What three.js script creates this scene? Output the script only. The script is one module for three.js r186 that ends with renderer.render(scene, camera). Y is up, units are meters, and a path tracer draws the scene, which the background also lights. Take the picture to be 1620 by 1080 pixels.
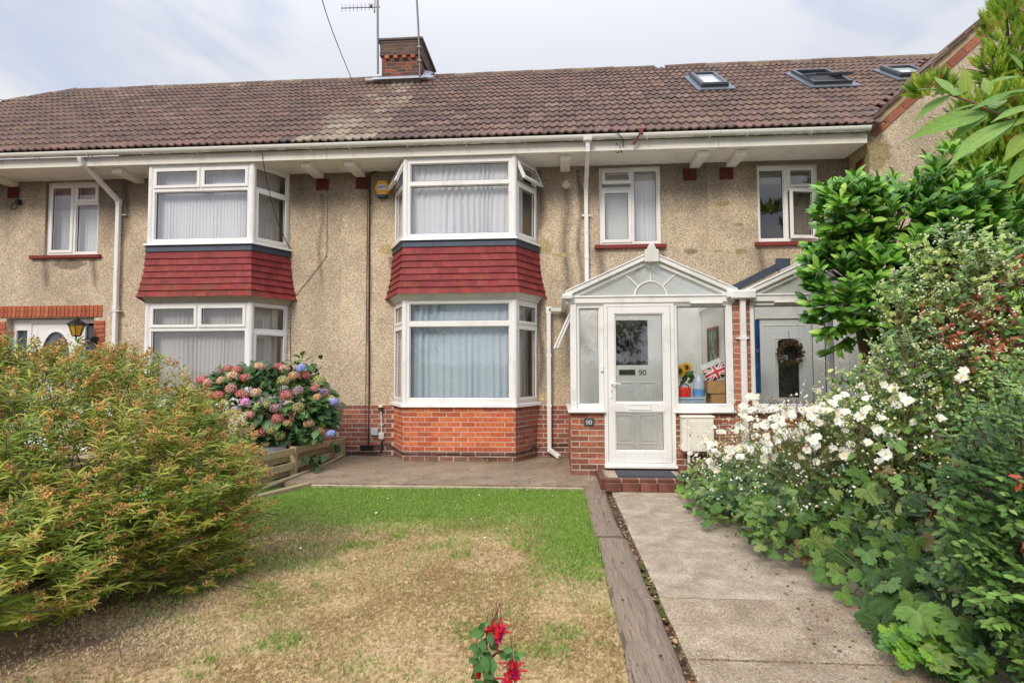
import * as THREE from 'three';
import { mergeGeometries, mergeVertices } from 'three/addons/utils/BufferGeometryUtils.js';
import { TextGeometry } from 'three/addons/geometries/TextGeometry.js';
import { FontLoader } from 'three/addons/loaders/FontLoader.js';

// ---------------------------------------------------------------- camera, sky, sun, exposure
const scene = new THREE.Scene();
const camera = new THREE.PerspectiveCamera(60.28, 1024 / 682, 0.05, 900);
camera.position.set(0, 1.40, 9.6);
camera.rotation.order = 'YXZ';
camera.rotation.set(0.04835, 0.0733, -0.003);
const renderer = new THREE.WebGLRenderer({ antialias: true });
renderer.shadowMap.enabled = true;
renderer.toneMapping = THREE.LinearToneMapping;
renderer.toneMappingExposure = 1.76;

const R = (() => { let s = 12345; const f = () => { s = (s + 0x6d2b79f5) | 0; let t = Math.imul(s ^ (s >>> 15), 1 | s); t = (t + Math.imul(t ^ (t >>> 7), 61 | t)) ^ t; return ((t ^ (t >>> 14)) >>> 0) / 4294967296; }; f.seed = (n) => { s = n * 7919 + 17; }; return f; })();
const rr = (a, b) => a + (b - a) * R();
const pick = (a) => a[Math.floor(R() * a.length)];
const clamp = (x, a = 0, b = 1) => Math.min(b, Math.max(a, x));
const sstep = (x, a, b) => { const t = clamp((x - a) / (b - a)); return t * t * (3 - 2 * t); };
const mix = (a, b, t) => a + (b - a) * t;
const mix3 = (a, b, t) => [mix(a[0], b[0], t), mix(a[1], b[1], t), mix(a[2], b[2], t)];
const hash = (x, y, s = 0) => { let h = Math.imul(x, 374761393) + Math.imul(y, 668265263) + Math.imul(s, 1442695041); h = Math.imul(h ^ (h >>> 13), 1274126177); h ^= h >>> 16; return (h >>> 0) / 4294967296; };
const NT = new Float32Array(65536).map((_, i) => hash(i, 11, 97));
function vn(x, y, p = 0, s = 0) {          // value noise, repeating every p cells when p > 0
  const ix = Math.floor(x), iy = Math.floor(y), fx = x - ix, fy = y - iy, u = fx * fx * (3 - 2 * fx), v = fy * fy * (3 - 2 * fy);
  let x0 = ix, x1 = ix + 1, y0 = iy, y1 = iy + 1;
  if (p) { x0 = ((x0 % p) + p) % p; x1 = ((x1 % p) + p) % p; y0 = ((y0 % p) + p) % p; y1 = ((y1 % p) + p) % p; }
  const k = s * 6971, A = x0 * 1619 + k, B = x1 * 1619 + k, C = y0 * 31337, D = y1 * 31337, a = NT[(A + C) & 65535], b = NT[(B + C) & 65535], c = NT[(A + D) & 65535], d = NT[(B + D) & 65535];
  const e = a + (b - a) * u; return e + (c + (d - c) * u - e) * v;
}
function fbm(x, y, o = 4, p = 0, s = 0) { let a = 0.5, t = 0, n = 0; for (let i = 0; i < o; i++) { t += a * vn(x, y, p, s + i); n += a; a *= 0.5; x *= 2; y *= 2; p *= 2; } return t / n; }

{ // overcast summer sky: lilac-grey sheet with brighter cloud banks, brighter towards the zenith
  const W = 2048, H = 1024, d = new Float32Array(W * H * 4);
  for (let j = 0; j < H; j++) {
    const el = ((j + 0.5) / H - 0.5) * Math.PI, y = Math.sin(el);
    for (let i = 0; i < W; i++) {
      const az = ((i + 0.5) / W - 0.5) * Math.PI * 2, cx = Math.cos(az) * Math.cos(el), cz = Math.sin(az) * Math.cos(el), o = (j * W + i) * 4;
      let c;
      if (y <= 0) c = [0.2, 0.2, 0.19];
      else {
        const px = cx * 2.3 + y * 1.5 + 3.0441, pz = y * 4.6 - cz * 1.2 + 18.0439;
        const wx = fbm(px * 1.2, pz * 1.2, 3, 0, 31) - 0.5, wz = fbm(px * 1.2, pz * 1.2, 3, 0, 47) - 0.5;
        const n = fbm(px * 1.15 + wx * 1.1, pz * 1.15 + wz * 1.1, 6, 0, 5), m = fbm(px * 0.5, pz * 0.5, 4, 0, 77);
        const t = sstep(n, 0.41, 0.56) * 0.8 + (m - 0.5) * 0.7;
        c = mix3([0.66, 0.735, 0.93], [1.0, 1.01, 1.05], clamp(t));
        const g = 0.485 + 0.85 * sstep(y, 0.42, 1.0);
        c = c.map((q) => q * g);
      }
      d[o] = c[0]; d[o + 1] = c[1]; d[o + 2] = c[2]; d[o + 3] = 1;
    }
  }
  const t = new THREE.DataTexture(d, W, H, THREE.RGBAFormat, THREE.FloatType);
  t.mapping = THREE.EquirectangularReflectionMapping; t.magFilter = THREE.LinearFilter; t.needsUpdate = true;
  scene.background = t; scene.environment = t;
}
const sun = new THREE.DirectionalLight(0xfff3e2, 1.4);
sun.position.set(-5, 11.5, 13); sun.target.position.set(0, 0, 0); sun.castShadow = true; sun.shadow.radius = 36;
Object.assign(sun.shadow.camera, { left: -16, right: 16, top: 16, bottom: -16, near: 0.5, far: 60 });
sun.name = 'sun'; scene.add(sun, sun.target);

// ---------------------------------------------------------------- naming helpers
const used = new Map(), WP = new Map();
function numbered(n) { const k = used.get(n) || 0; used.set(n, k + 1); return k ? n + '_' + String(k).padStart(3, '0') : n; }
function tag(o, label, category, group, kind) { if (label) o.userData.label = label; if (category) o.userData.category = category; if (group) o.userData.group = group; if (kind) o.userData.kind = kind; return o; }
function thing(name, label, category, [x, y, z] = [0, 0, 0], group) {
  const o = new THREE.Group(); o.name = numbered(name); o.position.set(x, y, z); scene.add(o); WP.set(o, new THREE.Vector3(x, y, z)); return tag(o, label, category, group);
}
function mk(name, g, m) { const o = new THREE.Mesh(g, m); o.name = name; o.castShadow = o.receiveShadow = true; return o; }
function P(name, g, m, parent) {            // geometry given in world coordinates becomes a part
  const w = WP.get(parent); if (w.lengthSq()) g.translate(-w.x, -w.y, -w.z);
  const o = mk(name, g, m); parent.add(o); WP.set(o, w); return o;
}
function PS(name, g, m, parent, pos, rot) { // shared geometry placed at a world position
  const o = mk(name, g, m), w = WP.get(parent); o.position.set(pos[0] - w.x, pos[1] - w.y, pos[2] - w.z); if (rot) o.rotation.set(...rot); parent.add(o); return o;
}
function L(name, g, m, parent) { const o = mk(name, g, m); parent.add(o); return o; }
function solo(name, g, m, label, category, group) { const o = mk(numbered(name), g, m); scene.add(o); WP.set(o, new THREE.Vector3()); return tag(o, label, category, group); }
function struct(name, g, m) { const o = mk(numbered(name), g, m); o.userData.kind = 'structure'; scene.add(o); WP.set(o, new THREE.Vector3()); return o; }

// ---------------------------------------------------------------- geometry helpers
const ni = (g) => { const q = g.index ? g.toNonIndexed() : g; for (const k of Object.keys(q.attributes)) if (!['position', 'normal', 'uv'].includes(k)) q.deleteAttribute(k); return q; };
const M = (list) => mergeGeometries(list.map(ni), false);
function boxUV(g, s = 1, ox = 0, oy = 0) {
  const p = g.attributes.position, n = g.attributes.normal, uv = new Float32Array(p.count * 2);
  for (let i = 0; i < p.count; i++) {
    const ax = Math.abs(n.getX(i)), ay = Math.abs(n.getY(i)), az = Math.abs(n.getZ(i)), x = p.getX(i), y = p.getY(i), z = p.getZ(i);
    uv[2 * i] = ((ax > ay && ax > az ? z : x) + ox) * s; uv[2 * i + 1] = ((ay >= ax && ay >= az ? z : y) + oy) * s;
  }
  g.setAttribute('uv', new THREE.BufferAttribute(uv, 2)); return g;
}
function cbox(w, h, d, c = 0.003) {         // box with chamfered edges: 44 triangles
  c = Math.min(c, w * 0.3, h * 0.3, d * 0.3);
  const H = [w / 2, h / 2, d / 2], tri = [], V = (s, a) => [0, 1, 2].map((k) => s[k] * (k === a ? H[k] : H[k] - c));
  const quad = (a, b, q, e, o) => {
    const ab = [b[0] - a[0], b[1] - a[1], b[2] - a[2]], ac = [q[0] - a[0], q[1] - a[1], q[2] - a[2]];
    const n = [ab[1] * ac[2] - ab[2] * ac[1], ab[2] * ac[0] - ab[0] * ac[2], ab[0] * ac[1] - ab[1] * ac[0]];
    const f = n[0] * o[0] + n[1] * o[1] + n[2] * o[2] > 0;
    if (f) tri.push(...a, ...b, ...q); else tri.push(...a, ...q, ...b);
    if (e) { if (f) tri.push(...a, ...q, ...e); else tri.push(...a, ...e, ...q); }
  };
  for (let a = 0; a < 3; a++) for (const s of [-1, 1]) {
    const b = (a + 1) % 3, k = (a + 2) % 3, S = (x, y) => { const r = []; r[a] = s; r[b] = x; r[k] = y; return r; }, o = [0, 0, 0]; o[a] = s;
    quad(V(S(-1, -1), a), V(S(1, -1), a), V(S(1, 1), a), V(S(-1, 1), a), o);
  }
  for (let k = 0; k < 3; k++) for (const x of [-1, 1]) for (const y of [-1, 1]) {
    const a = (k + 1) % 3, b = (k + 2) % 3, s1 = [], s2 = []; s1[a] = s2[a] = x; s1[b] = s2[b] = y; s1[k] = -1; s2[k] = 1; const o = [0, 0, 0]; o[a] = x; o[b] = y;
    quad(V(s1, a), V(s2, a), V(s2, b), V(s1, b), o);
  }
  for (const x of [-1, 1]) for (const y of [-1, 1]) for (const z of [-1, 1]) quad(V([x, y, z], 0), V([x, y, z], 1), V([x, y, z], 2), null, [x, y, z]);
  const g = new THREE.BufferGeometry(); g.setAttribute('position', new THREE.Float32BufferAttribute(tri, 3)); g.computeVertexNormals(); return boxUV(g);
}
const bx = (w, h, d, x, y, z, c) => boxUV(cbox(w, h, d, c).translate(x, y, z));
const bb = (x0, x1, y0, y1, z0, z1, c) => bx(x1 - x0, y1 - y0, z1 - z0, (x0 + x1) / 2, (y0 + y1) / 2, (z0 + z1) / 2, c);
const v3 = (a) => new THREE.Vector3(...a);
function beam(a, b, w, h, c) {              // bar from a to b, h measured upward
  const A = v3(a), B = v3(b), d = B.clone().sub(A), g = cbox(w, h, d.length(), c), z = d.clone().normalize(), x = new THREE.Vector3(0, 1, 0).cross(z);
  if (x.lengthSq() < 1e-6) x.set(1, 0, 0); x.normalize(); const y = z.clone().cross(x);
  return g.applyMatrix4(new THREE.Matrix4().makeBasis(x, y, z).setPosition(A.add(B).multiplyScalar(0.5)));
}
function tube(pts, r, n = 12, rad = 6, smooth = true) {
  const V = pts.map(v3); let c;
  if (smooth) c = new THREE.CatmullRomCurve3(V, false, 'centripetal'); else { c = new THREE.CurvePath(); for (let i = 0; i + 1 < V.length; i++) c.add(new THREE.LineCurve3(V[i], V[i + 1])); }
  return ni(new THREE.TubeGeometry(c, n, r, rad, false));
}
function taper(pts, r0, r1, n = 10, rad = 6) { // tube that narrows
  const c = new THREE.CatmullRomCurve3(pts.map(v3), false, 'centripetal'), g = new THREE.TubeGeometry(c, n, 1, rad, false), p = g.attributes.position, q = new THREE.Vector3();
  for (let i = 0; i <= n; i++) { const o = c.getPointAt(i / n), r = mix(r0, r1, i / n); for (let j = 0; j <= rad; j++) { const k = i * (rad + 1) + j; q.fromBufferAttribute(p, k).sub(o).multiplyScalar(r).add(o); p.setXYZ(k, q.x, q.y, q.z); } }
  return ni(g);
}
function poly(points, depth, bevel = 0.003, holes = []) { // extruded outline in x,y from z = 0 to depth
  const sh = new THREE.Shape(points.map((q) => new THREE.Vector2(...q))); for (const h of holes) sh.holes.push(new THREE.Path(h.map((q) => new THREE.Vector2(...q))));
  const g = new THREE.ExtrudeGeometry(sh, { depth: depth - 2 * bevel, bevelEnabled: bevel > 0, bevelThickness: bevel, bevelSize: bevel, bevelOffset: -bevel, bevelSegments: 1, steps: 1, curveSegments: 24 });
  return boxUV(ni(g.translate(0, 0, bevel)));
}
const rectP = (x0, x1, y0, y1) => [[x0, y0], [x1, y0], [x1, y1], [x0, y1]];
const rectH = (x0, x1, y0, y1) => [[x0, y0], [x0, y1], [x1, y1], [x1, y0]];
const ring = (x0, x1, y0, y1, t, d, b = 0.004) => poly(rectP(x0, x1, y0, y1), d, b, [rectH(x0 + t, x1 - t, y0 + t, y1 - t)]);
function quadGeo(list) {                    // list of quads (four corners each), flat, uv in metres along the edges
  const p = [], uv = [];
  for (const [a, b, c, d] of list) { p.push(...a, ...b, ...c, ...a, ...c, ...d); const U = Math.hypot(b[0] - a[0], b[1] - a[1], b[2] - a[2]), V = Math.hypot(d[0] - a[0], d[1] - a[1], d[2] - a[2]); uv.push(0, 0, U, 0, U, V, 0, 0, U, V, 0, V); }
  const g = new THREE.BufferGeometry(); g.setAttribute('position', new THREE.Float32BufferAttribute(p, 3)); g.setAttribute('uv', new THREE.Float32BufferAttribute(uv, 2)); g.computeVertexNormals(); return g;
}
const rot = (g, x = 0, y = 0, z = 0) => g.applyMatrix4(new THREE.Matrix4().makeRotationFromEuler(new THREE.Euler(x, y, z)));

// ---------------------------------------------------------------- textures and materials
function tex(w, h, fn, o = {}) {
  const d = new Uint8Array(w * h * 4); for (let j = 0; j < h; j++) for (let i = 0; i < w; i++) { const c = fn(i, j), k = (j * w + i) * 4; d[k] = clamp(c[0], 0, 255); d[k + 1] = clamp(c[1], 0, 255); d[k + 2] = clamp(c[2], 0, 255); d[k + 3] = 255; }
  const t = new THREE.DataTexture(d, w, h); t.wrapS = t.wrapT = THREE.RepeatWrapping; t.magFilter = THREE.LinearFilter; if (!o.data) t.colorSpace = THREE.SRGBColorSpace; if (o.size) t.repeat.set(1 / o.size, 1 / (o.sizeV || o.size)); t.needsUpdate = true; return t;
}
const S = (r, g, b) => new THREE.Color().setRGB(r / 255, g / 255, b / 255, THREE.SRGBColorSpace);
const mat = (c, o = {}) => new THREE.MeshStandardMaterial({ color: c, roughness: 0.7, ...o });
const grainT = tex(512, 512, (i, j) => { const n = 0.55 * fbm(i / 8, j / 8, 4, 64, 1) + 0.45 * fbm(i / 64, j / 64, 3, 8, 9), q = 224 + (n - 0.5) * 100; return [q, q, q]; }, { size: 0.5 });
const grainB = tex(512, 512, (i, j) => { const q = 255 * fbm(i / 6, j / 6, 4, 0, 21); return [q, q, q]; }, { data: true, size: 0.4 });
const dirtT = tex(1024, 1024, (i, j) => { // faint grime for white plastic
  const n = fbm(i / 128, j / 128, 6, 8, 3), s = fbm(i / 10, j / 150, 3, 0, 6), q = 252 - 14 * sstep(n, 0.5, 0.8) - 6 * sstep(s, 0.55, 0.85); return [q, q - 1, q - 4]; }, { size: 1.7 });
const upvc = mat(S(240, 240, 240), { roughness: 0.33, map: dirtT });
const upvcOld = mat(S(222, 222, 214), { roughness: 0.45, map: dirtT });
const gasket = mat(S(38, 38, 40), { roughness: 0.8 });
const glass = new THREE.MeshPhysicalMaterial({ color: 0xffffff, transmission: 1, thickness: 0, roughness: 0.015, ior: 2.05, specularIntensity: 1 });
const frost = new THREE.MeshPhysicalMaterial({ color: S(236, 242, 240), transmission: 0.9, thickness: 0, roughness: 0.35, ior: 1.6 });
const lead = mat(S(72, 82, 100), { roughness: 0.55, metalness: 0.25, map: grainT, bumpMap: grainB, bumpScale: 0.002 });
const black = mat(S(28, 28, 30), { roughness: 0.5 });
const chrome = mat(S(190, 190, 188), { roughness: 0.25, metalness: 1 });
const mortarM = mat(S(226, 212, 192), { roughness: 0.95, map: grainT, bumpMap: grainB, bumpScale: 0.003 });
const interior = mat(S(196, 190, 178), { roughness: 0.9 });
const brickT = tex(512, 512, (i, j) => { const n = fbm(i / 5, j / 5, 4, 0, 13), m = fbm(i / 60, j / 60, 4, 0, 15), sp = hash(i >> 1, j >> 1, 4); let q = 232 + (n - 0.5) * 70 + (m - 0.5) * 80; if (sp > 0.985) q -= 60; if (sp < 0.01) q += 35; return [q, q * 0.985, q * 0.97]; }, { size: 0.6 });
const brickB = tex(512, 512, (i, j) => { const q = 255 * (0.6 * fbm(i / 4, j / 4, 3, 0, 23) + 0.4 * vn(i / 22, j / 22, 0, 3)); return [q, q, q]; }, { data: true, size: 0.6 });
const brickMats = (cols) => cols.map((c) => mat(S(...c), { roughness: 0.9, map: brickT, bumpMap: brickB, bumpScale: 0.003 }));
const bayBrick = brickMats([[222, 118, 74], [214, 108, 66], [200, 98, 66], [228, 128, 82], [192, 100, 74], [216, 112, 78], [206, 116, 84]]);
const wallBrick = brickMats([[175, 108, 89], [163, 99, 84], [152, 94, 83], [182, 116, 96], [147, 98, 90], [171, 112, 96]]);
const darkBrick = brickMats([[143, 94, 82], [131, 87, 77], [121, 82, 74], [151, 104, 91], [138, 101, 91]]);
const porchBrick = brickMats([[184, 112, 86], [172, 104, 80], [160, 102, 84], [190, 122, 96], [150, 94, 78], [174, 118, 98]]);
const archBrick = brickMats([[193, 112, 80], [185, 104, 74], [199, 121, 88], [177, 98, 71]]);
const chimBrick = brickMats([[149, 88, 71], [131, 79, 67], [100, 73, 66], [166, 95, 75], [89, 70, 67], [121, 84, 74]]);
const trimBrick = brickMats([[182, 116, 92], [172, 108, 86], [190, 124, 98], [166, 104, 84]]);

// ---------------------------------------------------------------- pebbledash: one periodic tile of stones, laid over each wall with its own weather stains and painted eave shade
const PEB = (() => {
  const N = 1024, C = 250, cs = N / C, rgb = new Uint8Array(N * N * 3), h = new Uint8Array(N * N);
  const pal = [[224, 210, 190], [231, 218, 199], [214, 197, 174], [242, 234, 220], [202, 181, 156], [192, 185, 176], [164, 143, 122], [134, 118, 104], [250, 245, 235], [220, 203, 179]];
  for (let j = 0; j < N; j++) for (let i = 0; i < N; i++) {
    const gx = i / cs, gy = j / cs, ix = Math.floor(gx), iy = Math.floor(gy); let b = 9, b2 = 9, id = 0;
    for (let y = -1; y <= 1; y++) for (let x = -1; x <= 1; x++) {
      const px = ((ix + x) % C + C) % C, py = ((iy + y) % C + C) % C, dx = ix + x + hash(px, py, 1) - gx, dy = iy + y + hash(px, py, 2) - gy, d = dx * dx + dy * dy;
      if (d < b) { b2 = b; b = d; id = py * C + px; } else if (d < b2) b2 = d;
    }
    const e = Math.sqrt(b2) - Math.sqrt(b), k = sstep(e, 0.04, 0.30), q = hash(id, 7, 3), c = pal[Math.floor(q * q * 0.999 * 6 + hash(id, 9, 5) * 4) % 10], l = 0.9 + 0.2 * hash(id, 3, 8), g = [164, 144, 120], o = (j * N + i);
    for (let a = 0; a < 3; a++) rgb[o * 3 + a] = clamp(mix(g[a], c[a] * l, k), 0, 255);
    h[o] = 255 * clamp(Math.sqrt(e) * (0.6 + 0.4 * hash(id, 1, 1)));
  }
  const bt = new THREE.DataTexture(new Uint8Array(N * N * 4).map((_, i) => (i & 3) === 3 ? 255 : h[i >> 2]), N, N); bt.wrapS = bt.wrapT = THREE.RepeatWrapping; bt.magFilter = THREE.LinearFilter; bt.needsUpdate = true;
  return { N, rgb, bt, size: 2.5 };
})();
function pebbleMat(x0, x1, y0, y1, o) {     // uv of the wall are metres; the texture spans x0..x1, y0..y1 once
  const W = 2048, H = Math.min(2048, Math.round(W * (y1 - y0) / (x1 - x0))), N = PEB.N;
  const cw = (W >> 2) + 2, cn = new Float32Array(cw * ((H >> 2) + 2)), cm = new Float32Array(cn.length), cd = new Float32Array(cw);
  for (let J = 0; J < (H >> 2) + 2; J++) for (let I = 0; I < cw; I++) { const x = x0 + I * 4 / W * (x1 - x0), y = y0 + J * 4 / H * (y1 - y0); cn[J * cw + I] = fbm(x * 0.9 + 40, y * 0.9 + 10, 4, 0, o.seed); cm[J * cw + I] = fbm(x * 5 + 9, y * 5 + 30, 4, 0, o.seed + 5); if (!J) cd[I] = fbm(x * 3, 2, 3, 0, o.seed + 9); }
  const t = tex(W, H, (i, j) => {
    const x = x0 + (i + 0.5) / W * (x1 - x0), y = y0 + (j + 0.5) / H * (y1 - y0);
    const pi = ((Math.floor(x / PEB.size * N) % N) + N) % N, pj = ((Math.floor(y / PEB.size * N) % N) + N) % N, k = (pj * N + pi) * 3;
    const n = cn[(j >> 2) * cw + (i >> 2)], m = cm[(j >> 2) * cw + (i >> 2)];
    let d = 1 + (n - 0.5) * 0.30 + (m - 0.5) * 0.16;
    const eaveDirtShade = sstep(y + (cd[i >> 2] - 0.5) * 0.9, 3.55, 4.7) * (o.top ?? 0.3);  // darkens towards the eaves: dirt, plus eave shade put into the wall colour
    d *= 1 - eaveDirtShade; let warm = 1;
    for (const s of o.streaks || []) { if (y > s[1] || y < s[2] || Math.abs(x - s[0]) > s[3] * 1.5 + 0.05) continue; const w = s[3] * (0.7 + 0.6 * fbm(y * 3, s[0] * 9, 3, 0, 2)), a = 1 - clamp(Math.abs(x - s[0] - 0.03 * Math.sin(y * 5)) / w); if (y < s[1] && y > s[2]) d *= 1 - (s[4] || 0.34) * a * sstep(y, s[2], s[2] + 0.4) * (0.55 + 0.9 * m); }
    for (const s of o.patches || []) { const a = sstep(1 - Math.hypot((x - s[0]) / s[2], (y - s[1]) / s[3]) + (m - 0.5) * 1.3, 0.1, 0.4); if (a > 0) { d = mix(d, s[4], a); warm = mix(1, s[5] || 1, a); } }
    return [PEB.rgb[k] * d * o.tint[0], PEB.rgb[k + 1] * d * o.tint[1], PEB.rgb[k + 2] * d * o.tint[2] * warm];
  });
  t.repeat.set(1 / (x1 - x0), 1 / (y1 - y0)); t.offset.set(-x0 / (x1 - x0), -y0 / (y1 - y0));
  const b = PEB.bt.clone(); b.repeat.set(1 / PEB.size, 1 / PEB.size); b.needsUpdate = true;
  return mat(0xffffff, { map: t, bumpMap: b, bumpScale: 0.006, roughness: 0.95 });
}

// ---------------------------------------------------------------- bricks
const BG = new Map();
function brickGeo(w, h, d) { const k = [w, h, d].map((q) => Math.round(q * 100)).join(); if (!BG.has(k)) { const g = cbox(Math.round(w * 100) / 100 - 0.001, h, d, 0.004); g.attributes.uv.array.forEach((v, i, a) => { a[i] = v + (i & 1 ? 0.13 : 0.07) * BG.size; }); BG.set(k, g); } return BG.get(k); }
function brickRun(parent, mats, A, B, y0, n, o = {}) {
  const dx = B[0] - A[0], dz = B[1] - A[1], len = Math.hypot(dx, dz), ux = dx / len, uz = dz / len, ry = Math.atan2(-uz, ux), nx = -uz, nz = ux, pitch = o.pitch || 0.075;
  const g = cbox(len, n * pitch, 0.06, 0.001); rot(g, 0, ry, 0).translate((A[0] + B[0]) / 2 + nx * (-0.034), y0 + n * pitch / 2, (A[1] + B[1]) / 2 + nz * (-0.034));
  P('mortar_bed', boxUV(g.translate(nx * 0.007, 0, nz * 0.007)), o.mortar || mortarM, parent);
  for (let c = 0; c < n; c++) {
    let s = (c + (o.shift || 0)) % 2 ? -0.1125 : 0; if (o.random) s = -R() * 0.22;
    for (; s < len - 0.02; s += 0.225) {
      const a = Math.max(0, s), b = Math.min(len, s + 0.215); if (b - a < 0.03) continue;
      const u = (a + b) / 2, k = rr(-0.002, 0.0025);
      const mm = o.low && c < o.low ? pick(o.lowMats) : pick(mats);
      PS('brick', brickGeo(b - a, pitch - 0.011, 0.05), mm, parent, [A[0] + ux * u + nx * (-0.018 + k), y0 + (c + 0.5) * pitch, A[1] + uz * u + nz * (-0.018 + k)], [rr(-0.006, 0.006), ry, rr(-0.004, 0.004)]);
    }
  }
}

// ---------------------------------------------------------------- windows
// cells: [x0, x1, y0, y1, kind, angle]; kind f fixed, s sash, t top-hung open, r hinged right and open
function win(parent, o) {
  const g = new THREE.Group(); g.name = o.name || 'window'; const w = WP.get(parent); g.position.set(o.pos[0] - w.x, o.pos[1] - w.y, o.pos[2] - w.z); g.rotation.y = o.ry || 0; parent.add(g);
  const fm = o.mat || upvc;
  L('frame', poly(rectP(0, o.w, 0, o.h), 0.07, 0.004, o.cells.map((c) => rectH(c[0], c[1], c[2], c[3]))).translate(0, 0, -0.07), fm, g);
  for (const [x0, x1, y0, y1, k, ang] of o.cells) {
    const parts = [];
    const pane = (a, b, c, d, z) => new THREE.PlaneGeometry(b - a, d - c).translate((a + b) / 2, (c + d) / 2, z);
    if (k === 'f') {
      parts.push(['bead', ring(x0 - 0.002, x1 + 0.002, y0 - 0.002, y1 + 0.002, 0.016, 0.024, 0.006).translate(0, 0, -0.047), fm]);
      parts.push(['gasket', ring(x0 + 0.012, x1 - 0.012, y0 + 0.012, y1 - 0.012, 0.007, 0.02, 0.001).translate(0, 0, -0.05), gasket]);
      parts.push(['pane', pane(x0 + 0.014, x1 - 0.014, y0 + 0.014, y1 - 0.014, -0.04), o.glass || glass]);
    } else {
      const t = o.sash || 0.05;
      parts.push(['sash', ring(x0 - 0.014, x1 + 0.014, y0 - 0.014, y1 + 0.014, t, 0.024, 0.006).translate(0, 0, -0.006), fm]);
      parts.push(['sash', ring(x0 + 0.004, x1 - 0.004, y0 + 0.004, y1 - 0.004, t - 0.012, 0.03, 0.002).translate(0, 0, -0.035), fm]);
      parts.push(['gasket', ring(x0 + t - 0.016, x1 - t + 0.016, y0 + t - 0.016, y1 - t + 0.016, 0.008, 0.012, 0.001).translate(0, 0, -0.014), gasket]);
      parts.push(['pane', pane(x0 + t - 0.014, x1 - t + 0.014, y0 + t - 0.014, y1 - t + 0.014, -0.008), o.glass || glass]);
      if (k === 't') for (const q of parts) rot(q[1].translate(0, -y1, 0), -ang).translate(0, y1, 0.012);
      if (k === 'r') for (const q of parts) rot(q[1].translate(-x1, 0, 0), 0, ang).translate(x1, 0, 0.012);
      if (k === 't') { parts.push(['stay', M([bx(0.012, 0.012, (y1 - y0) * Math.sin(ang), x0 + 0.03, y0 + 0.06, (y1 - y0) * Math.sin(ang) / 2, 0.002), bx(x1 - x0 - 0.04, 0.02, 0.02, (x0 + x1) / 2, y0 + 0.02, 0.0, 0.003)]), chrome]); }
    }
    for (const q of parts) L(q[0], q[1], q[2], g);
  }
  return g;
}
function curtain(label, group, pos, ry, w, h, o = {}) { // hanging cloth with folds, front towards local +z
  const nx = o.nx || 120, ny = 10, p = [], uv = [], idx = [], sd = o.seed || 1;
  for (let j = 0; j <= ny; j++) for (let i = 0; i <= nx; i++) {
    const u = i / nx, v = j / ny, gather = (o.gather || 0) * (1 - v);
    const ph = u * (o.folds || 14) * Math.PI * 2 + 9 * vn(u * 6, v * 0.5, 0, sd) + sd;
    const a = (o.amp || 0.02) * 0.75 * (0.1 + 1.5 * vn(u * 8 + 3, v * 0.7, 0, sd + 3) ** 2);
    p.push(u * w + gather * (0.5 - u) * w * 0.3, v * h - (o.hem || 0) * (1 - v) * vn(u * 6, 0, 0, sd + 8), a * Math.sin(ph) + 0.4 * a * Math.sin(ph * 2.3 + 1)); uv.push(u * w, v * h);
  }
  for (let j = 0; j < ny; j++) for (let i = 0; i < nx; i++) { const a = j * (nx + 1) + i; idx.push(a, a + 1, a + nx + 2, a, a + nx + 2, a + nx + 1); }
  const g = new THREE.BufferGeometry(); g.setAttribute('position', new THREE.Float32BufferAttribute(p, 3)); g.setAttribute('uv', new THREE.Float32BufferAttribute(uv, 2)); g.setIndex(idx); g.computeVertexNormals();
  const m = solo(o.name || 'curtain', g, o.mat || net, label, o.cat || 'curtain', group); m.position.set(...pos); m.rotation.y = ry; return m;
}
const weave = tex(256, 256, (i, j) => { const q = 234 + 16 * (((i >> 1) + (j >> 1)) & 1) + 20 * (fbm(i / 30, j / 9, 3, 0, 8) - 0.5); return [q, q, q]; }, { size: 0.25 });
const cloth = (c, tr = 0.3) => new THREE.MeshPhysicalMaterial({ color: c, roughness: 0.95, transmission: tr, thickness: 0, map: weave });
const net = cloth(S(240, 244, 250), 0.2), netShadeBlue = cloth(S(206, 224, 234), 0.2), netGrey = cloth(S(206, 204, 200), 0.25), drape = cloth(S(142, 128, 124), 0.1), lilac = cloth(S(176, 140, 158), 0.2);  // blue net: window shade and sky reflection put into the cloth colour

// ---------------------------------------------------------------- roof tiles
const TW = 6.07 / 23, TG = 0.354, PITCH = Math.atan(0.741), ca = Math.cos(PITCH), sa = Math.sin(PITCH);
const tileGeo = [0, 1, 2].map((v) => {
  const n = 12, p = [], uv = [], idx = [], L0 = 0.43, H = (x) => { const f = (x / (TW / 2)) % 1; return f > 0.3 && f < 0.95 ? 0.026 * Math.sin((f - 0.3) / 0.65 * Math.PI) ** 1.5 : 0; };
  for (let r = 0; r < 4; r++) for (let i = 0; i <= n; i++) {
    const x = i / n * (TW - 0.004), s = r === 0 ? -L0 : 0, h = H(i / n * TW * 0.9999), lift = r === 0 ? 0.002 : 0.030 + 0.004 * hash(v, i, 1) * (v ? 1 : 0), y = r >= 2 ? (r === 3 ? lift + h - 0.027 : lift + h) : lift + h;
    p.push(x, y, s + (r >= 2 ? 0.0005 : 0)); uv.push(x + v * 0.21, r === 0 ? 0 : r === 3 ? L0 + 0.02 : L0);
  }
  for (const r of [0, 2]) for (let i = 0; i < n; i++) { const a = r * (n + 1) + i, b = a + n + 1; idx.push(a, b, a + 1, a + 1, b, b + 1); }
  const g = new THREE.BufferGeometry(); g.setAttribute('position', new THREE.Float32BufferAttribute(p, 3)); g.setAttribute('uv', new THREE.Float32BufferAttribute(uv, 2)); g.setIndex(idx); g.computeVertexNormals(); return g;
});
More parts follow.
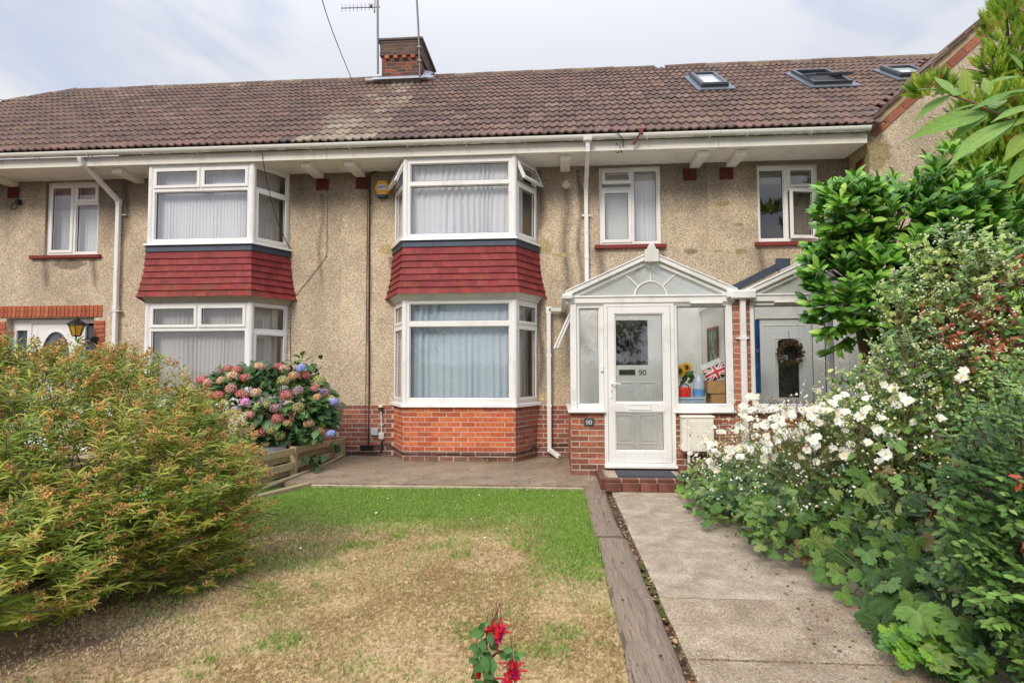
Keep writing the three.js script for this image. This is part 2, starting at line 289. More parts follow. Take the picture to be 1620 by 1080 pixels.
const tileT = [0, 1, 2, 3].map((k) => tex(512, 512, (i, j) => { // clay-coloured concrete, with more lichen for higher k
  const n = fbm(i / 9, j / 9, 4, 0, 61), m = fbm(i / 70, j / 70, 4, 0, 63), g = hash(i, j, 6); let c = [1, 1, 1].map(() => 222 + (n - 0.5) * 110 + (m - 0.5) * 90 + (g - 0.5) * 34);
  const l = sstep(fbm(i / 16, j / 16, 5, 0, 66), [0.66, 0.57, 0.49, 0.42][k], [0.74, 0.66, 0.6, 0.54][k]); c = mix3(c, [236, 230, 210], l * [0.5, 0.75, 0.85, 0.9][k]); return c; }, { size: 0.8 }));
const tileCols = [[122, 97, 85], [114, 91, 81], [127, 102, 89], [108, 87, 79], [130, 103, 88], [118, 96, 86]], redCols = [[140, 107, 97], [132, 101, 93]], paleCols = [[160, 144, 128], [146, 130, 116], [168, 154, 138], [136, 118, 106]];
const tmk = (c, k) => mat(S(...c), { roughness: 0.85, map: tileT[k], bumpMap: grainB, bumpScale: 0.003 });
const tmA = tileCols.map((c, i) => tmk(c, i % 3)), tmR = redCols.map((c) => tmk(c, 1)), tmP = paleCols.map((c, i) => tmk(c, 2 + (i & 1))), tmM = tileCols.slice(0, 4).map((c) => tmk(c.map((q) => q + 14), 2));
function tileMat(x, s, hs) {               // weathering by place: lichen fan below the chimney, mossy ridge, pinker eaves
  const fan = 1 - clamp(Math.abs(x - (-3.35 - 0.05 * (5.3 - s))) / (0.55 + 0.16 * (5.3 - s))), n = fbm(x * 1.3 + 50, s * 1.6, 3, 0, 19), q = fan * 1.2 + (n - 0.5) * 1.0 + (s > 4.9 ? 0.25 : 0) + (hs || 0) + rr(-0.3, 0.3) - 0.06;
  if (q > 0.66 && R() < 0.8) return pick(tmP); if (q > 0.34) return R() < 0.66 ? pick(tmM) : R() < 0.25 ? pick(tmR) : pick(tmA);
  if (s < 0.3 && R() < 0.3) return pick(tmR); return R() < 0.10 ? pick(tmM) : R() < 0.03 ? pick(tmR) : pick(tmA);
}
const E0 = { y: 4.972, z: 0.80 };
const onRoof = (s, lift = 0) => [E0.y + s * sa + lift * ca, E0.z - s * ca + lift * sa];
function tiles(roof, x0, n, keep, hs) {
  const list = [];
  for (let r = 0; r < 15; r++) for (let c = 0; c < n; c++) { const x = x0 + c * TW, s = r * TG, [y, z] = onRoof(s); if (!keep || keep(x, y, z)) list.push([x, y, z, s]); }
  list.sort((a, b) => Math.hypot(a[0], a[2] - 9.6) - Math.hypot(b[0], b[2] - 9.6)); const rest = [];
  list.forEach(([x, y, z, s], i) => {
    const g = tileGeo[Math.floor(R() * 3)], m = tileMat(x, s, hs), rx = PITCH + rr(-0.006, 0.010), rz = rr(-0.008, 0.008);
    if (i < 300) PS('roof_tile', g, m, roof, [x, y + rr(-0.003, 0.003), z], [rx, 0, rz]);
    else rest.push([rot(g.clone(), rx, 0, rz).translate(x, y, z), m]);
  });
  if (rest.length) { // past 300: one part, grouped by material
    const mats = [...new Set(rest.map((q) => q[1]))], gs = [], flat = []; let at = 0; const G = M(mats.flatMap((m) => rest.filter((q) => q[1] === m).map((q) => q[0])));
    for (const m of mats) { const k = rest.filter((q) => q[1] === m).reduce((a, q) => a + q[0].index.count, 0); G.addGroup(at, k, flat.length); flat.push(m); at += k; }
    P('roof_tiles', G, flat, roof).userData.kind = 'stuff';
  }
}
const ridgeGeo = (() => { const g = new THREE.CylinderGeometry(0.115, 0.12, 0.445, 10, 1, true, -Math.PI / 2, Math.PI); return boxUV(ni(rot(g, 0, 0, Math.PI / 2).rotateX(-Math.PI / 2 * 0))); })();
const ridgeM = [[126, 108, 92], [112, 92, 82], [140, 124, 104], [120, 98, 84]].map((c) => tmk(c, 2));
const deckM = mat(S(52, 42, 40), { roughness: 1 });
const soffitM = mat(S(244, 244, 238), { roughness: 0.6, map: dirtT }), fasciaM = mat(S(232, 230, 222), { roughness: 0.6, map: dirtT });
const gutterT = tex(1024, 128, (i, j) => { const v = j / 128, n = fbm(i / 14, j / 20, 4, 0, 33), m = fbm(i / 90, j / 60, 3, 0, 37), st = sstep(n * 0.7 + m * 0.5, 0.47, 0.68) * sstep(Math.abs(v - 0.38), 0.42, 0.05); return mix3([228, 228, 220], [138, 140, 116], st * 0.85); }, {});
gutterT.repeat.set(1 / 5, 1); const gutterM = mat(0xffffff, { map: gutterT, roughness: 0.45 });
function halfPipe(x0, x1, y, z, r) { // gutter: half round channel along x
  const n = 12, q = [], A = (t, k) => [z + Math.sin(t) * k, y - Math.cos(t) * k];
  for (let i = 0; i < n; i++) { const a = -1.62 + 3.24 * i / n, b = -1.62 + 3.24 * (i + 1) / n; for (const k of [r, r - 0.004]) { const p0 = A(a, k), p1 = A(b, k); q.push([[x0, p0[1], p0[0]], [x1, p0[1], p0[0]], [x1, p1[1], p1[0]], [x0, p1[1], p1[0]]]); } }
  const g = quadGeo(q), uv = g.attributes.uv; let k = 0; for (let i = 0; i < q.length; i++) { const v = (i >> 1) / n; for (const w of [0, 0, 1, 0, 1, 1]) uv.setY(k++, v + w / n); }
  for (let i = 0; i < uv.count; i++) uv.setX(i, g.attributes.position.getX(i));
  return g;
}
function eaves(house, x0, x1, brackets, vents) {
  for (let k = 0; k < 7; k++) P('soffit_board', bb(x0 + 0.002, x1 - 0.002, 4.75, 4.762, 0.0935 * k + 0.003, 0.0935 * k + 0.0905, 0.003), soffitM, house);
  P('fascia', bb(x0 + 0.002, x1 - 0.002, 4.742, 4.90, 0.66, 0.682, 0.003), fasciaM, house);
  P('gutter', halfPipe(x0 + 0.002, x1 - 0.002, 4.95, 0.755, 0.064), gutterM, house);
  for (let x = x0 + 0.4; x < x1 - 0.1; x += 0.92) P('gutter_bracket', M([tube([[x, 4.94, 0.685], [x, 4.875, 0.71], [x, 4.865, 0.75], [x, 4.885, 0.80], [x, 4.945, 0.817]], 0.007, 12, 5)]), upvcOld, house);
  for (const x of brackets) { P('eave_bracket', bb(x - 0.08, x + 0.08, 4.662, 4.749, 0.0, 0.56, 0.006), soffitM, house); }
  for (const x of vents) airBrick(house, x, 4.56);
}
const ventM = mat(S(108, 44, 38), { roughness: 0.85, map: brickT });
function airBrick(house, x, y, z = 0, ry = 0, m = ventM) {
  const holes = []; for (let i = 0; i < 6; i++) for (let j = 0; j < 5; j++) { const a = -0.092 + i * 0.031, b = -0.080 + j * 0.033; holes.push(rectH(a + 0.006, a + 0.025, b + 0.007, b + 0.026)); }
  const g = poly(rectP(-0.106, 0.106, -0.096, 0.096), 0.02, 0.002, holes); rot(g, 0, ry, 0).translate(x, y, z + (ry ? 0 : 0.0));
  const o = P('air_brick', g, m, house); return o;
}
const redSill = mat(S(142, 58, 50), { roughness: 0.75, map: grainT });

// ---------------------------------------------------------------- house shells
const WB = { zB: -7.6 };
function shell(house, x0, x1, holes, wm) {
  P('front_wall', poly(rectP(x0, x1, -0.1, 4.88), 0.25, 0, holes.map((h) => rectH(...h))).translate(0, 0, -0.25), wm, house);
  P('party_wall', bb(x0 + 0.003, x0 + 0.11, -0.1, 4.9, WB.zB, -0.252, 0.002), interior, house);
  P('party_wall', bb(x1 - 0.11, x1 - 0.003, -0.1, 4.9, WB.zB, -0.252, 0.002), interior, house);
  P('rear_wall', bb(x0, x1, -0.1, 4.9, WB.zB - 0.25, WB.zB - 0.002, 0.002), interior, house);
  P('floor', bb(x0 + 0.112, x1 - 0.112, -0.1, 0.06, WB.zB + 0.002, -0.252, 0.002), interior, house);
  P('upper_floor', bb(x0 + 0.112, x1 - 0.112, 2.55, 2.85, WB.zB + 0.002, -0.252, 0.002), interior, house);
  P('ceiling', bb(x0 + 0.112, x1 - 0.112, 4.78, 4.88, WB.zB + 0.002, -0.252, 0.002), interior, house);
}
function roofBase(house, x0, x1, xt = x1) {
  const a = onRoof(-0.02, -0.03), b = onRoof(5.34, -0.03);
  const deck = P('roof', quadGeo([[[x0, a[0], a[1]], [x1, a[0], a[1]], [xt, b[0], b[1]], [x0, b[0], b[1]]], [[xt, 4.9, -7.9], [x0, 4.9, -7.9], [x0, b[0], b[1]], [xt, b[0], b[1]]]]), deckM, house);
  return deck;
}
function ridge(roof, x0, x1) { for (let x = x0 + 0.225; x < x1; x += 0.45) PS('ridge_tile', ridgeGeo, pick(ridgeM), roof, [x, onRoof(5.34)[0] - 0.055 + rr(-0.006, 0.006), onRoof(5.34)[1]], [0, 0, rr(-0.012, 0.012)]); }

// ---------------------------------------------------------------- bay: brick base, two storeys of windows, hung-tile skirt between them
const BX = 0.865, BZ = 0.62, BW = 1.19, BA = Math.atan2(BZ, BW - BX), BL = Math.hypot(BZ, BW - BX);
const bayPts = (cx, d) => [[cx - BW - 1.13 * d, 0], [cx - BX - 0.606 * d, BZ + d], [cx + BX + 0.606 * d, BZ + d], [cx + BW + 1.13 * d, 0]];
function bayPrism(cx, d0, y0, d1, y1, cap = true) { // solid between two outlines
  const a = bayPts(cx, d0), b = bayPts(cx, d1), q = [];
  for (let i = 0; i < 3; i++) q.push([[a[i][0], y0, a[i][1]], [a[i + 1][0], y0, a[i + 1][1]], [b[i + 1][0], y1, b[i + 1][1]], [b[i][0], y1, b[i][1]]]);
  if (cap) { for (const [p, y] of [[a, y0], [b, y1]]) q.push([[p[0][0], y, p[0][1]], [p[3][0], y, p[3][1]], [p[2][0], y, p[2][1]], [p[1][0], y, p[1][1]]]); }
  return boxUV(quadGeo(q));
}
const skirtT = tex(512, 512, (i, j) => { const n = fbm(i / 7, j / 7, 4, 0, 71), m = fbm(i / 80, j / 50, 4, 0, 73), s = sstep(fbm(i / 24, j / 24, 4, 0, 75), 0.6, 0.78); return mix3([1, 0.98, 0.97].map((q) => q * (232 + (n - 0.5) * 50 + (m - 0.5) * 70)), [150, 140, 120], s * 0.25); }, { size: 0.9 });
const skirtM = [[150, 52, 53], [143, 50, 51], [156, 62, 60], [139, 47, 49], [150, 55, 55]].map((c) => mat(S(...c), { roughness: 0.72, map: skirtT, bumpMap: grainB, bumpScale: 0.0015 }));
const skirtStain = [[150, 72, 60], [142, 78, 62], [138, 68, 58], [154, 62, 58]].map((c) => mat(S(...c), { roughness: 0.85, map: skirtT, bumpMap: grainB, bumpScale: 0.002 }));
const backM = mat(S(60, 26, 26), { roughness: 1 });
const plinthM = mat(S(120, 96, 80), { roughness: 1 });
function bay(house, cx, o) {
  const wm = o.wm, b0 = bayPts(cx, -0.012);
  // brick base
  const base = P('bay_base', bayPrism(cx, -0.06, -0.1, -0.06, 0.83), plinthM, house);
  const pts = bayPts(cx, 0);
  for (let i = 0; i < 3; i++) brickRun(base, i === 1 ? bayBrick : i ? wallBrick : bayBrick, pts[i], pts[i + 1], 0.005, 11, { shift: i, low: 2, lowMats: darkBrick });
  P('bay_sill', M([bayPrism(cx, 0.055, 0.832, 0.05, 0.872), bayPrism(cx, 0.02, 0.872, 0.018, 0.885)]), upvc, house);
  // cove, skirt, flashing, upper sill
  P('cove', M([bayPrism(cx, 0.02, 2.492, 0.03, 2.53), bayPrism(cx, 0.03, 2.53, 0.085, 2.585), bayPrism(cx, 0.085, 2.585, 0.09, 2.60)]), o.coveM || upvcOld, house);
  const off = (y) => { const t = clamp((3.34 - y) / 0.74); return 0.028 + 0.10 * t ** 2.1; };
  const sk = P('tile_skirt', M([0, 1, 2, 3, 4, 5].map((q) => bayPrism(cx, off(2.602 + q * 0.125) - 0.028, 2.602 + q * 0.125, off(2.727 + q * 0.125) - 0.028, 2.727 + q * 0.125 - 0.0005))), backM, house), rows = 7, rh = 0.105;
  for (let r = 0; r < rows; r++) {
    const y = 2.575 + r * rh, y1 = y + 0.135, da = off(y) + 0.019, db = off(y1) - 0.006, A = bayPts(cx, da), B = bayPts(cx, db);
    for (let f = 0; f < 3; f++) {
      const Lx = Math.hypot(A[f + 1][0] - A[f][0], A[f + 1][1] - A[f][1]); let s = r & 1 ? -0.0825 : 0;
      for (; s < Lx - 0.004; s += 0.165) {
        const u0 = Math.max(0, s + 0.0005) / Lx, u1 = Math.min(Lx, s + 0.1645) / Lx; if (u1 - u0 < 0.01) continue;
        const Q = (T, u) => [mix(T[f][0], T[f + 1][0], u), mix(T[f][1], T[f + 1][1], u)], k = rr(-0.0006, 0.0008);
        const n = [-(A[f + 1][1] - A[f][1]) / Lx, (A[f + 1][0] - A[f][0]) / Lx];
        const pt = (T, u, yy, d) => { const q = Q(T, u); return [q[0] + n[0] * (d + k), yy, q[1] + n[1] * (d + k)]; };
        const yj = rr(-0.0022, 0.0022), a = pt(A, u0, y + yj, 0), b = pt(A, u1, y + yj, 0), c = pt(B, u1, y1, 0), d = pt(B, u0, y1, 0), a2 = pt(A, u0, y + yj, -0.016), b2 = pt(A, u1, y + yj, -0.016), c2 = pt(B, u1, y1, -0.012), d2 = pt(B, u0, y1, -0.012);
        const g = boxUV(quadGeo([[a, b, c, d], [b2, a2, d2, c2], [a2, b2, b, a], [a2, a, d, d2], [b, b2, c2, c]]), 1, R() * 3, R() * 3);
        const st = o.stain(r, f, (u0 + u1) / 2);
        P('hung_tile', g, st && R() < st ? pick(skirtStain) : pick(skirtM), sk);
      }
    }
  }
  P('lead_flashing', M([bayPrism(cx, 0.046, 3.318, 0.032, 3.425)]), lead, house);
  P('bay_sill', M([bayPrism(cx, 0.07, 3.42, 0.064, 3.447), bayPrism(cx, 0.02, 3.447, 0.018, 3.457)]), upvc, house);
  // windows
  for (const [y, h, spec] of [[0.885, 1.605, o.lower], [3.457, 1.29, o.upper]]) {
    win(house, { name: 'bay_window', pos: [cx - BX, y, BZ], w: 2 * BX, h, cells: spec.front, mat: upvc });
    win(house, { name: 'bay_window', pos: [cx + BX, y, BZ], ry: BA, w: BL, h, cells: spec.right, mat: upvc });
    win(house, { name: 'bay_window', pos: [cx - BW, y, 0], ry: -BA, w: BL, h, cells: spec.left, mat: upvc });
    for (const s of [-1, 1]) P('corner_post', boxUV(ni(new THREE.CylinderGeometry(0.052, 0.052, h - 0.004, 14).translate(cx + s * (BX - 0.012), y + h / 2, BZ - 0.034))), upvc, house);
  }
}

// ---------------------------------------------------------------- the three houses of the terrace
const houseM = thing('terraced_house', 'middle house with open bay windows, brick bay base and gabled white porch before its door', 'house', [-0.55, 0, 0]);
const houseL = thing('terraced_house', 'left house with brick soldier arch over a white front door and a lantern', 'house', [-7, 0, 0]);
const houseR = thing('terraced_house', 'right house with the brick-edged gable wing behind the conifer', 'house', [5.5, 0, 0]);
const XL = -11.6, XA = -3.59, XB = 2.48, XG = 4.70;
{ // middle
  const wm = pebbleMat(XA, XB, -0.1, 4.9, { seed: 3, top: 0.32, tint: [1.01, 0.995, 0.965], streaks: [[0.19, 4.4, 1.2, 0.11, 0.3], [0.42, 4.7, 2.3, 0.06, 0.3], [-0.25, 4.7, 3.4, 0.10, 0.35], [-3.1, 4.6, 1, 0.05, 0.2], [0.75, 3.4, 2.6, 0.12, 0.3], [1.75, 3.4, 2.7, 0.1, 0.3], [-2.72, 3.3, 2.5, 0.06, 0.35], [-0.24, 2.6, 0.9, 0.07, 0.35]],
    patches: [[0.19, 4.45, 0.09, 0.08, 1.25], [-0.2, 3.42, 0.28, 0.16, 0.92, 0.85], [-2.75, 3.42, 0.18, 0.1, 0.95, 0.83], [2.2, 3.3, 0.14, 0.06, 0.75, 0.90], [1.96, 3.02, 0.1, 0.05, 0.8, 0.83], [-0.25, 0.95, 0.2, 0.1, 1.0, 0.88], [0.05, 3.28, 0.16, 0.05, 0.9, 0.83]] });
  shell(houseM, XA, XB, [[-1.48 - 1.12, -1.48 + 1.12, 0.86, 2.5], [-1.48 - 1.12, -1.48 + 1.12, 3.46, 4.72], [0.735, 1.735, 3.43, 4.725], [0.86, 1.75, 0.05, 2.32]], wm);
  const roof = roofBase(houseM, XA, XB); tiles(roof, XA, 23); ridge(roof, XA, XB);
  eaves(houseM, XA, XB, [-3.27, 0.18, 2.28], [-3.24, 2.2]);
  const f = (a) => a; const side = 0.70;
  const side1 = (k, top) => [[0.075, BL - 0.055, 0.055, 1.18, 's'], [0.075, BL - 0.055, 1.245, 1.55, 's']];
  bay(houseM, -1.48, {
    wm, stain: (r, fc, u) => (r === 1 ? 0.55 * (0.4 + Math.sin(u * 9) ** 2) : r === 2 ? 0.2 : r === 0 ? 0.2 : 0.01) * (fc === 1 ? 1 : 0.5),
    lower: { front: [[0.085, 2 * BX - 0.085, 0.075, 1.19, 'f'], [0.085, 2 * BX - 0.085, 1.265, 1.545, 'f']], right: side1(), left: side1() },
    upper: { front: [[0.085, 2 * BX - 0.085, 0.065, 0.835, 'f'], [0.085, 2 * BX - 0.085, 0.90, 1.19, 'f']], right: [[0.075, BL - 0.055, 0.055, 0.85, 's'], [0.075, BL - 0.055, 0.91, 1.22, 't', 0.42]], left: [[0.075, BL - 0.055, 0.055, 0.85, 's'], [0.075, BL - 0.055, 0.91, 1.22, 't', 0.42]] },
  });
  const wl = P('plinth', bb(XA + 0.002, -2.67, -0.1, 0.825, -0.04, -0.005), plinthM, houseM); brickRun(wl, wallBrick, [XA + 0.002, 0.02], [-2.66, 0.02], 0.003, 11, { low: 2, lowMats: darkBrick });
  brickRun(wl, wallBrick, [-0.30, 0.02], [0.22, 0.02], 0.003, 11, { shift: 1, low: 2, lowMats: darkBrick });
  win(houseM, { pos: [0.735, 3.43, -0.035], w: 1.0, h: 1.29, sash: 0.055, mat: upvc, cells: [[0.055, 0.515, 0.055, 0.905, 's'], [0.055, 0.515, 0.965, 1.23, 't', 0.5], [0.57, 0.945, 0.055, 1.235, 'f']] });
  P('window_sill', bb(0.655, 1.805, 3.362, 3.428, -0.06, 0.06, 0.008), redSill, houseM);
  P('downpipe', M([beam([0.515, 4.87, 0.75], [0.515, 4.70, 0.74], 0.066, 0.066, 0.008), beam([0.515, 4.74, 0.745], [0.52, 4.42, 0.065], 0.066, 0.066, 0.008), bb(0.487, 0.553, 2.5, 4.45, 0.03, 0.096, 0.008), bb(0.482, 0.558, 4.36, 4.46, 0.025, 0.101, 0.006), bb(0.482, 0.558, 3.2, 3.26, 0.025, 0.101, 0.004), bb(0.45, 0.59, 3.9, 3.93, 0.01, 0.06, 0.003)]), upvc, houseM);
  P('gutter_outlet', M([bb(0.45, 0.58, 4.86, 4.955, 0.68, 0.82, 0.01)]), upvcOld, houseM);
  // front door inside the porch
  const door = P('front_door', poly(rectP(0.885, 1.725, 0.075, 2.28), 0.05, 0.003, [rectH(0.98, 1.50, 1.47, 2.20)]).translate(0, 0, -0.09), mat(S(240, 244, 242), { roughness: 0.4 }), houseM);
  P('door_frame', M([bb(0.86, 0.884, 0.05, 2.32, -0.12, -0.03), bb(1.726, 1.75, 0.05, 2.32, -0.12, -0.03), bb(0.884, 1.726, 2.282, 2.32, -0.12, -0.03)]), upvc, houseM);
  P('pane', new THREE.PlaneGeometry(0.52, 0.73).translate(1.24, 1.835, -0.065), glass, door);
  for (const [x0, x1, y0, y1] of [[0.97, 1.26, 0.78, 1.2], [1.34, 1.63, 0.78, 1.2], [0.97, 1.26, 0.2, 0.68], [1.34, 1.63, 0.2, 0.68]]) P('door_panel', M([ring(x0, x1, y0, y1, 0.022, 0.014, 0.006).translate(0, 0, -0.043), poly(rectP(x0 + 0.05, x1 - 0.05, y0 + 0.05, y1 - 0.05), 0.012, 0.005).translate(0, 0, -0.042)]), mat(S(240, 244, 242), { roughness: 0.4 }), door);
  P('letter_plate', M([bb(1.03, 1.29, 1.315, 1.40, -0.04, -0.026, 0.004), bb(1.06, 1.26, 1.335, 1.38, -0.027, -0.018, 0.004)]), mat(S(96, 98, 92), { roughness: 0.3, metalness: 0.8 }), door);
}
const bay1 = { front: [[0.085, 0.085 + 0.0, 0, 0, 'f']] };
{ // left
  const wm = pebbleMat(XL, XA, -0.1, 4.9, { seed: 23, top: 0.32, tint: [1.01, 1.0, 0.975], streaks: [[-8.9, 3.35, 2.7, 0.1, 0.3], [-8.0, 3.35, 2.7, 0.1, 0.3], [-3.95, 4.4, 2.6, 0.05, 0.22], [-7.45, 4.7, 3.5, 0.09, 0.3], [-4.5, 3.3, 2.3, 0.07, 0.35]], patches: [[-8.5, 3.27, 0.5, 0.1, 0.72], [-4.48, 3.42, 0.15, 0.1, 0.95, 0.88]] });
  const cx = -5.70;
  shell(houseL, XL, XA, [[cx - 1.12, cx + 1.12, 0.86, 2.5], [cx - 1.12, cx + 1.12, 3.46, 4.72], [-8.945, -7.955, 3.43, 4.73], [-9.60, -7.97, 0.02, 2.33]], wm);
  const roof = roofBase(houseL, -11.5, XA); 
  tiles(roof, XA - 34 * TW, 34, (x, y, z) => x > -11.7 - (z + 3.5) * 0.9 - 0.1); ridge(roof, -11.7, XA);
  for (let k = 0; k < 9; k++) PS('ridge_tile', ridgeGeo, pick(ridgeM), roof, [-11.72 - k * 0.33, onRoof(5.34)[0] - 0.07 - k * 0.245, onRoof(5.34)[1] + k * 0.33], [0, 0.78, 0.5]);
  eaves(houseL, XL, XA, [-9.55, -7.2, -3.99], [-9.55, -3.93]);
  const fr = (b, t0, t1) => [[0.085, 2 * BX - 0.085, 0.065, b, 'f'], [0.085, BX - 0.03, t0, t1, 's'], [BX + 0.03, 2 * BX - 0.085, t0, t1, 's']];
  const lo = { front: fr(1.15, 1.22, 1.545), right: [[0.075, BL - 0.055, 0.055, 1.12, 's'], [0.075, BL - 0.055, 1.18, 1.55, 'f']], left: [[0.075, BL - 0.055, 0.055, 1.55, 'f']] };
  const up = { front: fr(0.845, 0.915, 1.21), right: [[0.075, BL - 0.055, 0.055, 0.85, 's'], [0.075, BL - 0.055, 0.91, 1.23, 'f']], left: [[0.075, BL - 0.055, 0.055, 1.22, 'f']] };
  bay(houseL, cx, { wm, lower: lo, upper: up, coveM: mat(S(196, 190, 168), { roughness: 0.8, map: grainT }), stain: (r, f, u) => f === 1 ? (r === 0 ? 0.95 : r === 1 ? 0.75 - 0.4 * u : r === 2 ? 0.45 - 0.3 * u : 0.03) : 0.05 });
  const wl = P('plinth', bb(-4.52, XA - 0.002, -0.1, 0.825, -0.04, -0.005), plinthM, houseL); brickRun(wl, wallBrick, [-4.52, 0.02], [XA - 0.002, 0.02], 0.003, 11, { low: 2, lowMats: darkBrick });
  win(houseL, { pos: [-8.945, 3.43, -0.05], w: 0.99, h: 1.30, sash: 0.055, cells: [[0.06, 0.475, 0.06, 1.24, 's'], [0.53, 0.93, 0.06, 0.90, 'f'], [0.53, 0.93, 0.955, 1.24, 's']] });
  P('window_sill', bb(-9.18, -7.87, 3.365, 3.425, -0.06, 0.06, 0.008), redSill, houseL);
  P('downpipe', M([beam([-7.68, 4.87, 0.75], [-7.67, 4.74, 0.70], 0.07, 0.07, 0.008), beam([-7.67, 4.80, 0.72], [-7.535, 4.34, 0.07], 0.07, 0.07, 0.008), bb(-7.57, -7.50, 0.05, 4.38, 0.03, 0.1, 0.008), bb(-7.575, -7.495, 4.28, 4.36, 0.025, 0.105, 0.005), bb(-7.575, -7.495, 2.44, 2.52, 0.025, 0.105, 0.005), bb(-7.58, -7.44, 2.42, 2.435, 0.01, 0.11, 0.003), bb(-7.60, -7.42, 4.1, 4.115, 0.01, 0.05, 0.003)]), upvc, houseL);
  // brick arch round the door
  const arch = P('door_surround', M([bb(-9.80, -7.76, 2.335, 2.55, -0.05, -0.004), bb(-7.968, -7.76, 0, 2.334, -0.05, -0.004), bb(-9.80, -9.602, 0, 2.334, -0.05, -0.004)]), mortarM, houseL);
  for (let x = -9.76; x < -7.82; x += 0.076) PS('brick', brickGeo(0.066, 0.20, 0.06), pick(archBrick), arch, [x, 2.442 + rr(-0.002, 0.002), -0.012 + rr(-0.002, 0.002)]);
  for (const [x, w] of [[-7.864, 0.20], [-9.70, 0.19]]) for (let k = 0; k < 30; k++) PS('brick', brickGeo(w, 0.064, 0.06), pick(archBrick), arch, [x, 0.05 + k * 0.0755, -0.012 + rr(-0.002, 0.002)]);
  // white door with oval glass and side lights
  const ov = (rx, ry) => { const a = []; for (let i = 0; i < 32; i++) { const t = -i / 32 * Math.PI * 2; a.push([-8.775 + rx * Math.cos(t), 1.66 + ry * Math.sin(t)]); } return a; };
  P('door_frame', poly(rectP(-9.60, -7.97, 0.02, 2.32), 0.07, 0.004, [rectH(-9.52, -9.32, 0.1, 2.12), rectH(-9.24, -8.31, 0.06, 2.24), rectH(-8.23, -8.04, 0.1, 2.24)]).translate(0, 0, -0.19), upvc, houseL);
  const dr = P('front_door', M([poly(rectP(-9.235, -8.315, 0.065, 2.235), 0.045, 0.004, [ov(0.27, 0.44)]).translate(0, 0, -0.175), poly(ov(0.305, 0.475).reverse(), 0.015, 0.004, [ov(0.262, 0.432)]).translate(0, 0, -0.132), ring(-9.14, -8.41, 0.2, 2.17, 0.012, 0.008, 0.002).translate(0, 0, -0.134)]), upvc, houseL);
  P('oval_pane', boxUV(ni(new THREE.CircleGeometry(1, 36).scale(0.265, 0.435, 1).translate(-8.775, 1.66, -0.145))), mat(S(92, 98, 104), { roughness: 0.12, metalness: 0.1 }), dr);
  const cm = []; for (const q of [0.9, 0.55]) { const a = ov(0.265 * q, 0.435 * q); cm.push(tube([...a, a[0]].map((p) => [p[0], p[1], -0.142]), 0.004, 40, 4)); }
  for (const s of [-0.12, 0, 0.12]) cm.push(tube([[-8.775 + s, 1.25, -0.142], [-8.775 + s * 0.4, 1.5, -0.142], [-8.775 + s * 1.2, 1.66, -0.142]], 0.004, 10, 4));
  P('leading', M(cm), mat(S(40, 42, 46)), dr);
  const petal = []; for (let i = 0; i < 7; i++) { const a = i * 0.9; petal.push(new THREE.SphereGeometry(0.028, 8, 6).scale(1, 1, 0.25).translate(-8.775 + 0.032 * Math.cos(a) * (i ? 1 : 0), 1.74 + 0.032 * Math.sin(a) * (i ? 1 : 0), -0.142)); }
  P('glass_rose', M(petal), mat(S(140, 52, 62), { roughness: 0.2 }), dr);
  for (const [x, w] of [[-9.42, 0.2], [-8.135, 0.19]]) P('side_light', new THREE.PlaneGeometry(w, 2.1).translate(x, 1.15, -0.16), mat(S(70, 76, 84), { roughness: 0.08, metalness: 0.2 }), houseL);
}
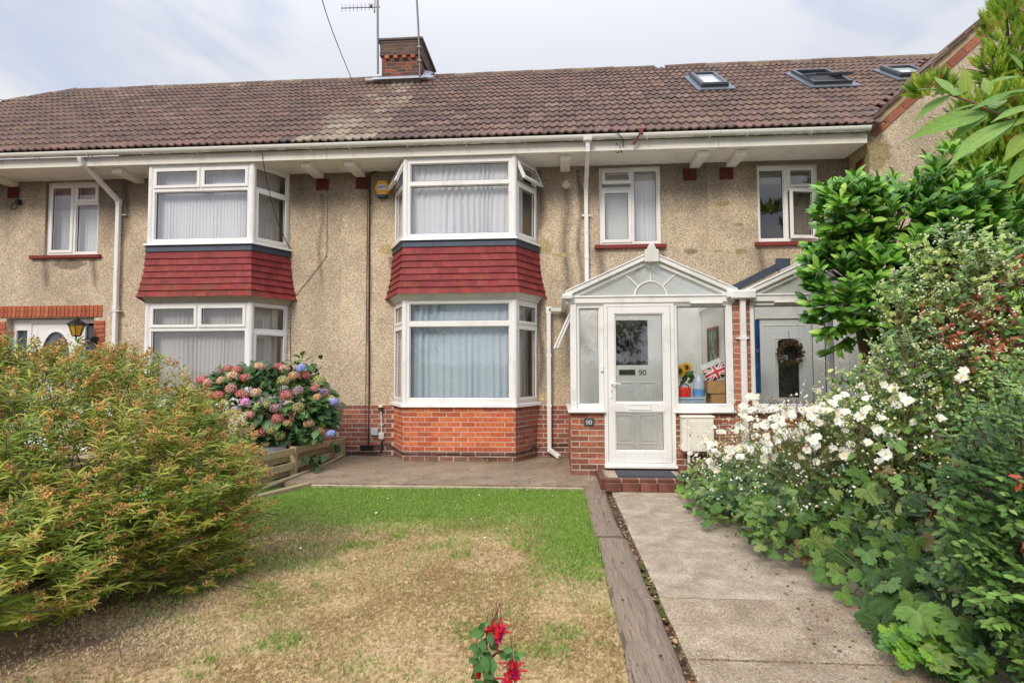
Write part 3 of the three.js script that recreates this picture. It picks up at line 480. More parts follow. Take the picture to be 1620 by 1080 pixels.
{ // right, with gable wing
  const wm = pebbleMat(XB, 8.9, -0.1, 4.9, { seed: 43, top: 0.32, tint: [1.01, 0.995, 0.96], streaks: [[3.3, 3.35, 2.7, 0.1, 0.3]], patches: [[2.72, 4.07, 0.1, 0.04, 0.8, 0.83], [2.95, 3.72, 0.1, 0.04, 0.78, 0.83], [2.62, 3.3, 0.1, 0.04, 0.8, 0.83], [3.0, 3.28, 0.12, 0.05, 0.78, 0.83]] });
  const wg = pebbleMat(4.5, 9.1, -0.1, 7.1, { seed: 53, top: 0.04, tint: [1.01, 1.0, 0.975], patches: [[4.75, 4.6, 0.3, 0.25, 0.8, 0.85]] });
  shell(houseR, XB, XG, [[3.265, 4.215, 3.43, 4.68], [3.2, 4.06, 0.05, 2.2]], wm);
  const roof = roofBase(houseR, XB, 4.58, 8.1);
  const G0 = [4.60, 4.972], GS = 0.906, valley = (z) => G0[0] + (E0.y - G0[1] + (0.78 - z) * 0.741) / GS;
  tiles(roof, XB, 22, (x, y, z) => x < valley(z) + 0.05, -0.05); ridge(roof, XB, 8.2);
  eaves(houseR, XB, 4.64, [2.86], [2.78]);
  win(houseR, { pos: [3.265, 3.43, -0.035], w: 0.95, h: 1.25, sash: 0.055, cells: [[0.045, 0.43, 0.06, 1.19, 'f'], [0.49, 0.895, 0.06, 0.84, 'r', 0.16], [0.49, 0.895, 0.90, 1.2, 's']] });
  P('window_sill', bb(3.2, 4.33, 3.362, 3.428, -0.06, 0.06, 0.008), redSill, houseR);
  const ax = 6.776, ay = G0[1] + (ax - G0[0]) * GS, rx = 2 * ax - G0[0];
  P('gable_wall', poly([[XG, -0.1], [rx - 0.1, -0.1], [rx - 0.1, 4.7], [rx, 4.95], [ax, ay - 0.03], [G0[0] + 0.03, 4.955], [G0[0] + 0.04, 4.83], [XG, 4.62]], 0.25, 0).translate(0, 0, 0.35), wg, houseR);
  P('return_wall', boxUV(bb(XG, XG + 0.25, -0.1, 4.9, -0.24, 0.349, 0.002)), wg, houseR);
  P('kneeler', boxUV(poly([[XG - 0.002, 4.60], [XG - 0.002, 4.95], [G0[0] + 0.05, 4.95], [G0[0] + 0.05, 4.82]], 0.3, 0.01).translate(0, 0, 0.05)), wg, houseR);
  airBrick(houseR, XG - 0.012, 4.49, 0.36, -Math.PI / 2);
  // gable roof planes and verge
  const gA = Math.atan(GS), L0 = Math.hypot(ax - G0[0], ay - G0[1]);
  P('gable_roof', quadGeo([[[G0[0] - 0.05, 4.93, 0.68], [ax, ay + 0.02, 0.68], [ax, ay + 0.02, -4.5], [G0[0] + 3, 4.93 + 2.72, -4.5]], [[ax, ay + 0.02, 0.68], [rx + 0.05, 4.93, 0.68], [rx + 0.05, 4.93, -4.5], [ax, ay + 0.02, -4.5]]]), tmA[2], houseR);
  for (const s of [1, -1]) {
    const X = (x) => s > 0 ? x : 2 * ax - x, ang = s > 0 ? gA : -gA;
    const along = (d, lift, z) => { const x = G0[0] + d * Math.cos(gA) - lift * Math.sin(gA); return [X(x), G0[1] + d * Math.sin(gA) + lift * Math.cos(gA), z]; };
    P('verge_board', beam(along(0.0, -0.055, 0.612), along(L0 + 0.03, -0.055, 0.612), 0.03, 0.10, 0.004), mat(S(206, 182, 142), { roughness: 0.9, map: grainT, bumpMap: grainB, bumpScale: 0.003 }), houseR);
    const vb = P('verge_bricks', beam(along(0.04, -0.165, 0.600), along(L0 - 0.02, -0.165, 0.600), 0.02, 0.12, 0.002), mortarM, houseR);
    for (let d = 0.2; d < L0 - 0.1; d += 0.305) { const q = along(d, -0.165, 0.607); PS('brick', brickGeo(0.295, 0.108, 0.03), pick(trimBrick), vb, q, [0, 0, ang]); }
    for (let d = 0.03; d < L0; d += 0.33) { const q = along(d + 0.18, 0.012, 0.50); PS('verge_tile', brickGeo(0.40, 0.035, 0.38), pick(tmA), houseR, [q[0], q[1] + rr(-0.004, 0.004), q[2]], [0, 0, ang - s * 0.05]); }
  }
  const list = []; // tiles on the left slope of the gable roof
  for (let r = 0; r < 9; r++) for (let c = 1; c < 18; c++) { const d = r * 0.33, z = 0.36 - c * TW, x = G0[0] + d * Math.cos(gA); if (x > valley(z) - 0.15 || d > L0 - 0.1) { const m = new THREE.Matrix4().makeBasis(new THREE.Vector3(0, 0, -1), new THREE.Vector3(-Math.sin(gA), Math.cos(gA), 0), new THREE.Vector3(-Math.cos(gA), -Math.sin(gA), 0)).setPosition(x, G0[1] + d * Math.sin(gA), z + 0.0); if (d < L0 - 0.1 && x > valley(z) - 0.15) list.push(tileGeo[0].clone().applyMatrix4(m)); } }
  if (0) P('gable_tiles', M(list), tmA[0], houseR).userData.kind = 'stuff';
  P('lead_valley', M([quadGeo([[[4.28, 4.965, 0.80], [4.62, 4.99, 0.80], [5.1, 5.42, 0.25], [4.75, 5.42, 0.22]]]), bb(4.5, 4.68, 4.94, 5.0, 0.64, 0.80, 0.01)]), mat(S(84, 88, 96), { roughness: 0.6, metalness: 0.2 }), houseR);
  // front door behind the second porch
  const dm = mat(S(240, 243, 244), { roughness: 0.4 });
  const top = []; for (let i = 0; i <= 10; i++) { const t = i / 10 * Math.PI; top.push([3.69 - 0.16 * Math.cos(t) * -1 * -1, 1.83 + 0.05 * Math.sin(t)]); }
  const door = P('front_door', poly(rectP(3.205, 4.055, 0.075, 2.19), 0.05, 0.003, [[[3.53, 0.95], ...top, [3.85, 0.95]]]).translate(0, 0, -0.06), dm, houseR);
  P('pane', new THREE.PlaneGeometry(0.34, 0.95).translate(3.69, 1.42, -0.04), mat(S(46, 52, 50), { roughness: 0.1 }), door);
  P('door_panel', M([ring(3.30, 3.96, 0.2, 2.1, 0.014, 0.012, 0.004).translate(0, 0, -0.013), ring(3.47, 3.91, 0.89, 1.90, 0.02, 0.012, 0.004).translate(0, 0, -0.013)]), dm, door);
}
{ // chimney on the middle house
  const ch = P('chimney', M([bb(-3.80, -2.98, 7.2, 8.62, -4.25, -2.95, 0.005)]), mortarM, houseM), dk = mat(S(150, 140, 124), { roughness: 1, map: grainT });
  const face = (A, B, y, n, mats, o) => brickRun(ch, mats, A, B, y, n, o);
  face([-3.81, -2.93], [-2.97, -2.93], 7.78, 8, chimBrick, { mortar: dk }); face([-2.97, -2.93], [-2.97, -4.26], 7.78, 8, chimBrick, { mortar: dk, shift: 1 });
  for (let k = 0; k < 4; k++) PS('brick', brickGeo(0.10, 0.066, 0.08), pick(archBrick), ch, [-3.68 + k * 0.195, 8.335, -2.905]);
  const oldB = brickMats([[120, 92, 82], [108, 86, 78], [130, 98, 84], [98, 84, 78]]), grey = mat(S(128, 122, 114), { roughness: 1, map: grainT });
  face([-3.84, -2.89], [-2.93, -2.89], 8.40, 4, oldB, { mortar: grey }); face([-2.93, -2.89], [-2.93, -4.30], 8.40, 4, oldB, { mortar: grey });
  P('chimney_band', bb(-3.85, -2.92, 8.375, 8.40, -4.31, -2.88, 0.008), grey, ch);
  P('chimney_cap', M([bb(-3.90, -2.87, 8.70, 8.76, -4.35, -2.84, 0.015), bb(-3.86, -2.91, 8.66, 8.70, -4.32, -2.87, 0.01)]), grey, ch);
  P('lead_apron', M([bb(-3.86, -2.94, 7.78, 7.90, -2.935, -2.915, 0.004), quadGeo([[[-4.0, 7.80, -2.80], [-2.85, 7.80, -2.80], [-2.85, 7.92, -2.93], [-4.0, 7.92, -2.93]]]), quadGeo([[[-2.90, 7.83, -2.85], [-2.78, 7.83, -2.85], [-2.74, 8.22, -3.4], [-2.94, 8.28, -3.4]]]), bx(0.3, 0.1, 0.12, -2.78, 7.86, -2.95, 0.03), bx(0.34, 0.09, 0.12, -4.02, 7.85, -2.95, 0.03)]), mat(S(168, 172, 180), { roughness: 0.6, metalness: 0.1 }), ch);
  // aerials
  const pole = mat(S(120, 116, 114), { roughness: 0.5, metalness: 0.5 });
  const a = thing('tv_aerial', 'thin grey television aerial with a comb of rods on the left mast of the chimney', 'aerial', [-3.87, 7.9, -2.84]);
  P('mast', tube([[-3.87, 7.95, -2.84], [-3.895, 10.0, -2.84]], 0.024, 2, 8), pole, a);
  P('boom', tube([[-4.72, 9.48, -2.84], [-3.83, 9.46, -2.84]], 0.011, 2, 6), pole, a);
  for (let k = 0; k < 9; k++) P('rod', tube([[-4.70 + k * 0.088, 9.39, -2.84], [-4.70 + k * 0.088, 9.56, -2.84]], 0.006, 1, 5), pole, a);
  P('reflector', M([tube([[-3.955, 9.33, -2.84], [-3.945, 9.7, -2.84]], 0.012, 1, 5), tube([[-3.99, 9.38, -2.9], [-3.93, 9.36, -2.75]], 0.006, 1, 5)]), pole, a); P('dipole', bx(0.05, 0.08, 0.05, -4.04, 9.49, -2.84, 0.01), black, a);
  const b = thing('aerial_pole', 'leaning bare grey pole strapped to the right corner of the chimney', 'pole', [-2.95, 7.9, -2.84]);
  P('mast', tube([[-2.93, 7.85, -2.84], [-2.955, 8.7, -2.84], [-3.03, 10.0, -2.84]], 0.022, 4, 8), pole, b); P('clamp', M([bx(0.09, 0.05, 0.09, -2.945, 8.5, -2.85, 0.01), bx(0.09, 0.05, 0.09, -2.935, 8.2, -2.85, 0.01)]), pole, b);
}
{ const sc = thing('security_sensor', 'small black sensor with a loose wire under the leftmost air brick', 'sensor', [-9.42, 4.38, 0.03]); P('body', bx(0.07, 0.09, 0.08, -9.42, 4.38, 0.05, 0.012), black, sc); P('wire', tube([[-9.42, 4.34, 0.04], [-9.5, 4.26, 0.03], [-9.58, 4.28, 0.02], [-9.56, 4.38, 0.01]], 0.006, 16, 5), black, sc); }
// roof windows
function roofWindow(house, x0, x1, s0, s1, open, blind) {
  const g = new THREE.Group(); g.name = 'roof_window'; const w = WP.get(house), o = onRoof(s0, 0.03); g.position.set(x0 - w.x, o[0] - w.y, o[1] - w.z); g.rotation.x = PITCH - Math.PI / 2; house.add(g);
  const W = x1 - x0, H = s1 - s0, fm = mat(S(72, 78, 84), { roughness: 0.4, metalness: 0.4 });
  L('flashing', poly(rectP(-0.1, W + 0.1, -0.18, H + 0.08), 0.03, 0.003, [rectH(0.02, W - 0.02, 0.02, H - 0.02)]), mat(S(98, 104, 112), { roughness: 0.5, metalness: 0.3 }), g);
  L('frame', ring(0, W, 0, H, 0.05, 0.09, 0.006), fm, g);
  const sash = ring(0.01, W - 0.01, 0.01, H - 0.01, 0.06, 0.05, 0.006).translate(0, 0, 0.06), pane = new THREE.PlaneGeometry(W - 0.12, H - 0.12).translate(W / 2, H / 2, 0.085), back = new THREE.PlaneGeometry(W - 0.1, H - 0.1).translate(W / 2, H / 2, 0.02);
  if (open) for (const q of [sash, pane]) rot(q.translate(0, -H * 0.5, -0.08), -open).translate(0, H * 0.5, 0.08);
  L('sash', sash, fm, g); L('pane', pane, glass, g); L(blind ? 'blind' : 'opening', back, blind ? mat(S(214, 218, 226), { roughness: 0.8 }) : mat(S(26, 28, 32)), g);
}
roofWindow(houseR, 2.76, 3.26, 2.76, 3.92, 0, true); roofWindow(houseR, 4.74, 5.42, 2.62, 3.85, 0.2, false); roofWindow(houseR, 6.42, 7.0, 3.0, 3.8, 0, true);

// ---------------------------------------------------------------- curtains
curtain('pale blue-white net curtain in the upper front of the middle bay', null, [-2.30, 3.48, 0.47], 0, 1.64, 1.24, { folds: 17, amp: 0.03, seed: 4 });
curtain('net curtain toned blue-grey for shade and sky reflection in the lower front of the middle bay above the brick base', null, [-2.30, 0.915, 0.47], 0, 1.64, 1.56, { mat: netShadeBlue, folds: 15, amp: 0.035, seed: 9, gather: 0.02, hem: 0.05 });
curtain('net curtain behind the right side panes of the upper middle bay', null, [-0.68, 3.48, 0.46], BA, 0.36, 1.24, { folds: 5, amp: 0.02, seed: 12, nx: 50 });
curtain('net curtain behind the left side panes of the upper middle bay', null, [-2.60, 3.48, -0.02], -BA, 0.5, 1.24, { folds: 6, amp: 0.02, seed: 13, nx: 50 });
curtain('net curtain toned blue-grey for shade and sky reflection, tied back behind the right side panes of the lower middle bay', null, [-0.68, 0.915, 0.46], BA, 0.36, 1.55, { mat: netShadeBlue, folds: 5, amp: 0.02, seed: 14, nx: 50, gather: 0.8 });
curtain('grey net curtain behind the left side panes of the lower middle bay', null, [-2.60, 0.915, -0.02], -BA, 0.5, 1.55, { mat: netGrey, folds: 6, amp: 0.02, seed: 15, nx: 50 });
curtain('white net curtain with close pleats in the upper front of the left bay', null, [-6.52, 3.48, 0.47], 0, 1.64, 1.24, { mat: net, folds: 30, amp: 0.018, seed: 21, nx: 220 });
curtain('grey-white lace curtain in the lower front of the left bay behind the hydrangea', null, [-6.52, 0.915, 0.47], 0, 1.64, 1.56, { mat: netGrey, folds: 24, amp: 0.02, seed: 22, nx: 200 });
curtain('grey net curtain behind the upper right side pane of the left bay', null, [-4.92, 3.48, 0.46], BA, 0.52, 1.24, { mat: netGrey, folds: 9, amp: 0.015, seed: 23, nx: 70 });
curtain('grey net curtain behind the lower right side pane of the left bay', null, [-4.92, 0.915, 0.46], BA, 0.52, 1.55, { mat: netGrey, folds: 9, amp: 0.015, seed: 24, nx: 70 });
curtain('white net in the small upper window left of the left downpipe', null, [-8.93, 3.45, -0.2], 0, 0.97, 0.98, { folds: 13, amp: 0.02, seed: 31 });
curtain('purple-grey gathered valance in the small upper window left of the left downpipe', null, [-8.93, 4.28, -0.17], 0, 0.97, 0.42, { mat: lilac, folds: 15, amp: 0.02, seed: 32 });
curtain('plain white roller blind in the sash left of the small window above the middle porch', null, [0.80, 3.46, -0.17], 0, 0.47, 1.2, { mat: cloth(S(232, 236, 238), 0.2), folds: 2, amp: 0.003, seed: 33, nx: 30, name: 'roller_blind', cat: 'blind' });
curtain('white curtain drawn across the right pane of the small window above the middle porch', null, [1.29, 3.46, -0.17], 0, 0.43, 1.22, { folds: 5, amp: 0.025, seed: 34, nx: 70 });
curtain('dark brown curtain inside the ajar casement of the right upstairs window', null, [3.82, 3.46, -0.2], 0, 0.36, 1.2, { mat: drape, folds: 5, amp: 0.02, seed: 41, nx: 50 });
curtain('short grey-green blind across the top of the right upstairs window', null, [3.29, 4.42, -0.16], 0, 0.92, 0.26, { mat: cloth(S(136, 144, 138), 0.1), folds: 1, amp: 0.002, seed: 42, nx: 20, name: 'roller_blind', cat: 'blind' });

// ---------------------------------------------------------------- ground, slabs, lawn
const soilT = tex(1024, 1024, (i, j) => { const n = fbm(i / 10, j / 10, 4, 0, 81), m = fbm(i / 110, j / 110, 4, 0, 83), g = hash(i >> 1, j >> 1, 4); let c = mix3([78, 62, 50], [128, 104, 82], n); c = c.map((q) => q * (0.75 + 0.5 * m)); if (g > 0.97) c = [150, 128, 100]; return c; }, { size: 2.4 });
const soilM = mat(0xffffff, { map: soilT, roughness: 1, bumpMap: grainB, bumpScale: 0.02 });
struct('ground', boxUV(ni(new THREE.PlaneGeometry(500, 500, 8, 8).rotateX(-Math.PI / 2).translate(0, -0.10, 0))), soilM);
const concT = tex(1024, 1024, (i, j) => { const n = fbm(i / 6, j / 6, 4, 0, 91), m = fbm(i / 130, j / 130, 5, 0, 93), g = hash(i >> 1, j >> 1, 14); let q = 184 + (n - 0.5) * 60 + (m - 0.5) * 60; let c = [q, q * 0.955, q * 0.89]; if (g > 0.95) c = c.map((v) => v + 34); if (g < 0.06) c = c.map((v) => v - 44); const moss = sstep(fbm(i / 40, j / 40, 4, 0, 97), 0.62, 0.8); return mix3(c, [96, 92, 74], moss * 0.35); }, { size: 1.9 });
const aggT = tex(1024, 1024, (i, j) => { // worn concrete with its pebbles showing
  const cs = 7, gx = i / cs, gy = j / cs, ix = Math.floor(gx), iy = Math.floor(gy); let b = 9, b2 = 9, id = 0; const C = Math.floor(1024 / cs);
  for (let y = -1; y <= 1; y++) for (let x = -1; x <= 1; x++) { const px = (ix + x + C) % C, py = (iy + y + C) % C, dx = ix + x + hash(px, py, 1) - gx, dy = iy + y + hash(px, py, 2) - gy, d = dx * dx + dy * dy; if (d < b) { b2 = b; b = d; id = py * C + px; } else if (d < b2) b2 = d; }
  const k = sstep(Math.sqrt(b2) - Math.sqrt(b), 0.06, 0.3), m = fbm(i / 120, j / 120, 5, 0, 99), on = hash(id, 5, 5) > 0.38 ? 1 : 0.15, l = (m - 0.5) * 70, n = (fbm(i / 5, j / 5, 3, 0, 7) - 0.5) * 50;
  const pal = [[186, 164, 136], [160, 136, 108], [206, 196, 178], [140, 122, 106], [172, 150, 120], [128, 104, 86], [196, 160, 122]][Math.floor(hash(id, 2, 2) * 7)];
  return mix3([172 + l + n, 164 + l + n, 150 + l + n], pal.map((q) => q + l * 0.6), k * on); }, { size: 1.35 });
const concM = mat(S(255, 246, 230), { map: concT, roughness: 0.95, bumpMap: grainB, bumpScale: 0.006 }), aggM = mat(S(255, 248, 236), { map: aggT, roughness: 0.92, bumpMap: grainB, bumpScale: 0.012 }), concM2 = mat(S(206, 190, 172), { map: concT, roughness: 0.95, bumpMap: grainB, bumpScale: 0.006 });
function slab(x0, x1, z0, z1, y, m, nm = 'path', amp = 0.006) {
  const nx = Math.max(2, Math.round((x1 - x0) / 0.12)), nz = Math.max(2, Math.round((z1 - z0) / 0.12)), g = new THREE.BoxGeometry(x1 - x0, 0.16, z1 - z0, nx, 1, nz), p = g.attributes.position;
  for (let i = 0; i < p.count; i++) { const X = p.getX(i), Z = p.getZ(i), e = Math.min((x1 - x0) / 2 - Math.abs(X), (z1 - z0) / 2 - Math.abs(Z)); p.setX(i, X + (fbm(Z * 5, X * 3, 3, 0, 2) - 0.5) * 0.02); if (p.getY(i) > 0) p.setY(i, 0.08 + (fbm(X * 3 + x0, Z * 3 + z0, 3, 0, 5) - 0.5) * amp * 2 - (e < 0.02 ? 0.008 : 0)); }
  g.translate((x0 + x1) / 2, y - 0.08, (z0 + z1) / 2); g.computeVertexNormals(); boxUV(g); return g;
}
struct('concrete_apron', slab(-3.42, 0.655, -0.02, 2.34, 0, concM2), concM2);
struct('apron_kerb', boxUV(slab(-3.06, 0.33, 2.343, 2.40, -0.022, concM2, '', 0.004)), concM);
const aggP = mat(S(255, 253, 248), { map: aggT.clone(), roughness: 0.93, bumpMap: grainB, bumpScale: 0.008 }); aggP.map.repeat.set(1 / 0.95, 1 / 0.95); aggP.map.needsUpdate = true;
const path = struct('path', boxUV(ni(new THREE.BoxGeometry(1.7, 0.1, 12).translate(1.5, -0.17, 6))), concM);
[[2.36, 3.735, aggP], [3.75, 5.69, aggP], [5.70, 6.49, aggM], [6.51, 9.2, aggM], [9.22, 12, aggM]].forEach(([a, b, m], i) => P('path_slab', slab(0.665 - i * 0.004, 2.15, a, b, -0.052, m, 'path', 0.005), m, path));
const lawnMask = (x, z) => { // 1 lush green, 0 dry straw
  const n = fbm(x * 1.1 + 20, z * 1.1 + 5, 4, 0, 101), m = fbm(x * 4, z * 4, 3, 0, 103);
  let g = 1 - sstep(z + (n - 0.5) * 0.9 - 0.2 * Math.max(0, x + 0.6), 2.8, 5.0);
  g = Math.max(g, 0.95 * (1 - sstep(z, 4.4, 6.2)) * sstep(x, -0.4, 0.15));
  g = Math.max(g, 0.3 * sstep(n * 0.6 + m * 0.5, 0.60, 0.8));
  g = Math.max(g, 0.22 * (1 - sstep(Math.hypot(x + 2.2, z - 5.6), 0.35, 1.0)) * sstep(m, 0.3, 0.6));
  return clamp(g + (m - 0.5) * 0.22 * (z > 2.9 ? 1 : 0.3));
};
const bare = (x, z) => sstep(fbm(x * 1.7 + 3, z * 2.3 + 8, 4, 0, 107), 0.60, 0.70) * sstep(z, 3.9, 4.8);
const lawnX0 = -5.2, lawnZ1 = 9.4;
{
  const N = 1024, x0 = lawnX0, x1 = 0.34, z0 = 2.36, z1 = lawnZ1, t = tex(N, N, (i, j) => {
    const x = x0 + (i + 0.5) / N * (x1 - x0), z = z0 + (j + 0.5) / N * (z1 - z0), g = lawnMask(x, z), b = bare(x, z), n = fbm(i / 3, j / 3, 3, 0, 109);
    let c = mix3([188, 163, 120], [112, 142, 60], g); c = mix3(c, [158, 132, 100], b * 0.6); const s = (1 - sstep(Math.hypot((x + 3.6) / 1.7, (z - 6.7) / 1.6) + (fbm(x * 3, z * 3, 3, 0, 88) - 0.5) * 0.9, 0.6, 1.15)) * 0.9; c = mix3(c, [104, 82, 66], s); return c.map((q) => q * (0.72 + 0.5 * n)); });
  t.wrapS = t.wrapT = THREE.ClampToEdgeWrapping;
  const g = new THREE.PlaneGeometry(x1 - x0, z1 - z0, 60, 60), p = g.attributes.position, uv = g.attributes.uv;
  for (let i = 0; i < p.count; i++) { const x = x0 + uv.getX(i) * (x1 - x0), z = z0 + uv.getY(i) * (z1 - z0); p.setXYZ(i, x, -0.06 + (fbm(x * 1.5, z * 1.5, 3, 0, 111) - 0.5) * 0.03, z); }
  g.index.array.reverse(); g.computeVertexNormals(); struct('lawn', g, mat(0xffffff, { map: t, roughness: 1, bumpMap: grainB, bumpScale: 0.01 }));
  // grass: tufts of blades, one object
  const tufts = [0, 1, 2].map((v) => { R.seed(300 + v); const q = []; const P0 = [], ix = []; for (let k = 0; k < 7; k++) { const a = rr(0, 6.28), r = rr(0, 0.012), h = rr(0.6, 1) * 0.045, l = rr(0.1, 0.7) * 0.035, w = 0.0016, bx0 = Math.cos(a * 3) * r, bz = Math.sin(a * 5) * r, dx = Math.cos(a), dz = Math.sin(a), n = P0.length / 3; P0.push(bx0 - dz * w, 0, bz + dx * w, bx0 + dz * w, 0, bz - dx * w, bx0 + dx * l * 0.4 - dz * w * 0.7, h * 0.65, bz + dz * l * 0.4 + dx * w * 0.7, bx0 + dx * l * 0.4 + dz * w * 0.7, h * 0.65, bz + dz * l * 0.4 - dx * w * 0.7, bx0 + dx * l, h, bz + dz * l); ix.push(n, n + 1, n + 2, n + 1, n + 3, n + 2, n + 2, n + 3, n + 4); } const g = new THREE.BufferGeometry(); g.setAttribute('position', new THREE.Float32BufferAttribute(P0, 3)); g.setIndex(ix); g.computeVertexNormals(); return g; });
  R.seed(77); const per = [[], [], []];
  for (let k = 0; k < 250000; k++) {
    const x = rr(-4.4, 0.335 + 0.03 * Math.sin(k)), z = 2.41 + 6.6 * R() ** 0.92; if (x < -3.35 && z < 3.1) continue; if (bare(x, z) > 0.45 + 0.7 * R()) continue; if (Math.hypot((x + 3.6) / 1.7, (z - 6.7) / 1.6) < 0.35 + 0.8 * R()) continue;
    if (x < -3.1 + (z - 2.4) * -0.35 && z < 3.2) continue;
    per[k % 3].push([x, z]);
  }
  const gm = mat(0xffffff, { roughness: 0.85 }), root = thing('grass', 'short lawn grass, green by the apron and dry straw towards the front', 'grass', [-1.5, 0, 5]); root.userData.kind = 'stuff';
  per.forEach((list, v) => {
    const im = new THREE.InstancedMesh(tufts[v], gm, list.length), m = new THREE.Matrix4(), q = new THREE.Quaternion(), c = new THREE.Color(); im.name = 'blades'; im.userData.kind = 'stuff';
    list.forEach(([x, z], i) => {
      const g = lawnMask(x, z), lush = R() < g * 1.05, s = (lush ? rr(0.5, 0.85) : rr(0.35, 0.75)) * (0.75 + 0.5 * fbm(x * 3, z * 3 + 9, 3, 0, 133)), tall = (z < 2.52 || x > 0.27) && R() < 0.35 ? 1.6 : 1;
      m.compose(new THREE.Vector3(x + 1.5, -0.062 + (fbm(x * 1.5, z * 1.5, 3, 0, 111) - 0.5) * 0.03, z - 5), q.setFromEuler(new THREE.Euler(rr(-0.3, 0.3) * (lush ? 1 : 2.2), rr(0, 6.28), rr(-0.3, 0.3) * (lush ? 1 : 2.2))), new THREE.Vector3(s * (lush ? 1 : 1.25), s * tall * (lush ? 1 : 0.7), s * (lush ? 1 : 1.25)));
      im.setMatrixAt(i, m);
      const t = R(); if (lush) c.copy(S(...mix3([100, 138, 52], [164, 188, 88], t))); else c.copy(S(...(t < 0.1 ? [150, 146, 86] : mix3([156, 130, 88], [226, 207, 164], clamp(R() * 0.7 + 1.3 * (fbm(x * 2.2 + 4, z * 2.2, 4, 0, 131) - 0.38))))));
      im.setColorAt(i, c);
    });
    im.castShadow = im.receiveShadow = true; root.add(im);
  });
}
// timber sleepers along the path
const woodT = (seed, base, hi, crack) => tex(512, 1024, (i, j) => { const n = fbm(i / 3.2, j / 90, 4, 0, seed), m = fbm(i / 60, j / 160, 4, 0, seed + 3), w = fbm(i / 12 + 2 * fbm(i / 80, j / 200, 2, 0, seed + 7), j / 240, 3, 0, seed + 5); let c = mix3(base, hi, clamp(n * 0.7 + m * 0.5 - 0.1)); const k = 1 - sstep(Math.abs(w - 0.5), 0.0, 0.012); return c.map((q) => q * (1 - crack * k)); }, { size: 0.5, sizeV: 1.6 });
const woodB = tex(512, 1024, (i, j) => { const n = fbm(i / 3.2, j / 90, 4, 0, 205), w = fbm(i / 12 + 2 * fbm(i / 80, j / 200, 2, 0, 207), j / 240, 3, 0, 205), q = 255 * n * sstep(Math.abs(w - 0.5), 0.0, 0.015); return [q, q, q]; }, { data: true, size: 0.5, sizeV: 1.6 });
const sleeperM = mat(0xffffff, { map: woodT(200, [116, 101, 86], [156, 138, 120], 0.5), roughness: 0.95, bumpMap: woodB, bumpScale: 0.006 });
function sleeper(x0, x1, z0, z1, label, sd) {
  const g = new THREE.BoxGeometry(x1 - x0, 0.2, z1 - z0, 14, 2, 60), p = g.attributes.position;
  const split = (z) => 0.03 + 0.05 * Math.sin(z * 1.7 + sd) + 0.03 * Math.sin(z * 5.1);
  for (let i = 0; i < p.count; i++) {
    let X = p.getX(i), Y = p.getY(i), Z = p.getZ(i); const ed = (x1 - x0) / 2 - Math.abs(X), n = fbm(X * 9 + sd, Z * 2, 3, 0, sd) - 0.5;
    X += (fbm(Z * 2.2, sd + (X > 0 ? 5 : 0), 3, 0, sd) - 0.5) * 0.035; if (Y > 0) { Y += n * 0.018 - 0.025 * (1 - sstep(ed, 0, 0.03)); const c = Math.abs(p.getX(i) - split(Z)); if (c < 0.012 && Math.sin(Z * 1.3 + sd) > -0.4) Y -= 0.02; }
    Z += (fbm(X * 20, sd, 2, 0, sd) - 0.5) * 0.03 * sstep(Math.abs(Z), (z1 - z0) / 2 - 0.1, (z1 - z0) / 2); p.setXYZ(i, X, Y, Z);
  }
  g.translate((x0 + x1) / 2, -0.125, (z0 + z1) / 2); g.computeVertexNormals(); boxUV(g);
  const t = thing('timber_sleeper', label, 'sleeper', [(x0 + x1) / 2, -0.2, (z0 + z1) / 2]); P('beam', g, sleeperM, t);
  const hs = []; for (let k = 0; k < 5; k++) hs.push(new THREE.CylinderGeometry(0.008, 0.008, 0.004, 8).translate(mix(x0, x1, rr(0.2, 0.8)), -0.016, mix(z0, z1, 0.15 + 0.16 * k))); P('bolt_hole', M(hs), black, t);
}
sleeper(0.328, 0.575, 2.37, 4.42, 'grey weathered timber sleeper edging the green end of the lawn by the step', 3);
sleeper(0.345, 0.605, 4.50, 8.9, 'long cracked timber sleeper beside the dry front part of the lawn', 8);
{ R.seed(58); const q = []; for (let i = 0; i < 20; i++) { const x = rr(-3, 0.2), z = rr(2.5, 5.2), s = rr(0.005, 0.010); q.push(rot(new THREE.CircleGeometry(s, 6).rotateX(-Math.PI / 2), rr(-0.5, 0.5), rr(0, 6), rr(-0.5, 0.5)).translate(x, -0.03 + rr(0, 0.012), z)); } tag(solo('fallen_petals', M(q), mat(S(240, 238, 230), { roughness: 0.8 })), 'scattered small white petals lying on the green part of the lawn', 'petals', null, 'stuff'); }
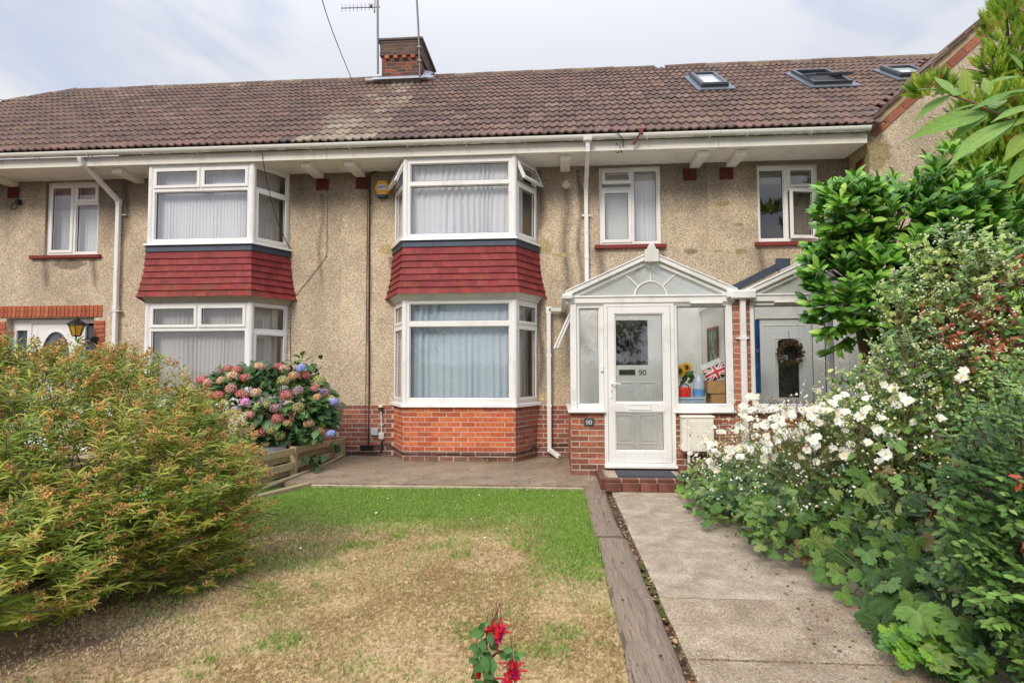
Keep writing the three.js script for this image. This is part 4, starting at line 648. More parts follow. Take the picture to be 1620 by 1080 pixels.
{ // litter in the gap between sleepers and path
  R.seed(55); const g = new THREE.BufferGeometry(); g.setAttribute('position', new THREE.Float32BufferAttribute([-0.5, 0, 0, 0, 0.12, -0.4, 0, 0.12, 0.4, 0.5, 0, 0], 3)); g.setIndex([0, 2, 1, 1, 2, 3]); g.computeVertexNormals();
  const im = new THREE.InstancedMesh(g, mat(0xffffff, { roughness: 0.9 }), 900), m = new THREE.Matrix4(), c = new THREE.Color(); im.name = numbered('leaf_litter');
  for (let i = 0; i < 900; i++) { const z = rr(2.5, 8.6), far = i > 760, x = far ? rr(1.35, 1.9) : rr(0.60, 0.668), s = rr(0.012, 0.035); m.compose(new THREE.Vector3(x, far ? -0.047 : rr(-0.085, -0.06), far ? rr(2.6, 7) : z), new THREE.Quaternion().setFromEuler(new THREE.Euler(rr(-0.5, 0.5), rr(0, 6), rr(-0.5, 0.5))), new THREE.Vector3(s, s, s)); im.setMatrixAt(i, m); im.setColorAt(i, c.copy(S(...pick([[128, 86, 56], [150, 112, 74], [96, 74, 56], [176, 146, 108], [112, 104, 62], [84, 66, 54]])))); }
  scene.add(im); tag(im, 'dry brown leaf litter lying in the gap along the path', 'leaf litter', null, 'stuff');
  const mo = []; for (let i = 0; i < 26; i++) { const z = rr(5, 6.1); mo.push(new THREE.IcosahedronGeometry(rr(0.012, 0.03), 1).scale(1, 0.5, 1.6).translate(rr(0.61, 0.655), -0.075, z)); }
  tag(solo('moss', M(mo), mat(S(104, 112, 44), { roughness: 1, bumpMap: grainB, bumpScale: 0.01 })), 'yellow-green moss cushion in the gap between sleeper and path', 'moss', null, 'stuff');
}
// ---------------------------------------------------------------- low timber fence at the neighbour's bed
{
  const fm = [0, 1, 2].map((k) => mat(S(...[[250, 240, 214], [240, 230, 204], [255, 246, 222]][k]), { map: woodT(230 + k, [150, 142, 122], [206, 198, 172], 0.45), roughness: 0.95, bumpMap: woodB, bumpScale: 0.004 }));
  const t = thing('timber_fence', 'low weathered fence of horizontal boards between the lawn and the hydrangea bed', 'fence', [-3.55, -0.05, 1.8]);
  const X = (z) => -3.47 - 0.03 * z, Y = (z) => 0.295 + 0.036 * z;
  [[0, 0.09, 0.0], [-0.095, 0.085, -0.07], [-0.19, 0.095, 0.0], [-0.285, 0.085, -0.07], [-0.365, 0.07, 0.0]].forEach(([dy, h, dx], i) => { for (const [z0, z1] of [[0.06, 1.83], [1.835, 3.7]]) P('board', boxUV(beam([X(z0) + dx, Y(z0) + dy - h / 2 + rr(-0.005, 0.005), z0], [X(z1) + dx, Y(z1) + dy - h / 2 + rr(-0.005, 0.005), z1], 0.022, h, 0.004), 1, i * 0.37, i * 0.7 + z0), fm[i % 3], t); });
  for (const z of [0.1, 1.83, 3.6]) P('post', bb(X(z) - 0.055, X(z) + 0.03 - (z === 1.83 ? 0 : 0.02), -0.1, Y(z) + (z === 1.83 ? 0.012 : -0.02), z - 0.035, z + 0.035, 0.004), fm[0], t);
  solo('edging_board', boxUV(M([beam([-3.10, -0.04, 2.36], [-3.75, -0.04, 4.1], 0.07, 0.08, 0.01)])), fm[1], 'timber edging board on the ground at the left corner of the green lawn', 'edging board');
  solo('edging_pole', M([tube([[-3.43, 0.03, 0.3], [-3.43, 0.0, 1.2], [-3.44, 0.01, 2.0], [-3.50, 0.0, 3.2]], 0.022, 20, 7)]), fm[0], 'thin timber pole lying along the foot of the board fence', 'pole');
  const cop = thing('stone_coping', 'grey stone coping at the end of the hydrangea bed', 'coping', [-4.1, 0.2, 2.1]); P('coping_stone', M([bb(-4.75, -3.62, 0.30, 0.37, 1.85, 2.2, 0.02)]), mat(S(112, 112, 112), { roughness: 0.9, map: grainT }), cop); P('bed_wall', bb(-4.7, -3.66, -0.1, 0.298, 1.9, 2.15, 0.01), mat(S(96, 94, 92), { roughness: 0.95, map: grainT }), cop);
}
// ---------------------------------------------------------------- porches
const font = await new FontLoader().loadAsync('fonts/droid/droid_sans_bold.typeface.json'), fontR = await new FontLoader().loadAsync('fonts/droid/droid_sans_regular.typeface.json');
const text = (s, size, x, y, z, d = 0.004, f = font) => { const g = new TextGeometry(s, { font: f, size, depth: d, curveSegments: 6 }); g.computeBoundingBox(); const b = g.boundingBox; return ni(g.translate(x - (b.max.x + b.min.x) / 2, y - (b.max.y + b.min.y) / 2, z)); };
const polyc = new THREE.MeshPhysicalMaterial({ color: S(248, 250, 250), transmission: 0.9, thickness: 0, roughness: 0.55 });
const gableGlass = new THREE.MeshPhysicalMaterial({ color: S(206, 214, 214), transmission: 0.45, thickness: 0, roughness: 0.12, ior: 1.8 });
function gableFrame(t, xl, xr, ye, xa, ya, z, sun, zWall) { // white gable of a porch: rafters, glazing with sunburst, sloping roof sheets
  const raf = (a, b) => { const l = Math.hypot(b[0] - a[0], b[1] - a[1]); return M([beam([a[0], a[1], z + 0.02], [b[0], b[1], z + 0.02], 0.11, 0.07, 0.006), beam([a[0], a[1] - 0.072, z - 0.005], [b[0], b[1] - 0.072, z - 0.005], 0.07, 0.05, 0.006), beam([a[0], a[1] + 0.035, z + 0.045], [b[0], b[1] + 0.035, z + 0.045], 0.09, 0.016, 0.004)]); };
  P('rafter', raf([xl, ye], [xa, ya]), upvc, t); P('rafter', raf([xr, ye], [xa, ya]), upvc, t);
  const sh = new THREE.Shape([[xl + 0.08, 2.36], [xr - 0.08, 2.36], [xa, ya - 0.06]].map((q) => new THREE.Vector2(...q)));
  P('gable_pane', boxUV(ni(new THREE.ShapeGeometry(sh).translate(0, 0, z - 0.02))), gableGlass, t);
  if (sun) { const c = []; for (let i = 0; i <= 20; i++) { const a = i / 20 * Math.PI; c.push([xa - 0.215 * Math.cos(a), 2.36 + 0.215 * Math.sin(a), z - 0.012]); } const bars = [tube(c, 0.012, 30, 6)]; for (const a of [Math.PI / 2, Math.PI * 0.24, Math.PI * 0.76]) { let r = 0.25; const sl = (ya - ye) / (xa - xl); while (2.36 + r * Math.sin(a) < ya - 0.08 - Math.abs(Math.cos(a) * r) * sl && r < 0.7) r += 0.01; bars.push(beam([xa + 0.215 * Math.cos(a), 2.36 + 0.215 * Math.sin(a), z - 0.012], [xa + r * Math.cos(a), 2.36 + r * Math.sin(a), z - 0.012], 0.018, 0.022, 0.003)); } P('sunburst_bars', M(bars), upvc, t); }
  P('roof_sheet', quadGeo([[[xl - 0.02, ye + 0.03, 0.02], [xl - 0.02, ye + 0.03, z], [xa, ya + 0.03, z], [xa, ya + 0.03, 0.02]]]), polyc, t);
  P('roof_sheet', quadGeo([[[xr + 0.02, ye + 0.03, 0.02], [xr + 0.02, ye + 0.03, z], [xa, ya + 0.03, z], [xa, ya + 0.03, 0.02]]]), polyc, t);
  P('ridge_bar', bb(xa - 0.04, xa + 0.04, ya + 0.0, ya + 0.06, 0.02, z + 0.04, 0.01), upvc, t);
  for (const zz of [0.45, 0.9, 1.32]) for (const [a, b] of [[xl, xa], [xr, xa]]) P('glazing_bar', beam([a, ye + 0.01, zz], [b, ya + 0.01, zz], 0.04, 0.03, 0.004), upvc, t);
  const fin = new THREE.Shape(); fin.moveTo(xa - 0.085, ya - 0.10); fin.lineTo(xa + 0.085, ya - 0.10); fin.lineTo(xa + 0.085, ya + 0.045); fin.lineTo(xa + 0.05, ya + 0.06); fin.quadraticCurveTo(xa + 0.035, ya + 0.13, xa, ya + 0.13); fin.quadraticCurveTo(xa - 0.035, ya + 0.13, xa - 0.05, ya + 0.06); fin.lineTo(xa - 0.085, ya + 0.045);
  P('finial', boxUV(ni(new THREE.ExtrudeGeometry(fin, { depth: 0.05, bevelSize: 0.006, bevelThickness: 0.006, bevelSegments: 2 }).translate(0, 0, z + 0.08))), upvcOld, t);
}
const porch = thing('glazed_porch', 'white plastic porch with sunburst gable, glazed door and low brick walls at the middle house', 'porch', [1.27, 0, 1.0]);
{
  const t = porch, z = 1.70;
  const low = P('dwarf_wall', M([bb(0.25, 0.64, -0.08, 0.825, 1.52, 1.66), bb(1.59, 2.33, -0.08, 0.825, 1.52, 1.66), bb(0.25, 0.33, -0.08, 0.825, 0.01, 1.51)]), interior, t);
  brickRun(low, porchBrick, [0.212, z], [0.645, z], 0.002, 11, { low: 2, lowMats: darkBrick }); brickRun(low, porchBrick, [0.212, 0.03], [0.212, z], 0.002, 11, { shift: 1, low: 2, lowMats: darkBrick }); brickRun(low, porchBrick, [1.578, z], [2.33, z], 0.002, 11, { shift: 1, low: 2, lowMats: darkBrick });
  P('porch_floor', bb(0.26, 2.33, -0.1, 0.06, 0.01, 1.6, 0.004), concM, t); P('threshold_wall', bb(0.646, 1.577, -0.05, 0.118, 1.5, 1.69, 0.004), darkBrick[1], t);
  P('porch_sill', M([bb(0.165, 0.66, 0.83, 0.862, 1.60, 1.775, 0.008), bb(0.165, 0.24, 0.83, 0.862, 0.02, 1.598, 0.008), bb(1.555, 2.335, 0.83, 0.862, 1.60, 1.775, 0.008)]), upvc, t);
  win(t, { name: 'front_panel', pos: [0.205, 0.863, z], w: 0.44, h: 1.42, cells: [[0.115, 0.385, 0.075, 1.36, 'f']] });
  win(t, { name: 'front_panel', pos: [1.575, 0.863, z], w: 0.755, h: 1.42, cells: [[0.035, 0.68, 0.075, 1.375, 'f']] });
  win(t, { name: 'side_panel', pos: [0.24, 0.863, 0.03], ry: -Math.PI / 2, w: 1.60, h: 1.42, cells: [[0.07, 0.74, 0.07, 1.36, 'f'], [0.81, 1.54, 0.07, 0.72, 'f'], [0.81, 1.54, 0.79, 1.35, 't', 0.42]] });
  P('corner_post', bb(0.205, 0.285, 0.863, 2.28, z - 0.02, z + 0.03, 0.006), upvc, t);
  P('head_beam', M([bb(0.17, 2.36, 2.284, 2.36, z - 0.08, z + 0.035, 0.006), bb(0.17, 2.36, 2.36, 2.385, z - 0.07, z + 0.05, 0.006), bb(0.2, 2.34, 2.262, 2.2835, z - 0.06, z + 0.015, 0.004)]), upvc, t);
  P('trickle_vent', bb(1.78, 2.20, 2.262, 2.285, z + 0.016, z + 0.05, 0.006), upvc, t);
  gableFrame(t, 0.15, 2.38, 2.41, 1.275, 2.92, z, true);
  P('porch_gutter', M([bb(0.10, 0.165, 2.33, 2.41, 0.02, 1.80, 0.012), bb(0.09, 0.24, 2.335, 2.40, 1.74, 1.82, 0.012), beam([0.13, 2.365, 0.10], [-0.10, 2.365, 0.10], 0.06, 0.06, 0.008)]), upvcOld, t);
  P('porch_downpipe', M([bb(-0.135, -0.068, 0.09, 2.41, 0.06, 0.125, 0.008), bb(-0.142, -0.061, 2.30, 2.42, 0.055, 0.13, 0.006), bb(-0.142, -0.061, 1.6, 1.66, 0.055, 0.13, 0.004), bb(-0.142, -0.061, 0.8, 0.84, 0.055, 0.13, 0.004), beam([-0.105, 0.125, 0.09], [0.06, 0.03, 0.26], 0.066, 0.066, 0.008)]), upvc, t);
  P('valley_gutter', M([bb(2.29, 2.60, 2.315, 2.425, 0.05, 1.84, 0.012), bb(2.24, 2.31, 2.33, 2.43, 1.72, 1.82, 0.012)]), upvc, t);
  // door
  const d = new THREE.Group(); d.name = 'door'; t.add(d); d.position.set(-1.27, 0, -1.0);
  P('door_frame', poly(rectP(0.647, 1.574, 0.13, 2.283), 0.07, 0.004, [rectH(0.695, 1.524, 0.17, 2.235)]).translate(0, 0, z - 0.05), upvc, t);
  P('door_sill', M([bb(0.64, 1.58, 0.115, 0.15, z - 0.04, z + 0.10, 0.006), bb(0.67, 1.55, 0.15, 0.175, z - 0.03, z + 0.06, 0.004)]), upvc, t);
  const leaf = poly(rectP(0.70, 1.519, 0.178, 2.23), 0.055, 0.006, [rectH(0.79, 1.43, 0.965, 2.14), rectH(0.79, 1.43, 0.33, 0.84)]).translate(0, 0, z - 0.03);
  L('leaf', leaf, upvc, d);
  for (const [y0, y1] of [[0.965, 2.14], [0.33, 0.84]]) { L('bead', ring(0.788, 1.432, y0 - 0.002, y1 + 0.002, 0.018, 0.03, 0.008).translate(0, 0, z - 0.014), upvc, d); L('gasket', ring(0.804, 1.416, y0 + 0.014, y1 - 0.014, 0.006, 0.015, 0.001).translate(0, 0, z - 0.012), gasket, d); L('pane', new THREE.PlaneGeometry(0.62, y1 - y0 - 0.03).translate(1.11, (y0 + y1) / 2, z - 0.005), glass, d); }
  L('letter_plate', M([ring(0.965, 1.25, 0.872, 0.945, 0.012, 0.012, 0.004).translate(0, 0, z + 0.024), bb(0.972, 1.243, 0.88, 0.937, z + 0.022, z + 0.03, 0.004)]), upvc, d);
  L('handle', M([bb(0.725, 0.757, 1.02, 1.25, z + 0.024, z + 0.036, 0.006), tube([[0.741, 1.215, z + 0.03], [0.741, 1.215, z + 0.065], [0.76, 1.215, z + 0.075], [0.86, 1.21, z + 0.07]], 0.010, 16, 7)]), upvc, d);
  L('keyhole', M([new THREE.CylinderGeometry(0.007, 0.007, 0.006, 10).rotateX(Math.PI / 2).translate(0.741, 1.12, z + 0.036), bb(0.738, 0.744, 1.10, 1.118, z + 0.033, z + 0.0385, 0.001)]), black, d);
  P('door_sensor', M([bb(0.598, 0.642, 1.37, 1.45, z + 0.001, z + 0.026, 0.008)]), upvc, t);
  P('window_board', bb(1.59, 2.33, 0.862, 0.90, 1.10, 1.62, 0.006), upvc, t);
  P('inner_wall', bb(2.345, 2.47, -0.05, 2.45, 0.01, 1.62, 0.004), mat(S(242, 242, 238), { roughness: 0.9 }), t);
  P('house_side_lining', bb(0.3, 0.85, 0.06, 2.4, 0.004, 0.02, 0.002), mat(S(242, 242, 238), { roughness: 0.9 }), t); P('house_side_lining', bb(1.76, 2.34, 0.06, 2.4, 0.004, 0.02, 0.002), mat(S(242, 242, 238), { roughness: 0.9 }), t);
  const pier = P('brick_pier', bb(2.345, 2.545, -0.08, 2.31, 1.63, 1.66, 0.002), mortarM, t); brickRun(pier, trimBrick, [2.338, z], [2.555, z], 0.0, 30, { pitch: 0.0768 });
  P('valley_downpipe', M([bb(2.412, 2.482, 0.3, 2.32, z + 0.02, z + 0.09, 0.008), bb(2.36, 2.53, 1.795, 1.815, z + 0.003, z + 0.05, 0.003), bb(2.405, 2.489, 1.78, 1.83, z + 0.016, z + 0.095, 0.004)]), upvc, t);
}
const porch2 = thing('glazed_porch', 'second white gabled porch half hidden by the laurel, its door hung with a wreath', 'porch', [3.62, 0, 1.0]);
{
  const t = porch2, z = 1.70;
  const low = P('dwarf_wall', bb(2.6, 4.66, -0.08, 0.825, 1.52, 1.66), interior, t); brickRun(low, porchBrick, [2.56, z], [4.70, z], 0.002, 11);
  P('porch_sill', bb(2.56, 4.70, 0.83, 0.862, 1.60, 1.775, 0.008), upvc, t);
  win(t, { name: 'front_panel', pos: [2.552, 0.863, z], w: 2.15, h: 1.42, cells: [[0.055, 0.98, 0.075, 1.375, 'f'], [1.05, 2.09, 0.075, 1.375, 'f']] });
  P('head_beam', M([bb(2.56, 4.72, 2.284, 2.36, z - 0.08, z + 0.035, 0.006), bb(2.56, 4.72, 2.36, 2.385, z - 0.07, z + 0.05, 0.006)]), upvc, t);
  P('trickle_vent', bb(2.86, 3.30, 2.262, 2.285, z + 0.001, z + 0.05, 0.006), upvc, t);
  gableFrame(t, 2.50, 4.73, 2.40, 3.62, 2.92, z, false);
  P('porch_floor', bb(2.48, 4.69, -0.1, 0.06, 0.01, 1.6, 0.004), concM, t);
  P('side_wall', bb(4.60, 4.69, 0.06, 2.4, 0.02, 1.62, 0.004), mat(S(238, 240, 238), { roughness: 0.9 }), t);
  P('house_lining', M([bb(2.48, 3.2, 0.06, 2.4, 0.004, 0.02, 0.002), bb(4.06, 4.6, 0.06, 2.4, 0.004, 0.02, 0.002), bb(3.2, 4.06, 2.2, 2.4, 0.004, 0.02, 0.002)]), mat(S(242, 243, 240), { roughness: 0.9 }), t);
  for (let k = 0; k < 9; k++) P('step_flashing', boxUV(beam([2.47 + k * 0.125, 2.50 + k * 0.062, 0.012], [2.60 + k * 0.125, 2.56 + k * 0.062, 0.012], 0.012, 0.11, 0.002)), lead, t);
  P('ridge_flashing', bb(3.52, 3.74, 2.98, 3.16, 0.004, 0.03, 0.004), lead, t);
}
// ---------------------------------------------------------------- step, mat, meter box, plates
{
  const t = thing('door_step', 'tiled door step with a red brick edge before the middle porch', 'step', [1.08, -0.05, 2.0]);
  P('step_core', bb(0.60, 1.56, -0.09, 0.085, 1.71, 2.40, 0.004), mat(S(196, 178, 156), { roughness: 0.85, map: grainT }), t);
  const sm = brickMats([[128, 82, 70], [118, 76, 66], [138, 90, 76]]);
  for (let k = 0; k < 5; k++) PS('brick', brickGeo(0.20, 0.10, 0.11), pick(sm), t, [0.68 + k * 0.21, 0.0, 2.405 - 0.05 + 0.06], [0, 0, rr(-0.004, 0.004)]);
  for (let k = 0; k < 5; k++) PS('brick', brickGeo(0.20, 0.035, 0.11), pick(sm), t, [0.68 + k * 0.21, 0.07, 2.355]);
  for (let k = 0; k < 3; k++) for (const x of [0.585, 1.575]) PS('brick', brickGeo(0.11, 0.13, 0.20), pick(sm), t, [x, 0.02, 1.83 + k * 0.21]);
  const mt = thing('door_mat', 'dark grey ribbed rubber mat on the door step', 'door mat', [1.1, 0.087, 2.05]); const ms = [bb(0.76, 1.47, 0.087, 0.098, 1.84, 2.28, 0.004)]; for (let k = 0; k < 20; k++) ms.push(bb(0.775, 1.455, 0.098, 0.103, 1.852 + k * 0.0212, 1.864 + k * 0.0212, 0.002)); P('mat', ms[0], mat(S(58, 60, 66), { roughness: 0.95 }), mt); ms.slice(1).forEach((g) => P('rib', g, mat(S(70, 72, 78), { roughness: 0.95 }), mt));
  const cream = mat(S(240, 238, 226), { roughness: 0.45, map: dirtT });
  const mb = thing('meter_box', 'cream meter box on the brick wall right of the porch door', 'meter box', [1.82, 0.55, 1.8]);
  P('case', M([bb(1.625, 2.02, 0.345, 0.80, 1.705, 1.885, 0.012), bb(1.615, 2.03, 0.775, 0.805, 1.705, 1.90, 0.008)]), cream, mb); P('door', M([poly(rectP(1.70, 2.0, 0.375, 0.745), 0.012, 0.004).translate(0, 0, 1.886), ring(1.66, 2.012, 0.355, 0.765, 0.02, 0.01, 0.003).translate(0, 0, 1.884)]), cream, mb); P('latch', bb(1.705, 1.722, 0.55, 0.575, 1.897, 1.902, 0.002), mat(S(120, 120, 114)), mb); P('pipe', tube([[1.72, 0.35, 1.78], [1.72, -0.04, 1.78]], 0.02, 2, 8), cream, mb); P('pipe_foot', tube([[1.72, 0.06, 1.78], [1.72, -0.05, 1.78]], 0.024, 1, 8), black, mb);
  const pl = thing('number_plate', 'dark slate plate with white number 90 on the brick pier', 'number plate', [0.44, 0.7, 1.71]);
  P('plate', bb(0.375, 0.505, 0.655, 0.755, 1.708, 1.72, 0.004), mat(S(62, 72, 76), { roughness: 0.6 }), pl); P('numerals', text('90', 0.055, 0.44, 0.705, 1.72, 0.003, fontR), mat(S(236, 240, 240)), pl);
  solo('door_numerals', text('90', 0.085, 1.405, 1.355, -0.038, 0.006, fontR), mat(S(60, 62, 60), { roughness: 0.4, metalness: 0.5 }), 'dark numerals 90 on the pale inner door inside the middle porch', 'numerals');
  const p2 = thing('number_plate', 'white tile plate with black figures on the left house wall behind the golden shrub', 'number plate', [-7.25, 1.39, 0.01]);
  for (const [k, s] of [[0, '1'], [1, '1']]) { P('tile', bb(-7.335 + k * 0.085, -7.253 + k * 0.085, 1.335, 1.45, 0.002, 0.014, 0.003), mat(S(238, 236, 228), { roughness: 0.25 }), p2); P('numerals', text(s, 0.07, -7.294 + k * 0.085, 1.39, 0.014, 0.003, fontR), black, p2); }
  // alarm
  const al = thing('alarm_box', 'yellow hexagonal alarm box with a dark base on the wall left of the middle bay', 'alarm box', [-2.87, 4.45, 0]);
  const hx = [[-0.075, -0.13], [0.075, -0.13], [0.135, 0], [0.075, 0.125], [-0.075, 0.125], [-0.135, 0]].map((q) => [q[0] - 2.87, q[1] + 4.45]);
  P('case', poly(hx, 0.09, 0.012), mat(S(226, 172, 44), { roughness: 0.4 }), al);
  P('lens', poly([[-0.072, -0.165], [0.072, -0.165], [0.085, -0.105], [-0.085, -0.105]].map((q) => [q[0] - 2.87, q[1] + 4.45]), 0.08, 0.01).translate(0, 0, 0.012), mat(S(30, 36, 74), { roughness: 0.25 }), al);
  P('badge', poly([[-0.062, -0.04], [0.062, -0.04], [0.062, 0.05], [-0.062, 0.05]].map((q) => [q[0] - 2.87, q[1] + 4.455]), 0.006, 0.001).translate(0, 0, 0.089), mat(S(226, 230, 240)), al);
  P('lettering', text('ADT', 0.044, -2.87, 4.462, 0.095, 0.003), mat(S(40, 60, 140)), al);
  // lantern
  const ln = thing('wall_lantern', 'black coach lantern with amber glass beside the brick arch', 'lantern', [-8.0, 2.0, 0.2]);
  const bk = mat(S(30, 32, 38), { roughness: 0.4, metalness: 0.3 }), lx = -8.10, lz = 0.22;
  P('back_plate', boxUV(ni(new THREE.CylinderGeometry(0.065, 0.075, 0.04, 16).rotateX(Math.PI / 2).translate(-7.93, 1.93, 0.02))), bk, ln);
  P('arm', M([tube([[-7.93, 1.93, 0.04], [-7.96, 1.88, 0.10], [-8.05, 1.87, 0.18], [lx, 1.92, lz], [lx, 2.0, lz]], 0.012, 20, 7), tube([[-7.95, 1.95, 0.05], [-8.02, 1.96, 0.1], [-8.04, 1.92, 0.15]], 0.008, 10, 6)]), bk, ln);
  P('cage', M([...[0, 1, 2, 3, 4, 5].map((k) => { const a = k * Math.PI / 3; return tube([[lx + 0.065 * Math.cos(a), 2.0, lz + 0.065 * Math.sin(a)], [lx + 0.125 * Math.cos(a), 2.19, lz + 0.125 * Math.sin(a)]], 0.006, 1, 5); }), ni(new THREE.CylinderGeometry(0.072, 0.05, 0.02, 6).rotateY(Math.PI / 6).translate(lx, 1.995, lz))]), bk, ln);
  P('amber_glass', boxUV(ni(new THREE.CylinderGeometry(0.12, 0.062, 0.18, 6, 1, true).rotateY(Math.PI / 6).translate(lx, 2.095, lz))), new THREE.MeshPhysicalMaterial({ color: S(236, 206, 110), transmission: 0.6, thickness: 0, roughness: 0.3 }), ln);
  P('hood', boxUV(ni(new THREE.LatheGeometry([[0.15, 2.185], [0.145, 2.2], [0.08, 2.25], [0.05, 2.265], [0.045, 2.29], [0.02, 2.305], [0.012, 2.33], [0, 2.335]].map((q) => new THREE.Vector2(...q)), 12).translate(lx, 0, lz))), bk, ln);
  // cables and boxes on the wall
  const cb = mat(S(58, 44, 40), { roughness: 0.8 });
  solo('wall_cable', M([tube([[-3.02, 4.74, 0.05], [-3.10, 4.72, 0.03], [-3.105, 4.6, 0.018], [-3.10, 2.5, 0.018], [-3.085, 0.85, 0.02], [-3.085, 0.18, 0.035]], 0.013, 40, 7), tube([[-3.03, 4.745, 0.05], [-2.94, 4.73, 0.03]], 0.010, 4, 6)]), cb, 'thick dark cable running down the wall left of the middle bay', 'cable');
  solo('wall_cable', tube([[-3.15, 4.7, 0.012], [-3.145, 2.5, 0.012], [-3.14, 0.8, 0.035], [-3.13, 0.2, 0.035]], 0.006, 30, 5), mat(S(112, 92, 80)), 'thin brown cable beside the thick dark one on the wall', 'cable');
  solo('wall_cable', M([tube([[-3.84, 4.64, 0.012], [-3.84, 3.35, 0.012]], 0.004, 2, 5), tube([[-3.84, 3.35, 0.012], [-3.9, 3.25, 0.012], [-4.30, 2.75, 0.012], [-4.42, 2.58, 0.012], [-4.42, 0.9, 0.012]], 0.005, 30, 5)]), mat(S(128, 108, 90)), 'thin kinked cable on the wall right of the left bay', 'cable');
  solo('wall_cable', M([tube([[-2.86, 0.30, 0.04], [-2.86, 0.09, 0.05], [-2.90, 0.05, 0.06], [-3.1, 0.045, 0.06], [-3.42, 0.04, 0.10]], 0.011, 30, 6)]), black, 'black cable at the foot of the wall between fence and white socket', 'cable');
  const bc = bayPts(-1.48, 0.018); solo('wall_cable', tube([[-3.0, 0.16, 0.035], [-2.75, 0.17, 0.035], [bc[0][0], 0.16, 0.04], [bc[1][0], 0.125, bc[1][1]], [-1.6, 0.115, bc[1][1]], [bc[2][0], 0.125, bc[2][1]], [bc[3][0], 0.17, 0.04], [0.0, 0.19, 0.05], [0.2, 0.2, 0.05]], 0.007, 60, 5), black, 'thin black cable clipped round the brick base of the middle bay', 'cable');
  solo('wall_cable', tube([[0.66, 0.06, 1.73], [0.9, 0.02, 1.75], [1.3, 0.03, 1.73], [1.7, 0.05, 1.74], [2.0, 0.09, 1.72]], 0.007, 30, 5), black, 'black cable lying under the porch door sill behind the mat', 'cable');
  solo('wall_cable', tube([[-4.64, 4.86, 0.72], [-4.62, 4.4, 0.55], [-4.58, 3.9, 0.3], [-4.50, 3.52, 0.04], [-4.46, 3.46, 0.01]], 0.006, 24, 5), cb, 'slack thin wire hanging from the gutter over the right end of the left bay', 'wire');
  { R.seed(71); const w = thing('weed_tuft', 'tiny green weed growing at the foot of the brick bay', 'weed', [-1.02, 0, 0.7]); for (let i = 0; i < 18; i++) { const a = rr(0, 6.28), l = rr(0.03, 0.07), g = new THREE.CircleGeometry(0.012, 5).scale(0.6, 1.6, 1); rot(g, rr(-1, 0.3), a, rr(-0.6, 0.6)).translate(-1.02 + rr(-0.06, 0.06), 0.015 + rr(0, 0.04), 0.69 + rr(-0.02, 0.05)); P('leaf', g, mat(S(96, 138, 52)), w); } }
  solo('gutter_wire', M([tube([[0.86, 5.02, 0.85], [0.98, 4.93, 0.83], [1.06, 4.82, 0.72], [0.98, 4.73, 0.6], [0.90, 4.80, 0.66]], 0.006, 24, 5), tube([[0.95, 4.85, 0.7], [1.05, 4.72, 0.62], [1.0, 4.80, 0.7]], 0.006, 12, 5)]), cb, 'loop of thin wire tangled at the gutter over the small middle window', 'wire');
  solo('gutter_clip', M([beam([1.20, 4.80, 0.74], [1.30, 4.96, 0.82], 0.03, 0.03, 0.004), bx(0.06, 0.09, 0.05, 1.31, 4.97, 0.81, 0.006)]), mat(S(120, 62, 56), { roughness: 0.8 }), 'rusty red bracket at the gutter above the small middle window', 'bracket');
  solo('junction_box', bb(-3.04, -2.92, 0.33, 0.45, 0.021, 0.07, 0.008), mat(S(190, 196, 202), { roughness: 0.5 }), 'pale grey square box on the brick plinth beside the dark cable', 'junction box');
  const so = thing('outdoor_socket', 'white conduit with box and dark-topped sensor on the brick plinth', 'socket', [-2.86, 0.35, 0.03]);
  P('socket_box', bb(-2.905, -2.815, 0.27, 0.38, 0.021, 0.08, 0.008), upvcOld, so); P('conduit', tube([[-2.86, 0.25, 0.05], [-2.86, 0.52, 0.05], [-2.865, 0.62, 0.05], [-2.875, 0.75, 0.05]], 0.014, 12, 7), upvcOld, so); P('conduit_clip', bb(-2.895, -2.825, 0.5, 0.515, 0.03, 0.055, 0.003), upvcOld, so); P('sensor', boxUV(ni(new THREE.CylinderGeometry(0.04, 0.036, 0.05, 14).translate(-2.875, 0.77, 0.06))), mat(S(60, 50, 46)), so); P('sensor_cap', boxUV(ni(new THREE.SphereGeometry(0.042, 14, 8, 0, 6.3, 0, 1.6).translate(-2.875, 0.795, 0.06))), mat(S(214, 206, 188)), so);
  const va = []; for (let k = 0; k < 4; k++) va.push(bb(-3.215, -3.005, 0.092 + k * 0.018, 0.102 + k * 0.018, 0.028, 0.036, 0.001)); 
  const vv = thing('wall_vent', 'black louvred vent low on the brick plinth below the dark cable', 'vent', [-3.11, 0.12, 0.02]); P('vent_frame', bb(-3.225, -2.995, 0.078, 0.168, 0.021, 0.03, 0.004), black, vv); va.forEach((g) => P('louvre', g, black, vv));
  solo('overhead_wire', tube([[-4.35, 8.35, -4.2], [-4.05, 7.9, -1], [-3.1, 7.0, 3.5], [-2.2, 6.6, 7]].map((q, i) => [[-4.90, 8.35, -4.4], [-4.15, 8.0, -0.5], [-2.95, 7.2, 3.2], [-2.0, 6.6, 6.5]][i]), 0.009, 30, 5), black, 'thin dark overhead wire crossing the sky left of the chimney', 'wire');
  solo('overhead_wire', tube([[-14, 8.42, -4.5], [-17, 8.55, -2.5]], 0.009, 2, 5), black, 'short piece of overhead wire beyond the roof hip at far left', 'wire');
}
